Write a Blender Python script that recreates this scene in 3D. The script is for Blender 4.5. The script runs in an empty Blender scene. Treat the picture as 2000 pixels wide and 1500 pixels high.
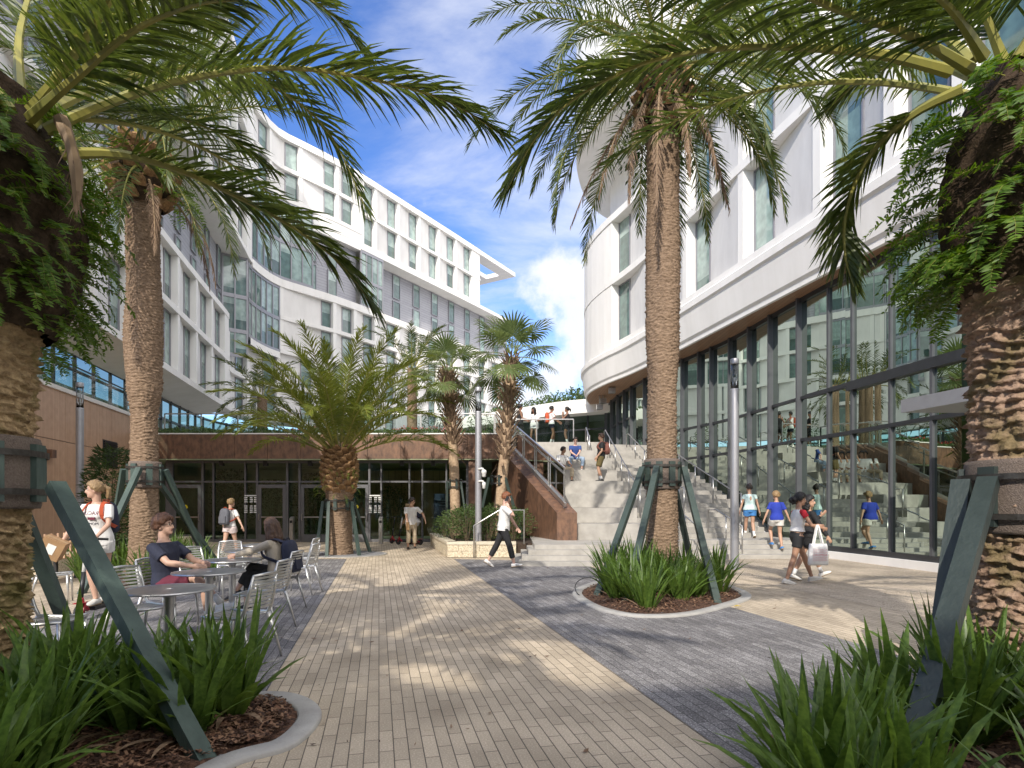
import bpy, bmesh, math, random
from math import sin, cos, pi, radians, sqrt, atan2, tan
from mathutils import Vector, Matrix, Quaternion, noise
from mathutils.bvhtree import BVHTree
R = random.Random(7)
V = Vector
scene = bpy.context.scene
COL = scene.collection
F, CH, HY = 1150.0, 1.48, 988.0          # lens in photo pixels, eye height, horizon row

def P(px, py, Y):                         # point of the place seen at photo pixel (px,py) at distance Y
    return V(((px-1000)/F*Y, Y, CH-(py-HY)/F*Y))
def G(px, py, z=0.0):                     # point at height z
    Y = (CH-z)*F/(py-HY)
    return V(((px-1000)/F*Y, Y, z))

def uni(a, b): return R.uniform(a, b)
def lerp(a, b, t): return a+(b-a)*t

# ------------------------------------------------------------------ mesh builder
class MB:
    def __init__(s): s.v = []; s.f = []; s.m = []
    def add(s, vs, fs, mi=0):
        n = len(s.v); s.v.extend([tuple(v) for v in vs])
        for f in fs: s.f.append(tuple(i+n for i in f)); s.m.append(mi)
    def quad(s, a, b, c, d, mi=0): s.add([a, b, c, d], [(0, 1, 2, 3)], mi)
    def box(s, c, sz, rz=0.0, mi=0, M=None):
        x, y, z = sz[0]/2, sz[1]/2, sz[2]/2
        vs = [V((i, j, k)) for k in (-z, z) for j in (-y, y) for i in (-x, x)]
        m = M if M else Matrix.Rotation(rz, 3, 'Z')
        c = V(c)
        s.add([c+m@v for v in vs], [(0, 2, 3, 1), (4, 5, 7, 6), (0, 1, 5, 4), (2, 6, 7, 3), (0, 4, 6, 2), (1, 3, 7, 5)], mi)
    def bar(s, a, b, w, h, up=V((0, 0, 1)), mi=0):   # rectangular bar from a to b
        a = V(a); b = V(b); t = (b-a); L = t.length; t.normalize()
        sd = t.cross(up)
        if sd.length < 1e-4: sd = t.cross(V((0, 1, 0)))
        sd.normalize(); u = sd.cross(t)
        m = Matrix((sd, t, u)).transposed()
        s.box((a+b)/2, (w, L, h), mi=mi, M=m)
    def prism(s, poly, z0, z1, mi=0):
        n = len(poly)
        ar = sum(poly[i][0]*poly[(i+1) % n][1]-poly[(i+1) % n][0]*poly[i][1] for i in range(n))
        if ar < 0: poly = poly[::-1]
        s.add([(p[0], p[1], z0) for p in poly]+[(p[0], p[1], z1) for p in poly],
              [tuple(range(n))[::-1], tuple(range(n, 2*n))]+[(i, (i+1) % n, n+(i+1) % n, n+i) for i in range(n)], mi)
    def tube(s, pts, rs, n=8, mi=0, cap=True, sx=1.0):
        pts = [V(p) for p in pts]
        if not hasattr(rs, '__len__'): rs = [rs]*len(pts)
        T = []
        for i in range(len(pts)):
            t = (pts[min(i+1, len(pts)-1)]-pts[max(i-1, 0)]); T.append(t.normalized())
        ref = V((0, 0, 1)) if abs(T[0].z) < .9 else V((1, 0, 0))
        sd = T[0].cross(ref).normalized()
        vs = []
        for i, p in enumerate(pts):
            sd = (sd-T[i]*sd.dot(T[i])).normalized(); up = sd.cross(T[i])
            for k in range(n):
                a = 2*pi*k/n
                vs.append(p+(sd*cos(a)*sx+up*sin(a))*rs[i])
        fs = [(i*n+k, i*n+(k+1) % n, (i+1)*n+(k+1) % n, (i+1)*n+k) for i in range(len(pts)-1) for k in range(n)]
        if cap: fs += [tuple(range(n))[::-1], tuple((len(pts)-1)*n+k for k in range(n))]
        s.add(vs, fs, mi)
    def lathe(s, c, prof, n=24, mi=0):
        c = V(c); vs = []; m = len(prof)
        for k in range(n):
            a = 2*pi*k/n
            for r, z in prof: vs.append(c+V((r*cos(a), r*sin(a), z)))
        fs = [(k*m+i, ((k+1) % n)*m+i, ((k+1) % n)*m+i+1, k*m+i+1) for k in range(n) for i in range(m-1)]
        if prof[0][0] > 1e-5: fs.append(tuple(k*m for k in range(n))[::-1])
        if prof[-1][0] > 1e-5: fs.append(tuple(k*m+m-1 for k in range(n)))
        s.add(vs, fs, mi)
    def ell(s, c, r, M=None, nu=12, nv=8, mi=0):
        c = V(c); vs = []
        for j in range(1, nv):
            th = pi*j/nv
            for i in range(nu):
                a = 2*pi*i/nu
                v = V((r[0]*sin(th)*cos(a), r[1]*sin(th)*sin(a), r[2]*cos(th)))
                vs.append(c+(M@v if M else v))
        top = c+(M@V((0, 0, r[2])) if M else V((0, 0, r[2]))); bot = c-(M@V((0, 0, r[2])) if M else V((0, 0, r[2])))
        vs += [top, bot]; t = len(vs)-2
        fs = [(j*nu+i, (j+1)*nu+i, (j+1)*nu+(i+1) % nu, j*nu+(i+1) % nu) for j in range(nv-2) for i in range(nu)]
        fs += [(t, i, (i+1) % nu) for i in range(nu)]+[(t+1, (nv-2)*nu+(i+1) % nu, (nv-2)*nu+i) for i in range(nu)]
        s.add(vs, fs, mi)
    def mesh(s, name, mats, smooth=False):
        me = bpy.data.meshes.new(name)
        me.from_pydata(s.v, [], s.f)
        if not isinstance(mats, (list, tuple)): mats = [mats]
        for m in mats: me.materials.append(m)
        if len(mats) > 1: me.polygons.foreach_set('material_index', s.m)
        if smooth: me.polygons.foreach_set('use_smooth', [True]*len(me.polygons))
        me.update()
        return me

WORLD = {}
def thing(name, label, cat, loc=(0, 0, 0), rz=0.0, group=None, world=False):
    o = bpy.data.objects.new(name, None); COL.objects.link(o)
    o.location = loc; o.rotation_euler = (0, 0, rz); o.empty_display_size = .2
    o['label'] = label; o['category'] = cat
    if group: o['group'] = group
    if world: WORLD[o.name] = V(loc)
    return o
def tag(o, label, cat, group=None, kind=None):
    o['label'] = label; o['category'] = cat
    if group: o['group'] = group
    if kind: o['kind'] = kind
    return o
def root_of(o):
    while o.parent: o = o.parent
    return o
def part(name, mb, mats, parent=None, smooth=False, label=None):
    if parent is not None:
        off = WORLD.get(root_of(parent).name)
        if off is not None and isinstance(mb, MB):
            mb.v = [(x-off.x, y-off.y, z-off.z) for x, y, z in mb.v]
    me = mb.mesh(name, mats, smooth) if isinstance(mb, MB) else mb
    o = bpy.data.objects.new(name, me); COL.objects.link(o)
    if parent is not None: o.parent = parent
    if label: o['label'] = label
    return o
def solo(name, mb, mats, label, cat, group=None, kind=None, smooth=False):   # a thing that is one mesh; origin moved to its base
    xs = [v[0] for v in mb.v]; ys = [v[1] for v in mb.v]; zs = [v[2] for v in mb.v]
    c = V(((min(xs)+max(xs))/2, (min(ys)+max(ys))/2, min(zs)))
    mb.v = [(x-c.x, y-c.y, z-c.z) for x, y, z in mb.v]
    o = part(name, mb, mats, None, smooth); o.location = c
    return tag(o, label, cat, group, kind)
def struct(name, mb, mats, smooth=False):
    o = part(name, mb, mats, None, smooth); o['kind'] = 'structure'
    o['label'] = STRUCT_LABEL.get(name, 'part of the open setting of the courtyard'); return o
STRUCT_LABEL = {}
def copy_tree(o, loc=None, rz=None, label=None, parent=None, scale=None):
    c = o.copy(); COL.objects.link(c)
    if parent is not None: c.parent = parent
    if loc is not None: c.location = loc
    if rz is not None: c.rotation_euler = (0, 0, rz)
    if label: c['label'] = label
    if scale is not None: c.scale = (scale,)*3
    for ch in list(o.children): copy_tree(ch, parent=c)
    return c

# ------------------------------------------------------------------ materials
def nt(name):
    m = bpy.data.materials.new(name); m.use_nodes = True
    t = m.node_tree; t.nodes.clear()
    return m, t
def N(t, typ, **kw):
    n = t.nodes.new(typ)
    for k, v in kw.items():
        if k.startswith('i_'):
            k = k[2:].replace('_', ' '); n.inputs[k].default_value = v
        else: setattr(n, k, v)
    return n
def L(t, a, b): t.links.new(a, b)
def ramp(t, fac, stops):
    r = N(t, 'ShaderNodeValToRGB'); L(t, fac, r.inputs[0])
    e = r.color_ramp.elements
    while len(e) < len(stops): e.new(.5)
    for i, (p, c) in enumerate(stops): e[i].position = p; e[i].color = (*c, 1) if len(c) == 3 else c
    return r
def coords(t, scale=(1, 1, 1), rot=(0, 0, 0), kind='Object'):
    tc = N(t, 'ShaderNodeTexCoord'); mp = N(t, 'ShaderNodeMapping')
    mp.inputs['Scale'].default_value = scale; mp.inputs['Rotation'].default_value = rot
    L(t, tc.outputs[kind], mp.inputs[0]); return mp.outputs[0]
def out(t, bsdf):
    o = N(t, 'ShaderNodeOutputMaterial'); L(t, bsdf, o.inputs[0])
def pm(name, c1, c2=None, scale=6.0, rough=.6, metal=0.0, bump=0.0, bscale=40.0, stretch=(1, 1, 1), spec=.5, detail=6.0, var=0.0, lo=.35, hi=.65):
    """principled with two-tone noise, bump and optional per-object variation"""
    m, t = nt(name); b = N(t, 'ShaderNodeBsdfPrincipled', i_Roughness=rough, i_Metallic=metal)
    b.inputs['Specular IOR Level'].default_value = spec
    co = coords(t, stretch)
    if c2 is None: c2 = tuple(min(1, x*.82) for x in c1)
    n = N(t, 'ShaderNodeTexNoise', i_Scale=scale, i_Detail=detail, i_Roughness=.6); L(t, co, n.inputs['Vector'])
    r = ramp(t, n.outputs[0], [(lo, c2), (hi, c1)])
    colr = r.outputs[0]
    if var:
        oi = N(t, 'ShaderNodeObjectInfo'); hs = N(t, 'ShaderNodeHueSaturation')
        mr = N(t, 'ShaderNodeMapRange'); L(t, oi.outputs['Random'], mr.inputs[0])
        mr.inputs[3].default_value = 1-var; mr.inputs[4].default_value = 1+var
        L(t, mr.outputs[0], hs.inputs['Value']); L(t, colr, hs.inputs['Color']); colr = hs.outputs[0]
    L(t, colr, b.inputs['Base Color'])
    if bump:
        n2 = N(t, 'ShaderNodeTexNoise', i_Scale=bscale, i_Detail=5.0); L(t, co, n2.inputs['Vector'])
        bp = N(t, 'ShaderNodeBump', i_Strength=bump, i_Distance=.02); L(t, n2.outputs[0], bp.inputs['Height']); L(t, bp.outputs[0], b.inputs['Normal'])
    out(t, b.outputs[0]); return m
def leafm(name, c1, c2, scale=3.0, trans=.35, rough=.45, c3=None, fine=30.0):
    m, t = nt(name)
    co = coords(t)
    n = N(t, 'ShaderNodeTexNoise', i_Scale=scale, i_Detail=4.0); L(t, co, n.inputs['Vector'])
    n2 = N(t, 'ShaderNodeTexNoise', i_Scale=fine, i_Detail=2.0); L(t, co, n2.inputs['Vector'])
    mx = N(t, 'ShaderNodeMath', operation='ADD'); L(t, n.outputs[0], mx.inputs[0]); L(t, n2.outputs[0], mx.inputs[1])
    mh = N(t, 'ShaderNodeMath', operation='MULTIPLY'); mh.inputs[1].default_value = .5; L(t, mx.outputs[0], mh.inputs[0])
    st = [(.38, c2), (.6, c1)]
    if c3: st.append((.7, c3))
    r = ramp(t, mh.outputs[0], st)
    b = N(t, 'ShaderNodeBsdfPrincipled', i_Roughness=rough); L(t, r.outputs[0], b.inputs['Base Color'])
    b.inputs['Specular IOR Level'].default_value = .4
    tr = N(t, 'ShaderNodeBsdfTranslucent'); hs = N(t, 'ShaderNodeHueSaturation', i_Value=1.5, i_Saturation=1.1, i_Hue=.485)
    L(t, r.outputs[0], hs.inputs['Color']); L(t, hs.outputs[0], tr.inputs[0])
    ms = N(t, 'ShaderNodeMixShader'); ms.inputs[0].default_value = trans
    L(t, b.outputs[0], ms.inputs[1]); L(t, tr.outputs[0], ms.inputs[2]); out(t, ms.outputs[0]); return m
def glassm(name, tint=(.72, .82, .78), ior=1.55, refl=1.0, rough=.0, boost=0.0):
    m, t = nt(name)
    tr = N(t, 'ShaderNodeBsdfTransparent'); tr.inputs[0].default_value = (*tint, 1)
    gl = N(t, 'ShaderNodeBsdfGlossy', i_Roughness=rough); gl.inputs[0].default_value = (*refl, 1) if hasattr(refl, '__len__') else (refl, refl, refl, 1)
    fr = N(t, 'ShaderNodeFresnel', i_IOR=ior)
    ad = N(t, 'ShaderNodeMath', operation='ADD', use_clamp=True); ad.inputs[1].default_value = boost
    L(t, fr.outputs[0], ad.inputs[0])
    ms = N(t, 'ShaderNodeMixShader'); L(t, ad.outputs[0], ms.inputs[0]); L(t, tr.outputs[0], ms.inputs[1]); L(t, gl.outputs[0], ms.inputs[2])
    out(t, ms.outputs[0]); return m
def paverm(name, c1, c2, mortar, ang, bw=.33, rh=.088, speck=0.0, ms=.004):
    m, t = nt(name)
    tc = N(t, 'ShaderNodeTexCoord'); mp = N(t, 'ShaderNodeMapping'); mp.inputs['Rotation'].default_value = (0, 0, ang)
    L(t, tc.outputs['Object'], mp.inputs[0]); co = mp.outputs[0]
    br = N(t, 'ShaderNodeTexBrick', offset=.43, offset_frequency=2, squash=1.0)
    br.inputs['Color1'].default_value = (*c1, 1); br.inputs['Color2'].default_value = (*c2, 1); br.inputs['Mortar'].default_value = (*mortar, 1)
    for k, v in (('Scale', 1.0), ('Mortar Size', ms), ('Mortar Smooth', .3), ('Bias', 0.0), ('Brick Width', bw), ('Row Height', rh)): br.inputs[k].default_value = v
    L(t, co, br.inputs['Vector'])
    n1 = N(t, 'ShaderNodeTexNoise', i_Scale=1.1, i_Detail=5.0); L(t, co, n1.inputs['Vector'])
    r1 = ramp(t, n1.outputs[0], [(.3, (.72, .71, .70)), (.7, (1.12, 1.11, 1.1))])
    n2 = N(t, 'ShaderNodeTexNoise', i_Scale=90.0, i_Detail=3.0); L(t, co, n2.inputs['Vector'])
    r2 = ramp(t, n2.outputs[0], [(.35, (1-speck*.6,)*3), (.55, (1, 1, 1)), (.68, (1+speck*1.6,)*3)])
    m1 = N(t, 'ShaderNodeMixRGB', blend_type='MULTIPLY'); m1.inputs[0].default_value = 1; L(t, br.outputs[0], m1.inputs[1]); L(t, r1.outputs[0], m1.inputs[2])
    m2 = N(t, 'ShaderNodeMixRGB', blend_type='MULTIPLY'); m2.inputs[0].default_value = 1; L(t, m1.outputs[0], m2.inputs[1]); L(t, r2.outputs[0], m2.inputs[2])
    # a few stains
    n3 = N(t, 'ShaderNodeTexNoise', i_Scale=3.7, i_Detail=8.0, i_Roughness=.75); L(t, co, n3.inputs['Vector'])
    r3 = ramp(t, n3.outputs[0], [(.30, (.62, .58, .52)), (.40, (1, 1, 1))])
    m3 = N(t, 'ShaderNodeMixRGB', blend_type='MULTIPLY'); m3.inputs[0].default_value = 1; L(t, m2.outputs[0], m3.inputs[1]); L(t, r3.outputs[0], m3.inputs[2])
    b = N(t, 'ShaderNodeBsdfPrincipled', i_Roughness=.85); L(t, m3.outputs[0], b.inputs['Base Color']); b.inputs['Specular IOR Level'].default_value = .25
    h = N(t, 'ShaderNodeMath', operation='MULTIPLY_ADD'); h.inputs[1].default_value = -1.0
    L(t, br.outputs['Fac'], h.inputs[0]); nn = N(t, 'ShaderNodeMath', operation='MULTIPLY'); nn.inputs[1].default_value = .35; L(t, n2.outputs[0], nn.inputs[0]); L(t, nn.outputs[0], h.inputs[2])
    bp = N(t, 'ShaderNodeBump', i_Strength=.55, i_Distance=.006); L(t, h.outputs[0], bp.inputs['Height']); L(t, bp.outputs[0], b.inputs['Normal'])
    out(t, b.outputs[0]); return m
def stripem(name, c1, c2, axis=(1, 0, 0), freq=20.0, rough=.5, bump=.2, noisec=.35):
    """fine parallel grooves (timber boards, tile courses)"""
    m, t = nt(name); co = coords(t)
    d = N(t, 'ShaderNodeVectorMath', operation='DOT_PRODUCT'); d.inputs[1].default_value = axis; L(t, co, d.inputs[0])
    mu = N(t, 'ShaderNodeMath', operation='MULTIPLY'); mu.inputs[1].default_value = freq; L(t, d.outputs['Value'], mu.inputs[0])
    fr = N(t, 'ShaderNodeMath', operation='FRACT'); L(t, mu.outputs[0], fr.inputs[0])
    fl = N(t, 'ShaderNodeMath', operation='FLOOR'); L(t, mu.outputs[0], fl.inputs[0])
    wn = N(t, 'ShaderNodeTexWhiteNoise', noise_dimensions='1D'); L(t, fl.outputs[0], wn.inputs['W'])
    g = ramp(t, fr.outputs[0], [(0, (.45,)*3), (.10, (1,)*3), (.92, (1,)*3), (1, (.45,)*3)])
    n = N(t, 'ShaderNodeTexNoise', i_Scale=5.0, i_Detail=6.0); L(t, co, n.inputs['Vector'])
    ad = N(t, 'ShaderNodeMath', operation='MULTIPLY_ADD'); ad.inputs[1].default_value = noisec; L(t, wn.outputs[0], ad.inputs[0]); L(t, n.outputs[0], ad.inputs[2])
    r = ramp(t, ad.outputs[0], [(.3, c2), (.9, c1)])
    mm = N(t, 'ShaderNodeMixRGB', blend_type='MULTIPLY'); mm.inputs[0].default_value = 1; L(t, r.outputs[0], mm.inputs[1]); L(t, g.outputs[0], mm.inputs[2])
    b = N(t, 'ShaderNodeBsdfPrincipled', i_Roughness=rough); L(t, mm.outputs[0], b.inputs['Base Color'])
    bp = N(t, 'ShaderNodeBump', i_Strength=bump, i_Distance=.01); L(t, g.outputs[0], bp.inputs['Height']); L(t, bp.outputs[0], b.inputs['Normal'])
    out(t, b.outputs[0]); return m

PD = V((-.226, 1, 0)).normalized()
ANG = -atan2(PD.y, PD.x)
M = {}
M['tan'] = paverm('tan_paver', (.55, .468, .36), (.425, .36, .275), (.14, .12, .098), ANG, speck=.18)
M['tan2'] = paverm('rough_tan_paver', (.50, .425, .335), (.43, .37, .29), (.20, .17, .14), ANG, .6, .3, speck=.55)
M['gray'] = paverm('gray_paver', (.275, .268, .27), (.165, .16, .165), (.075, .074, .076), ANG, speck=.6)
M['white'] = pm('white_stucco', (.83, .81, .78), (.765, .745, .71), 1.6, .8, bump=.12, bscale=60, stretch=(1, 1, .18), detail=9)
M['stucco'] = pm('panel_stucco', (.765, .745, .72), (.69, .67, .645), 1.8, .85, bump=.2, bscale=45, stretch=(1, 1, .35), detail=9)
M['tile'] = stripem('gray_tile', (.36, .36, .39), (.29, .29, .325), (0, 0, 1), 5.0, .45, .3, .5)
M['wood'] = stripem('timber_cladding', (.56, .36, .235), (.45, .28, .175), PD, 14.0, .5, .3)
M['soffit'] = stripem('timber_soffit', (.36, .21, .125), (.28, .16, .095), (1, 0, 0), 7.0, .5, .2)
M['corten'] = pm('weathered_brown_panel', (.205, .108, .064), (.095, .053, .035), 7.0, .55, bump=.1, bscale=30, detail=10, stretch=(1, 1, .55))
M['concrete'] = pm('pale_concrete', (.425, .402, .368), (.315, .298, .272), 2.6, .85, bump=.15, bscale=50)
M['kerb'] = pm('kerb_concrete', (.40, .39, .37), (.30, .29, .275), 4, .85, bump=.15, bscale=60)
M['dark'] = pm('charcoal_frame', (.045, .047, .052), (.038, .04, .044), 4, .38, metal=.3)
M['fin'] = pm('fin_paint', (.105, .108, .118), (.09, .093, .102), 4, .42, metal=.2)
M['midframe'] = pm('grey_frame', (.30, .30, .325), (.27, .27, .295), 4, .4, metal=.4)
M['doorframe'] = pm('door_frame', (.17, .17, .18), (.145, .145, .155), 4, .4, metal=.4)
M['steel'] = pm('brushed_steel', (.56, .545, .53), (.48, .47, .455), 8, .32, metal=.9)
M['alu'] = pm('cast_aluminium', (.60, .60, .59), (.52, .52, .51), 10, .36, metal=.85)
M['alutop'] = pm('table_aluminium', (.50, .50, .50), (.42, .42, .42), 14, .33, metal=.85)
M['pole'] = pm('grey_pole', (.36, .36, .38), (.33, .33, .35), 6, .42, metal=.5)
M['glass'] = glassm('clear_glass', (.62, .74, .64), 1.5, (.8, .9, .8), boost=.02)
M['fglass'] = glassm('facade_glass', (.27, .345, .30), 1.5, (.47, .55, .49), boost=.02)
M['bandglass'] = glassm('band_glass', (.40, .46, .43), 1.45, .55, boost=.04)
M['railglass'] = glassm('rail_glass', (.74, .84, .80), 1.45, .9)
M['interior'] = pm('dim_interior', (.36, .40, .25), (.24, .27, .17), .8, .9)
M['intfloor'] = pm('interior_floor', (.48, .50, .43), (.40, .42, .36), .8, .35)
M['slatwall'] = stripem('interior_slats', (.50, .34, .17), (.38, .25, .12), (1, 0, 0), 3.2, .5, .2)
M['strut'] = pm('green_timber', (.062, .095, .082), (.036, .058, .051), 5, .6, bump=.25, bscale=30, stretch=(1, 1, .3))
M['strut2'] = pm('deep_green_timber', (.045, .068, .058), (.03, .046, .04), 5, .6, bump=.25, bscale=30, stretch=(1, 1, .3))
M['strutdark'] = pm('dark_green_timber', (.034, .048, .045), (.024, .035, .033), 5, .5, bump=.25, bscale=30, stretch=(1, 1, .3))
M['mulch'] = pm('bark_mulch', (.15, .075, .045), (.04, .02, .013), 34, .95, bump=1.0, bscale=55)
M['gravel'] = pm('gravel', (.33, .33, .34), (.15, .15, .16), 60, .9, bump=.8, bscale=80)
M['limestone'] = pm('rough_limestone', (.66, .58, .44), (.40, .33, .23), 26, .9, bump=1.0, bscale=34, detail=3, lo=.40, hi=.55)
M['limecap'] = pm('limestone_cap', (.60, .54, .43), (.52, .46, .36), 6, .8, bump=.25, bscale=60)
M['rubber'] = pm('black_rubber', (.02, .02, .022), None, 6, .7)
M['black'] = pm('black_plastic', (.018, .018, .02), None, 6, .4)
M['strap'] = pm('steel_strap', (.07, .065, .06), (.04, .035, .03), 30, .5, metal=.5)
M['burlap'] = pm('burlap_wrap', (.21, .165, .135), (.13, .10, .085), 70, .95, bump=.8, bscale=120)
def windowm():
    m, t = nt('window_pane')
    oi = N(t, 'ShaderNodeObjectInfo')
    r0 = ramp(t, oi.outputs['Random'], [(0, (.05, .09, .082)), (.5, (.10, .17, .15)), (1, (.17, .26, .23))])
    tcg = N(t, 'ShaderNodeTexCoord'); sg = N(t, 'ShaderNodeSeparateXYZ'); L(t, tcg.outputs['Generated'], sg.inputs[0])
    h1 = N(t, 'ShaderNodeMath', operation='MULTIPLY'); h1.inputs[1].default_value = 7.31; L(t, oi.outputs['Random'], h1.inputs[0])
    h2 = N(t, 'ShaderNodeMath', operation='FRACT'); L(t, h1.outputs[0], h2.inputs[0])
    h3 = N(t, 'ShaderNodeMath', operation='MULTIPLY_ADD'); h3.inputs[1].default_value = 1.3; h3.inputs[2].default_value = -.25; L(t, h2.outputs[0], h3.inputs[0])
    gt = N(t, 'ShaderNodeMath', operation='GREATER_THAN'); L(t, sg.outputs[2], gt.inputs[0]); L(t, h3.outputs[0], gt.inputs[1])   # roller blind down to a height of its own
    r = N(t, 'ShaderNodeMixRGB'); L(t, gt.outputs[0], r.inputs[0]); L(t, r0.outputs[0], r.inputs[1]); r.inputs[2].default_value = (.30, .40, .365, 1)
    co = coords(t); wv = N(t, 'ShaderNodeTexNoise', i_Scale=3.0); L(t, co, wv.inputs['Vector'])
    mm = N(t, 'ShaderNodeMixRGB', blend_type='MULTIPLY'); mm.inputs[0].default_value = 1
    r2 = ramp(t, wv.outputs[0], [(.35, (.75,)*3), (.65, (1.1,)*3)])
    L(t, r.outputs[0], mm.inputs[1]); L(t, r2.outputs[0], mm.inputs[2])
    b = N(t, 'ShaderNodeBsdfPrincipled', i_Roughness=.04); L(t, mm.outputs[0], b.inputs['Base Color'])
    b.inputs['Specular IOR Level'].default_value = .9; b.inputs['IOR'].default_value = 1.6
    out(t, b.outputs[0]); return m
M['pane'] = windowm()
M['lantern'] = glassm('lantern_glass', (.85, .88, .9), 1.5)
def trunkm(name, c1, c2, moss=None, stretch=(1, 1, 1)):
    m, t = nt(name); co = coords(t, stretch)
    n = N(t, 'ShaderNodeTexNoise', i_Scale=14.0, i_Detail=8.0, i_Roughness=.7); L(t, co, n.inputs['Vector'])
    r = ramp(t, n.outputs[0], [(.32, c2), (.62, c1)])
    colr = r.outputs[0]
    if moss:
        n2 = N(t, 'ShaderNodeTexNoise', i_Scale=3.0, i_Detail=6.0); L(t, co, n2.inputs['Vector'])
        r2 = ramp(t, n2.outputs[0], [(.48, (0,)*3), (.62, (.75,)*3)])
        mx = N(t, 'ShaderNodeMixRGB'); L(t, r2.outputs[0], mx.inputs[0]); L(t, colr, mx.inputs[1]); mx.inputs[2].default_value = (*moss, 1); colr = mx.outputs[0]
    b = N(t, 'ShaderNodeBsdfPrincipled', i_Roughness=.92); L(t, colr, b.inputs['Base Color']); b.inputs['Specular IOR Level'].default_value = .2
    n3 = N(t, 'ShaderNodeTexNoise', i_Scale=45.0, i_Detail=6.0); L(t, co, n3.inputs['Vector'])
    bp = N(t, 'ShaderNodeBump', i_Strength=.8, i_Distance=.02); L(t, n3.outputs[0], bp.inputs['Height']); L(t, bp.outputs[0], b.inputs['Normal'])
    out(t, b.outputs[0]); return m
M['trunk'] = trunkm('palm_trunk', (.36, .255, .175), (.10, .065, .042), stretch=(1, 1, 4.5))
M['trunknear'] = trunkm('mossy_palm_trunk', (.47, .34, .19), (.17, .11, .06), (.13, .12, .035))
M['trunkpink'] = trunkm('pinkish_palm_trunk', (.42, .29, .21), (.18, .115, .08), (.15, .12, .05))
M['boot'] = trunkm('fibrous_root_mass', (.075, .05, .032), (.022, .015, .010))
M['bootscale'] = trunkm('leaf_base_scale', (.36, .22, .11), (.15, .085, .045))
M['frond'] = leafm('date_frond', (.096, .132, .026), (.042, .070, .015), 2.0, .38, .40, (.19, .19, .045))
M['frondy'] = leafm('young_frond', (.19, .22, .040), (.10, .14, .026), 1.5, .42, .40, (.27, .27, .06))
M['dead'] = leafm('dead_frond', (.30, .21, .14), (.15, .095, .06), 3.0, .2, .8)
M['rachis'] = pm('frond_midrib', (.30, .27, .055), (.20, .20, .05), 4, .5)
M['rachisd'] = pm('dead_midrib', (.28, .19, .11), None, 4, .7)
M['fan'] = leafm('fan_frond', (.17, .215, .08), (.09, .135, .045), 2.0, .38, .45, (.27, .29, .12))
M['fern'] = leafm('fern_leaf', (.13, .23, .03), (.045, .105, .014), 3.0, .45, .5, (.24, .33, .05))
M['strapleaf'] = leafm('strap_leaf', (.13, .215, .042), (.055, .105, .020), 2.5, .38, .40, (.21, .29, .065))
M['shrub'] = leafm('shrub_leaf', (.10, .16, .045), (.035, .065, .018), 4.0, .3, .5, (.19, .24, .08))
M['bamboo'] = leafm('bamboo_leaf', (.05, .085, .022), (.022, .042, .012), 4.0, .3, .5)
M['tree'] = leafm('tree_leaf', (.085, .14, .035), (.035, .065, .018), 1.5, .35, .5, (.14, .19, .05))
M['redflower'] = pm('red_flower', (.42, .045, .03), None, 6, .6)
M['stem'] = pm('woody_stem', (.12, .085, .05), None, 6, .8)
# ------------------------------------------------------------------ camera, sun, sky
cam = bpy.data.cameras.new('camera'); camo = bpy.data.objects.new('camera', cam); COL.objects.link(camo)
camo.location = (0, 0, CH); camo.rotation_euler = (radians(90), 0, 0)
cam.sensor_width = 36; cam.lens = F/2000*36; cam.shift_y = (HY-750)/2000; cam.clip_start = .05; cam.clip_end = 2000
scene.camera = camo
SUN_EL = radians(35.0); SAZ = V((.27, .963, 0)).normalized()
SD = V((SAZ.x*cos(SUN_EL), SAZ.y*cos(SUN_EL), -sin(SUN_EL)))        # way the sunlight travels
sl = bpy.data.lights.new('sun', 'SUN'); sl.energy = 3.85; sl.angle = radians(.5); sl.color = (1, .93, .82)
so = bpy.data.objects.new('sun', sl); COL.objects.link(so); so.location = (-10, -30, 40)
so.rotation_euler = SD.to_track_quat('-Z', 'Y').to_euler()
w = bpy.data.worlds.new('World'); scene.world = w; w.use_nodes = True
t = w.node_tree; t.nodes.clear()
sk = N(t, 'ShaderNodeTexSky', sky_type='NISHITA'); sk.sun_disc = False
sk.sun_elevation = SUN_EL; sk.sun_rotation = atan2(-SD.x, -SD.y); sk.air_density = 1.0; sk.dust_density = .4; sk.ozone_density = 2.2; sk.altitude = 0
tc = N(t, 'ShaderNodeTexCoord')
sep = N(t, 'ShaderNodeSeparateXYZ'); L(t, tc.outputs['Generated'], sep.inputs[0])
def mth(op, a, b=None, c=None, clamp=False):
    n = N(t, 'ShaderNodeMath', operation=op, use_clamp=clamp)
    for i, x in enumerate((a, b, c)):
        if x is None: continue
        if isinstance(x, (int, float)): n.inputs[i].default_value = x
        else: L(t, x, n.inputs[i])
    return n.outputs[0]
zc = mth('MAXIMUM', sep.outputs[2], .03)
den = mth('ADD', zc, .22)
cx = mth('DIVIDE', sep.outputs[0], den); cy = mth('DIVIDE', sep.outputs[1], den)
cmb = N(t, 'ShaderNodeCombineXYZ'); L(t, cx, cmb.inputs[0]); L(t, cy, cmb.inputs[1])
mpw = N(t, 'ShaderNodeMapping'); mpw.inputs['Rotation'].default_value = (0, 0, radians(35)); mpw.inputs['Scale'].default_value = (1.0, 2.1, 1); mpw.inputs['Location'].default_value = (3.1, 1.7, 0)
L(t, cmb.outputs[0], mpw.inputs[0])
cn = N(t, 'ShaderNodeTexNoise', i_Scale=1.5, i_Detail=9.0, i_Roughness=.6, i_Distortion=.35); L(t, mpw.outputs[0], cn.inputs['Vector'])
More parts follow.
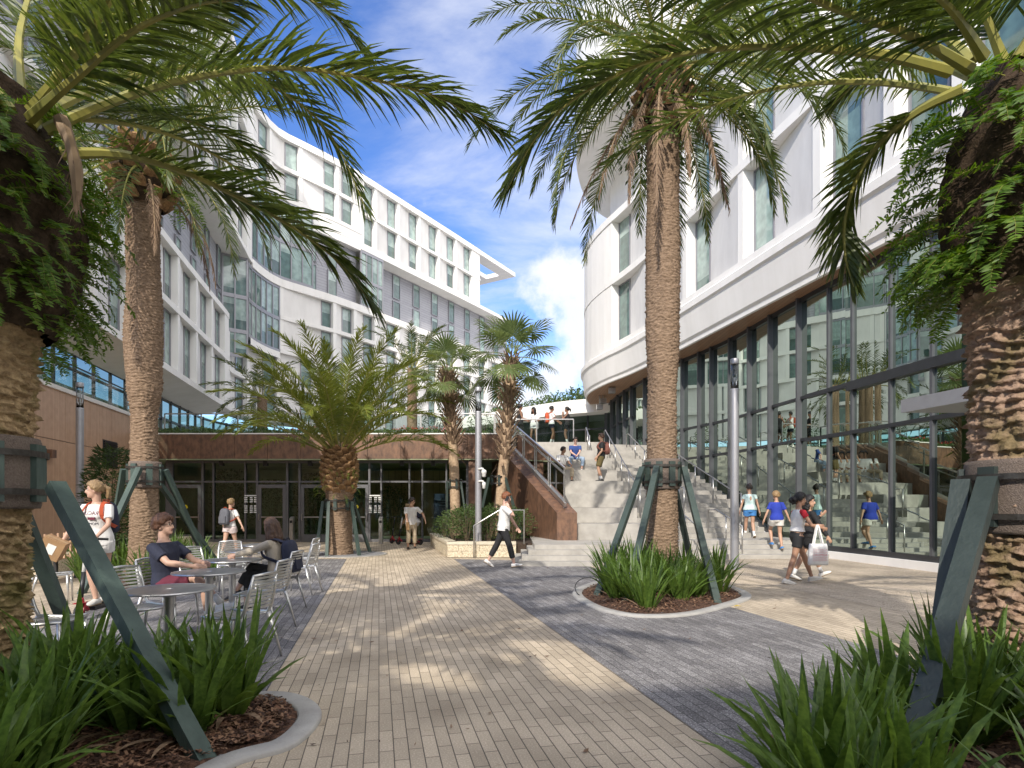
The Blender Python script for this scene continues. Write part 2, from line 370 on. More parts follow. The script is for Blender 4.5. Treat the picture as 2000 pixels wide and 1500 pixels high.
cn2 = N(t, 'ShaderNodeTexNoise', i_Scale=6.5, i_Detail=8.0, i_Roughness=.62); L(t, tc.outputs['Generated'], cn2.inputs['Vector'])
def blob(d, width):                                    # where in the sky the cloud banks stand
    d = V(d).normalized()
    dp = N(t, 'ShaderNodeVectorMath', operation='DOT_PRODUCT'); dp.inputs[1].default_value = d; L(t, tc.outputs['Generated'], dp.inputs[0])
    mr = N(t, 'ShaderNodeMapRange', interpolation_type='SMOOTHSTEP'); L(t, dp.outputs['Value'], mr.inputs[0])
    mr.inputs[1].default_value = cos(width); mr.inputs[2].default_value = 1.0
    return mr.outputs[0]
thin = mth('ADD', cn.outputs[0], mth('MULTIPLY', sep.outputs[0], .42))
thin = mth('ADD', thin, mth('MULTIPLY', blob((.10, 1, .55), .42), .16))
back = N(t, 'ShaderNodeMapRange', interpolation_type='SMOOTHSTEP'); L(t, sep.outputs[1], back.inputs[0]); back.inputs[1].default_value = .55; back.inputs[2].default_value = -.1   # unseen cloud cover added behind the photographer to whiten the ambient light
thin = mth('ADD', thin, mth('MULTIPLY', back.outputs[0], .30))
mr = N(t, 'ShaderNodeMapRange', interpolation_type='SMOOTHSTEP'); L(t, thin, mr.inputs[0]); mr.inputs[1].default_value = .46; mr.inputs[2].default_value = .86; mr.inputs[4].default_value = .72
cum = mth('ADD', cn2.outputs[0], mth('MULTIPLY', blob((.075, .95, .335), .10), .25))
cum = mth('ADD', cum, mth('MULTIPLY', blob((.13, .95, .24), .08), .20))
cum = mth('ADD', cum, mth('MULTIPLY', blob((.05, .97, .20), .07), .20))
mr2 = N(t, 'ShaderNodeMapRange', interpolation_type='SMOOTHSTEP'); L(t, cum, mr2.inputs[0]); mr2.inputs[1].default_value = .62; mr2.inputs[2].default_value = .80; mr2.inputs[4].default_value = .85
hs = N(t, 'ShaderNodeHueSaturation', i_Saturation=1.24, i_Value=1.6, i_Hue=.515); L(t, sk.outputs[0], hs.inputs['Color'])
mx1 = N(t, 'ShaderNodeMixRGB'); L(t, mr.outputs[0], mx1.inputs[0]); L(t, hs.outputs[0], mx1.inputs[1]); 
cb = N(t, 'ShaderNodeMixRGB'); L(t, back.outputs[0], cb.inputs[0]); cb.inputs[1].default_value = (6.2, 6.4, 7.0, 1); cb.inputs[2].default_value = (17.5, 16.6, 15.4, 1); L(t, cb.outputs[0], mx1.inputs[2])   # the added unseen clouds are made far brighter to lift the shade
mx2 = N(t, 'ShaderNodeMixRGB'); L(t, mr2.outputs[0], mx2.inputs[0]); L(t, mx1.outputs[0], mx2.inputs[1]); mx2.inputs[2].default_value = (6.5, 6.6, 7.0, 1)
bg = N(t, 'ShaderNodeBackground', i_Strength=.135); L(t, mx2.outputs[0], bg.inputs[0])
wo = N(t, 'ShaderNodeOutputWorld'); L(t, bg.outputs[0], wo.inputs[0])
scene.view_settings.view_transform = 'Standard'; scene.view_settings.look = 'None'; scene.view_settings.exposure = .33; scene.view_settings.gamma = 1
scene.render.engine = 'CYCLES'
scene.cycles.max_bounces = 8; scene.cycles.transparent_max_bounces = 16; scene.cycles.glossy_bounces = 4; scene.cycles.diffuse_bounces = 4
scene.cycles.use_denoising = True

# ------------------------------------------------------------------ ground
STRUCT_LABEL.update(ground='pale concrete ground running out beyond the courtyard', plaza_paving='tan plank pavers of the central path and plaza',
    gray_paving='grey speckled plank pavers flanking the tan path', rough_paving='rough pale tan paving in front of the glass entrance',
    mulch_bed='brown bark mulch inside a curved planting bed', kerb='curved pale concrete kerb round a planting bed', gravel_ring='grey gravel round the short palm',
    steps='low wide concrete steps up to the landing', bleacher='broad concrete seating tiers rising to the terrace', stairs='concrete stair flight beside the glass facade',
    terrace='raised terrace deck behind the brown fascia', entry_floor='floor inside the glazed entrance', bed_soil='dark soil inside the stone planter')
def uy(u, Y): return V((u-.226*Y, Y, 0))
b = MB(); b.quad((-400, -300, -.012), (400, -300, -.012), (400, 600, -.012), (-400, 600, -.012)); struct('ground', b, M['kerb'])
b = MB(); b.quad((-24, -9, 0), (24, -9, 0), (24, 24.4, 0), (-24, 24.4, 0)); struct('plaza_paving', b, M['tan'])
def strip(pts, z): return [(p.x, p.y, z) for p in pts]
b = MB()
b.add(strip([uy(-4.08, -8), uy(-.893, -8), uy(-.893, 16.35), uy(-4.08, 16.35)], .004), [(0, 1, 2, 3)])
b.add(strip([uy(2.08, -8), uy(5.125, -8), uy(5.125, 9.3), uy(5.125, 15.6), uy(2.08, 16.35)], .004), [(0, 1, 2, 3, 4)])
struct('gray_paving', b, M['gray'])
b = MB(); b.add(strip([uy(7.3, -8), uy(14, -8), uy(14, 17), uy(7.3, 17)], .004), [(0, 1, 2, 3)])
struct('rough_paving', b, M['tan2'])

def smooth_loop(pts, n=6):
    pts = [V((p[0], p[1], 0)) for p in pts]; o = []; m = len(pts)
    for i in range(m):
        p0, p1, p2, p3 = pts[i-1], pts[i], pts[(i+1) % m], pts[(i+2) % m]
        for k in range(n):
            s = k/n
            o.append(.5*((2*p1)+(p2-p0)*s+(2*p0-5*p1+4*p2-p3)*s*s+(3*p1-p0-3*p2+p3)*s**3))
    return o
def inset(loop, d):
    m = len(loop); o = []
    ar = sum(loop[i].x*loop[(i+1) % m].y-loop[(i+1) % m].x*loop[i].y for i in range(m))
    sg = 1 if ar > 0 else -1
    for i in range(m):
        tg = (loop[(i+1) % m]-loop[i-1]).normalized()
        o.append(loop[i]+V((-tg.y, tg.x, 0))*d*sg)
    return o
def bed(outer, kw=.16, kh=.034, mz=.03):
    """kerb ring with a mulch floor; kerb stands a little proud of the paving"""
    inn = inset(outer, kw); m = len(outer)
    b = MB(); vs = []
    for lp, z in ((outer, 0), (outer, kh-.012), (inset(outer, .015), kh), (inset(outer, kw-.015), kh), (inn, kh-.012), (inn, 0)):
        vs += [(p.x, p.y, z) for p in lp]
    fs = [(r*m+i, r*m+(i+1) % m, (r+1)*m+(i+1) % m, (r+1)*m+i) for r in range(5) for i in range(m)]
    b.add(vs, fs); struct('kerb', b, M['kerb'], True)
    c = sum(inn, V((0, 0, 0)))/m
    b = MB(); rings = 14; vs = []
    for r in range(rings):
        s = 1-r/rings
        for p in inn:
            q = c+(p-c)*s; vs.append((q.x, q.y, mz+.03*noise.noise(V((q.x*9, q.y*9, 0)))+.016*noise.noise(V((q.x*31, q.y*31, 5)))+(.05*(1-s))-.02))
    vs.append((c.x, c.y, mz+.05)); cN = len(vs)-1
    fs = [(r*m+i, r*m+(i+1) % m, (r+1)*m+(i+1) % m, (r+1)*m+i) for r in range(rings-1) for i in range(m)]+[((rings-1)*m+i, (rings-1)*m+(i+1) % m, cN) for i in range(m)]
    b.add(vs, fs); struct('mulch_bed', b, M['mulch'])
    return inn
def chips(loop, n, seed):                       # loose bark on the mulch
    rr = random.Random(seed); c = sum(loop, V((0, 0, 0)))/len(loop); b = MB()
    for i in range(n):
        p = rr.choice(loop); q = c+(p-c)*sqrt(rr.random())*.97
        a = rr.uniform(0, 6.28); l = rr.uniform(.010, .03); wd = rr.uniform(.004, .011); tl = rr.uniform(-.5, .5)
        d = V((cos(a), sin(a), tl)).normalized(); sd = V((-sin(a), cos(a), rr.uniform(-.4, .4)))
        o = V((q.x, q.y, .045+rr.uniform(0, .025)))
        b.quad(o-d*l-sd*wd, o+d*l-sd*wd, o+d*l+sd*wd, o-d*l+sd*wd, rr.randint(0, 2))
    o = part('bark_chips', b, [M['chip1'], M['chip2'], M['chip3']]); tag(o, 'loose brown bark chips scattered over the planting bed', 'mulch', None, 'stuff')
M['chip1'] = pm('bark_chip', (.17, .085, .05), None, 9, .9); M['chip2'] = pm('dark_bark_chip', (.06, .03, .02), None, 9, .9); M['chip3'] = pm('pale_bark_chip', (.26, .15, .09), None, 9, .9)
BED_R = smooth_loop([G(1118, 1162), G(1150, 1186), G(1210, 1203), G(1280, 1208), G(1360, 1202), G(1430, 1184), G(1468, 1168), G(1448, 1153), G(1400, 1141), G(1290, 1130), G(1190, 1134), G(1138, 1146)])
BED_L = smooth_loop([V((-2.3, 2.2, 0)), V((-1.75, 2.75, 0)), G(455, 1500), G(565, 1466), G(616, 1425), G(627, 1392), G(594, 1366), G(520, 1357), G(330, 1372), G(150, 1378), V((-5.0, 4.6, 0)), V((-5.6, 2.6, 0)), V((-4.0, 1.4, 0))])
BED_NR = smooth_loop([V((1.2, 2.3, 0)), V((1.15, 2.85, 0)), V((1.45, 3.2, 0)), V((2.15, 3.7, 0)), V((3.0, 4.5, 0)), V((3.6, 5.1, 0)), V((4.3, 5.5, 0)), V((5.2, 5.2, 0)), V((5.6, 3.6, 0)), V((4.4, 2.2, 0)), V((2.4, 1.6, 0))])
BED_M = smooth_loop([G(222, 1156), G(300, 1160), G(385, 1142), G(440, 1112), G(428, 1092), G(330, 1082), G(235, 1100), G(180, 1128)])
for lp, n, sd in ((BED_R, 3000, 1), (BED_L, 6500, 2), (BED_NR, 2500, 3), (BED_M, 400, 4)):
    inn = bed(lp); chips(inn, n, sd)
# gravel ring of the short palm
b = MB(); c = G(663, 1083); lp = [V((c.x+1.35*cos(a), c.y+1.1*sin(a), 0)) for a in [i*2*pi/40 for i in range(40)]]
b.prism([(p.x, p.y) for p in lp], -.005, .018); struct('gravel_ring', b, M['gravel'])
b = MB()
o2 = inset(lp, -.08)
b.add([(p.x, p.y, .0) for p in o2]+[(p.x, p.y, .024) for p in o2]+[(p.x, p.y, .024) for p in lp], [(r*40+i, r*40+(i+1) % 40, (r+1)*40+(i+1) % 40, (r+1)*40+i) for r in range(2) for i in range(40)]); struct('kerb', b, M['kerb'])

# ------------------------------------------------------------------ low steps, bleacher tiers, stair flight
LZ, RISE, TD, Y0, NT = .46, .48, 1.2, 17.6, 8
def plan_at(pl, Y):
    for (x0, y0), (x1, y1) in zip(pl, pl[1:]):
        if y0 <= Y <= y1: return x0+(x1-x0)*(Y-y0)/(y1-y0)
    return pl[-1][0] if Y > pl[-1][1] else pl[0][0]
GLASS = [(11.6, 7.2), (10.5, 10.2), (9.7, 12.7), (9.25, 15.8), (9.0, 17.4), (8.67, 19.7), (8.3, 22.6), (7.55, 25.2), (7.05, 26.8), (6.55, 30.4), (6.15, 33.3), (6.0, 38.3)]   # foot of the curved glass wall
b = MB()
for i in range(4):                                # four low risers; the right part swings back towards the glass
    z0, z1 = i*.115, (i+1)*.115
    f = i*.36
    poly = [(.08+i*.17, 14.35+f), (2.1, 14.35+f), (3.4, 15.0+f), (5.2, 16.3+f), (9.0, 16.55+f), (8.9, 19.6), (.6, 19.6), (.08+i*.17, 17.0)]
    b.prism(poly, z0 if i == 0 else z0-.0, z1-.0)
struct('steps', b, M['concrete'])
CKL = lambda Y: 1.3-.285*(Y-17.5)                 # left face of the brown stair cheek
b = MB()
for k in range(NT):
    y = Y0+TD*k
    x0 = CKL(y)+.5; xr = 4.0
    b.box(((x0+xr)/2, (y+27.2)/2+0, LZ+RISE*(k+.5)), (xr-x0, 27.2-y, RISE-.006))
struct('bleacher', b, M['concrete'])
b = MB()
for i in range(NT*3):
    yl = Y0+.40*i
    yr = 19.15+.36*i
    z = LZ+RISE/3*i
    xr0 = plan_at(GLASS, yr)-.34; xr1 = plan_at(GLASS, yr+3)-.2
    b.prism([(4.003, yl), (xr0, yr), (plan_at(GLASS, 29.5)-.3, 29.8), (4.003, 28.6)], z, z+RISE/3-.004)
struct('stairs', b, M['concrete'])
# sloping white upstand between stair and glass
b = MB()
pts = []
for j in range(26):
    Y = 16.9+j*.45
    z = max(.16, .52+(Y-19.7)*.40)
    pts.append((plan_at(GLASS, Y), Y, min(z, 4.5)))
for (x0, ya, z0), (x1, yb, z1) in zip(pts, pts[1:]):
    b.add([(x0-.30, ya, 0), (x0+.02, ya, 0), (x0+.02, ya, z0), (x0-.30, ya, z0), (x1-.30, yb, 0), (x1+.02, yb, 0), (x1+.02, yb, z1), (x1-.30, yb, z1)],
          [(0, 4, 7, 3), (3, 7, 6, 2), (2, 6, 5, 1)])
solo('stair_upstand', b, M['white'], 'sloping white upstand running up between the stairs and the glass wall', 'upstand')
b = MB()
lp = [(x, y) for x, y in GLASS if y < 17.2]+[(plan_at(GLASS, 17.2), 17.2)]
for (x0, ya), (x1, yb) in zip(lp, lp[1:]):
    b.add([(x0-.22, ya, 0), (x0+.05, ya, 0), (x0+.05, ya, .2), (x0-.22, ya, .2), (x1-.22, yb, 0), (x1+.05, yb, 0), (x1+.05, yb, .2), (x1-.22, yb, .2)], [(0, 4, 7, 3), (3, 7, 6, 2)])
solo('base_kerb', b, M['white'], 'low white kerb along the foot of the glass entrance wall', 'kerb')
# terrace
TZ = 4.3
b = MB(); b.prism([(-20, 23.95), (-.45, 23.95), (-.5, 27.2), (7.2, 28.0), (6.2, 41), (-20, 52)], 3.55, TZ)
struct('terrace', b, M['concrete'])
# ------------------------------------------------------------------ curved wall helpers
class Plan:
    def __init__(s, pts, side):            # side +1: the courtyard is on the right of the way walked
        s.p = [V((p[0], p[1], 0)) for p in pts]; s.side = side
        s.c = [0.0]
        for a, b in zip(s.p, s.p[1:]): s.c.append(s.c[-1]+(b-a).length)
        s.len = s.c[-1]
    def seg(s, q):
        q = min(max(q, 0), s.len-1e-6)
        for i in range(len(s.c)-1):
            if q <= s.c[i+1]: return i, (q-s.c[i])/(s.c[i+1]-s.c[i])
        return len(s.c)-2, 1.0
    def tan(s, q):
        a = s.seg(q-.35); b = s.seg(q+.35)
        pa = s.p[a[0]].lerp(s.p[a[0]+1], a[1]); pb = s.p[b[0]].lerp(s.p[b[0]+1], b[1])
        return (pb-pa).normalized()
    def nrm(s, q):
        t = s.tan(q); return V((t.y, -t.x, 0))*s.side
    def at(s, q, d=0.0, z=0.0):
        i, f = s.seg(q); p = s.p[i].lerp(s.p[i+1], f)+s.nrm(q)*d; p.z = z
        return p
    def s_px(s, px):                       # where the sight line through photo column px meets the wall
        k = (px-1000)/F
        for i in range(len(s.p)-1):
            a, b = s.p[i], s.p[i+1]
            fa, fb = a.x-k*a.y, b.x-k*b.y
            if fa*fb <= 0 and abs(fa-fb) > 1e-9: return s.c[i]+(s.c[i+1]-s.c[i])*fa/(fa-fb)
        if s.side > 0 and k > s.p[-1].x/s.p[-1].y: return s.len
        return None
    def s_y(s, Y):
        for i in range(len(s.p)-1):
            a, b = s.p[i].y, s.p[i+1].y
            if a <= Y <= b: return s.c[i]+(s.c[i+1]-s.c[i])*(Y-a)/(b-a)
        return None
def catmull(pts, n=6):
    pts = [V(p) for p in pts]; o = []
    for i in range(len(pts)-1):
        p0 = pts[max(i-1, 0)]; p1 = pts[i]; p2 = pts[i+1]; p3 = pts[min(i+2, len(pts)-1)]
        for k in range(n):
            s = k/n
            o.append(.5*((2*p1)+(p2-p0)*s+(2*p0-5*p1+4*p2-p3)*s*s+(3*p1-p0-3*p2+p3)*s**3))
    o.append(pts[-1]); return o
def wall(mb, pl, s0, s1, z0, z1, d=0.0, step=.8, mi=0, back=None):
    n = max(1, int((s1-s0)/step))
    q = [s0+(s1-s0)*i/n for i in range(n+1)]
    vs = [pl.at(x, d, z0) for x in q]+[pl.at(x, d, z1) for x in q]
    mb.add(vs, [(i, i+1, n+1+i+1, n+1+i) for i in range(n)], mi)
def band(mb, pl, s0, s1, z0, z1, d0, d1, step=.8, mi=0):      # closed curved bar between depths d0 (inner) and d1 (outer)
    n = max(1, int((s1-s0)/step)); q = [s0+(s1-s0)*i/n for i in range(n+1)]
    vs = []
    for x in q: vs += [pl.at(x, d0, z0), pl.at(x, d1, z0), pl.at(x, d1, z1), pl.at(x, d0, z1)]
    fs = []
    for i in range(n):
        a = 4*i; b = a+4
        fs += [(a, b, b+1, a+1), (a+1, b+1, b+2, a+2), (a+2, b+2, b+3, a+3), (a+3, b+3, b, a)]
    fs += [(0, 1, 2, 3), (4*n+3, 4*n+2, 4*n+1, 4*n)]
    mb.add(vs, fs, mi)
def window(root, pl, s0, s1, z0, z1, d, mat='midframe', fw=.055, mull=None, transom=None):
    fr = MB()
    for a, b, c, e in ((s0, s0+fw, z0, z1), (s1-fw, s1, z0, z1), (s0+fw, s1-fw, z0, z0+fw), (s0+fw, s1-fw, z1-fw, z1)): band(fr, pl, a, b, c, e, d-.02, d+.05, 9)
    if transom: band(fr, pl, s0+fw, s1-fw, transom-.03, transom+.03, d-.02, d+.04, 9)
    w = part('window', fr, M[mat], root)
    pn = MB(); wall(pn, pl, s0+fw*.5, s1-fw*.5, z0+fw*.5, z1-fw*.5, d, 9); part('pane', pn, M['pane'], w)
PANELS = {}
def relief_row(root, mbw, mbp, pl, s0, s1, z0, z1, bay, w, r=.32, fin=.26, ledge=.26, wins=None, trans=False):
    """a storey of folded panels: a fin, a panel that slopes inwards, then a tall window at the deep end"""
    band(mbw, pl, s0, s1, z0, z0+ledge, -r-.12, .03)
    ends = wins if wins else []
    if not wins:
        q = s0+bay
        while q <= s1+1e-3: ends.append((q-w, q)); q += bay
    prev = s0
    zb, zt = z0+ledge, z1
    for (a, e) in ends:
        f1 = min(prev+fin, a)
        wall(mbw, pl, prev, f1, zb, zt, 0.0)
        n = 4; q = [f1+(a-f1)*i/n for i in range(n+1)]; dd = [-.03-(r-.03)*i/n for i in range(n+1)]
        mbw.quad(pl.at(f1, 0, zb), pl.at(f1, -.03, zb), pl.at(f1, -.03, zt), pl.at(f1, 0, zt))
        PANELS[root.name] = PANELS.get(root.name, 0)+1
        tgt = MB() if PANELS[root.name] <= 100 else mbp
        tgt.add([pl.at(x, y, zb) for x, y in zip(q, dd)]+[pl.at(x, y, zt) for x, y in zip(q, dd)], [(i, i+1, n+1+i+1, n+1+i) for i in range(n)])
        if tgt is not mbp: part('relief_panel', tgt, M['stucco'], root)
        mbw.quad(pl.at(e, -r-.1, zb), pl.at(e, 0, zb), pl.at(e, 0, zt), pl.at(e, -r-.1, zt))
        window(root, pl, a, e-.002, zb, zt, -r, transom=(zt-.9) if trans else None)
        prev = e
    if prev < s1: wall(mbw, pl, prev, s1, zb, zt, 0.0)

# ------------------------------------------------------------------ the long white building on the left
LB = thing('apartment_building', 'long white building on the left with curved corner, grey tiled storey and slim windows', 'building', (-12, 24, 0), world=True)
def uline(u, y0, y1): return [(u-.226*y0, y0), (u-.226*y1, y1)]
RIB = Plan([(p.x, p.y) for p in catmull([V((-9.6, 9, 0)), V((-11.7, 18, 0)), V((-13.5, 26, 0)), V((-15.05, 33, 0)), V((-15.5, 35.3, 0)), V((-15.15, 37.9, 0)), V((-14.0, 39.4, 0)), V((-12.4, 41.3, 0)), V((-10.7, 43.8, 0)), V((-8.65, 47.1, 0)), V((-4.9, 53.1, 0)), V((-1.2, 59.2, 0)), V((.7, 62.3, 0))], 5)], 1)
LOWP = Plan([(p.x, p.y) for p in catmull([V((-10.3, 8, 0)), V((-12.3, 17, 0)), V((-14.2, 25.2, 0)), V((-15.7, 32, 0)), V((-16.2, 34.6, 0)), V((-15.7, 37.5, 0)), V((-14.2, 39.25, 0)), V((-12.4, 41.3, 0)), V((-10.7, 43.8, 0)), V((-8.65, 47.1, 0)), V((-4.9, 53.1, 0)), V((-1.2, 59.2, 0)), V((.3, 61.6, 0))], 5)], 1)
WOODP = Plan(uline(-9.85, 9, 24), 1)
wh, st = MB(), MB()
sNE = LOWP.s_y(33.3); sB1 = RIB.s_px(547); sEnd = RIB.s_px(937)
# near wing, two lower storeys
relief_row(LB, wh, st, LOWP, LOWP.s_y(10), sNE, 6.9, 9.6, 2.55, .78)
relief_row(LB, wh, st, LOWP, LOWP.s_y(10), sNE, 9.6, 12.05, 2.55, .78)
band(wh, LOWP, LOWP.s_y(10), sNE, 12.05, 12.35, -1.4, .03)
# near wing soffit, wall end
so_ = MB()
q = [LOWP.s_y(10)+i*1.0 for i in range(int(sNE-LOWP.s_y(10))+2)]
so_.add([LOWP.at(x, .03, 6.9) for x in q]+[LOWP.at(x, -1.7, 6.55) for x in q], [(i, i+1, len(q)+i+1, len(q)+i) for i in range(len(q)-1)])
s10 = LOWP.s_y(10)
wh.quad(LOWP.at(s10, .03, 6.9), LOWP.at(s10, -8, 6.9), LOWP.at(s10, -8, 12.3), LOWP.at(s10, .03, 12.3))
# grey storey of the near wing
gy = MB(); s1g = RIB.s_y(33.9)
wall(gy, RIB, RIB.s_y(12), s1g, 12.35, 16.05, -1.35)
q = RIB.s_y(13)
while q < s1g-.8:
    window(LB, RIB, q, q+.72, 13.7, 15.95, -1.31); window(LB, RIB, q, q+.72, 12.4, 13.45, -1.31); q += 2.25
# near wing, upper storeys
s12 = RIB.s_y(12); sA = RIB.s_px(496)
for z0, z1 in ((15.95, 18.3), (18.3, 20.65), (20.65, 23.0), (23.0, 25.4)):
    relief_row(LB, wh, st, RIB, s12, sA-.3, z0, z1, 2.5, .78)
so_.add([RIB.at(s12+i, .03, 15.92) for i in range(int(sA-s12)+2)]+[RIB.at(s12+i, -1.4, 15.92) for i in range(int(sA-s12)+2)], [(i, i+1, int(sA-s12)+2+i+1, int(sA-s12)+2+i) for i in range(int(sA-s12)+1)])
wh.quad(RIB.at(s12, .03, 15.95), RIB.at(s12, -8, 15.95), RIB.at(s12, -8, 25.4), RIB.at(s12, .03, 25.4))
# ribbon at 16 m that runs round the inner corner, roof edge
sD = RIB.s_px(612); sC0 = RIB.s_px(704); sC1 = RIB.s_px(748)
band(wh, RIB, sA-.3, RIB.s_y(60.5), 15.7, 16.2, -1.4, .06)
band(wh, RIB, s12, sEnd, 25.4, 25.85, -6, .08)
# curved glass bays
def bay(pl, s0, s1, zs, n, d=-.06):
    fr = MB()
    for z in zs: band(fr, pl, s0, s1, z-.11, z+.11, d-.05, d+.06, .4)
    for i in range(n+1):
        q = s0+(s1-s0)*i/n; ww = .09 if i in (0, n) else .035
        band(fr, pl, max(s0, q-ww), min(s1, q+ww), zs[0]+.11, zs[-1]-.11, d-.04, d+.07, 9)
    bb = part('curved_glass_bay', fr, M['midframe'], LB)
    for za, zb in zip(zs, zs[1:]):
        for i in range(n):
            pn = MB(); a = s0+(s1-s0)*i/n; b2 = s0+(s1-s0)*(i+1)/n
            wall(pn, pl, a, b2, za, zb, d, .4); part('pane', pn, M['pane'], bb)
bay(RIB, sA-.3, sD, [16.3, 18.7, 21.4], 7)
bay(RIB, RIB.s_px(486), sB1, [11.5, 13.6, 15.65], 6)
bay(RIB, sC0, sC1, [16.25, 18.1, 20.2], 4, -.02)
# little glazed return at the end of the grey storey
pe = RIB.at(RIB.s_px(486), -.06); pg = RIB.at(s1g, -1.35)
rt = Plan([(pg.x, pg.y), (pe.x, pe.y)], 1)
bay(rt, 0, rt.len, [10.2, 11.6, 13.6, 15.9], 2, 0)
wall(wh, RIB, sD-.02, RIB.s_px(706), 20.3, 21.4, 0)
for z0, z1 in ((21.4, 23.4), (23.4, 25.4)):
    relief_row(LB, wh, st, RIB, sA-.3, RIB.s_px(706), z0, z1, 2.5, .8, r=.26, wins=[(RIB.s_px(px), RIB.s_px(px)+.85) for px in (512, 560, 636, 672)])
band(wh, RIB, sD-.02, sC0, 20.2, 20.4, -1.2, 0.02)
wall(st, RIB, s1g-1, sB1+4, 6.9, 20.5, -1.7); wall(st, RIB, sD-1, sC1+1, 16, 21.4, -1.3)
# far wing: lower storeys
for z0, z1 in ((6.9, 9.15), (9.15, 11.4)):
    relief_row(LB, wh, st, LOWP, sNE, LOWP.s_px(1010), z0, z1, 2.55, .8)
fb = [(RIB.s_px(632), RIB.s_px(651))]+[(RIB.s_px(px), RIB.s_px(px)+.85) for px in (673, 715, 761, 803, 842, 878, 911, 940, 966)]
for z0, z1 in ((11.4, 13.6), (13.6, 15.7)):
    relief_row(LB, wh, st, RIB, sB1, RIB.s_px(1008), z0, z1, 2.5, .8, wins=list(fb))
wall(wh, RIB, sA-.5, sB1, 11.05, 11.45, 0)
wh.quad(RIB.at(RIB.s_px(1008), 0, 6.9), RIB.at(RIB.s_px(1008), -9, 6.9), RIB.at(RIB.s_px(1008), -9, 15.7), RIB.at(RIB.s_px(1008), 0, 15.7))
# far wing: grey tiled storey, recessed
for a, b_, d in ((sD, sC0, -.5), (sC1+.0, RIB.s_px(1006), -1.15)):
    wall(gy, RIB, a, b_, 16.2, 20.35, d)
gy.quad(RIB.at(sC1, -1.15, 16.2), RIB.at(sC1, .0, 16.2), RIB.at(sC1, .0, 20.3), RIB.at(sC1, -1.15, 20.3))
gy.quad(RIB.at(RIB.s_px(1006), -1.15, 16.2), RIB.at(RIB.s_px(1006), -9, 16.2), RIB.at(RIB.s_px(1006), -9, 20.3), RIB.at(RIB.s_px(1006), -1.15, 20.3))
for px in (752, 787, 826, 862, 895, 926, 955, 982):
    s_ = RIB.s_px(px)
    for z0, z1 in ((16.25, 18.1), (18.3, 20.2)): window(LB, RIB, s_, s_+.85, z0, z1, -1.11)
for px in (596, 640):
    s_ = RIB.s_px(px)+.3
    for z0, z1 in ((16.25, 18.1), (18.3, 20.2)): window(LB, RIB, s_, s_+.8, z0, z1, -.46)
# far wing: upper storeys with overhanging slab
band(wh, RIB, RIB.s_px(704), RIB.s_y(61.9), 20.3, 20.62, -1.25, .06)
fu = [(RIB.s_px(px), RIB.s_px(px)+.85) for px in (715, 762, 804, 843, 878, 911)]
for z0, z1 in ((20.6, 22.95), (22.95, 25.4)):
    relief_row(LB, wh, st, RIB, RIB.s_px(706), sEnd, z0, z1, 2.5, .8, wins=list(fu), ledge=.22)
wh.quad(RIB.at(sEnd, 0, 20.6), RIB.at(sEnd, -.7, 20.6), RIB.at(sEnd, -.7, 25.4), RIB.at(sEnd, 0, 25.4))
lv = MB()
for i in range(20): band(lv, RIB, sEnd, sEnd+.35, 20.7+i*.23, 20.78+i*.23, -2.6, -.75, 9)
wall(lv, RIB, sEnd-.1, sEnd+.25, 20.6, 25.4, -2.7)
part('corner_louvre', lv, M['midframe'], LB)
# roof canopy frame with two openings
cn = MB(); A = RIB.at(sEnd, .08); B_ = RIB.at(RIB.s_y(61.6), .08); tt = (B_-A).normalized(); nn_ = V((-tt.y, tt.x, 0)); Ln = (B_-A).length
def cpt(a, c): p = A+tt*a+nn_*c; return (p.x, p.y)
for a0, a1, c0, c1 in ((0, Ln, 0, 1.25), (Ln-1.1, Ln, 1.25, 5.2), (0, Ln-1.1, 2.9, 3.5), (0, Ln-1.1, 4.7, 5.2)):
    cn.prism([cpt(a0, c0), cpt(a1, c0), cpt(a1, c1), cpt(a0, c1)], 25.42, 25.83)
part('roof_canopy', cn, M['white'], LB)
# terrace level glazing under the near wing and under the far wing
gl, fr = MB(), MB()
GP = Plan([(LOWP.at(LOWP.s_y(24)+i, -1.65).x, LOWP.at(LOWP.s_y(24)+i, -1.65).y) for i in range(46)], 1)
wall(gl, GP, 0, GP.len, 4.3, 6.6, 0, 1)
q = 0
while q < GP.len: band(fr, GP, q, q+.08, 4.3, 6.6, -.05, .07, 9); q += 1.3
for z in (4.35, 5.6, 6.5): band(fr, GP, 0, GP.len, z-.05, z+.05, -.04, .05)
part('terrace_glazing', fr, M['dark'], LB); part('terrace_glass', gl, M['bandglass'], LB)
bk = MB(); wall(bk, GP, 0, GP.len, 4.3, 6.6, -3.0, 2); part('inner_wall', bk, M['interior'], LB)
# timber clad base with cap, glass band with balcony panes
wd = MB(); dk = MB(); q = .02
while q < WOODP.len-.1:
    e = min(q+1.62, WOODP.len)
    for z0, z1 in ((.25, 3.48), (3.5, 5.03)): band(wd, WOODP, q, e-.014, z0, z1, -.03, .0, 9)
    q += 1.62
wall(dk, WOODP, 0, WOODP.len, 0, 5.03, -.028)
part('timber_cladding', wd, M['wood'], LB); part('cladding_backing', dk, M['black'], LB)
band(wh, WOODP, 0, WOODP.len, 5.03, 5.16, -.5, .06)
g2, f2 = MB(), MB()
wall(g2, WOODP, 0, WOODP.len, 5.16, 6.62, -.42, 2)
q = .4
while q < WOODP.len: band(f2, WOODP, q, q+.07, 5.16, 6.62, -.46, -.36, 9); q += 1.35
for z in (5.2, 6.05, 6.58): band(f2, WOODP, 0, WOODP.len, z-.04, z+.04, -.455, -.37)
g3 = MB(); wall(g3, WOODP, 0, WOODP.len, 5.16, 6.0, -.06, 2); part('balcony_glass', g3, M['railglass'], LB)
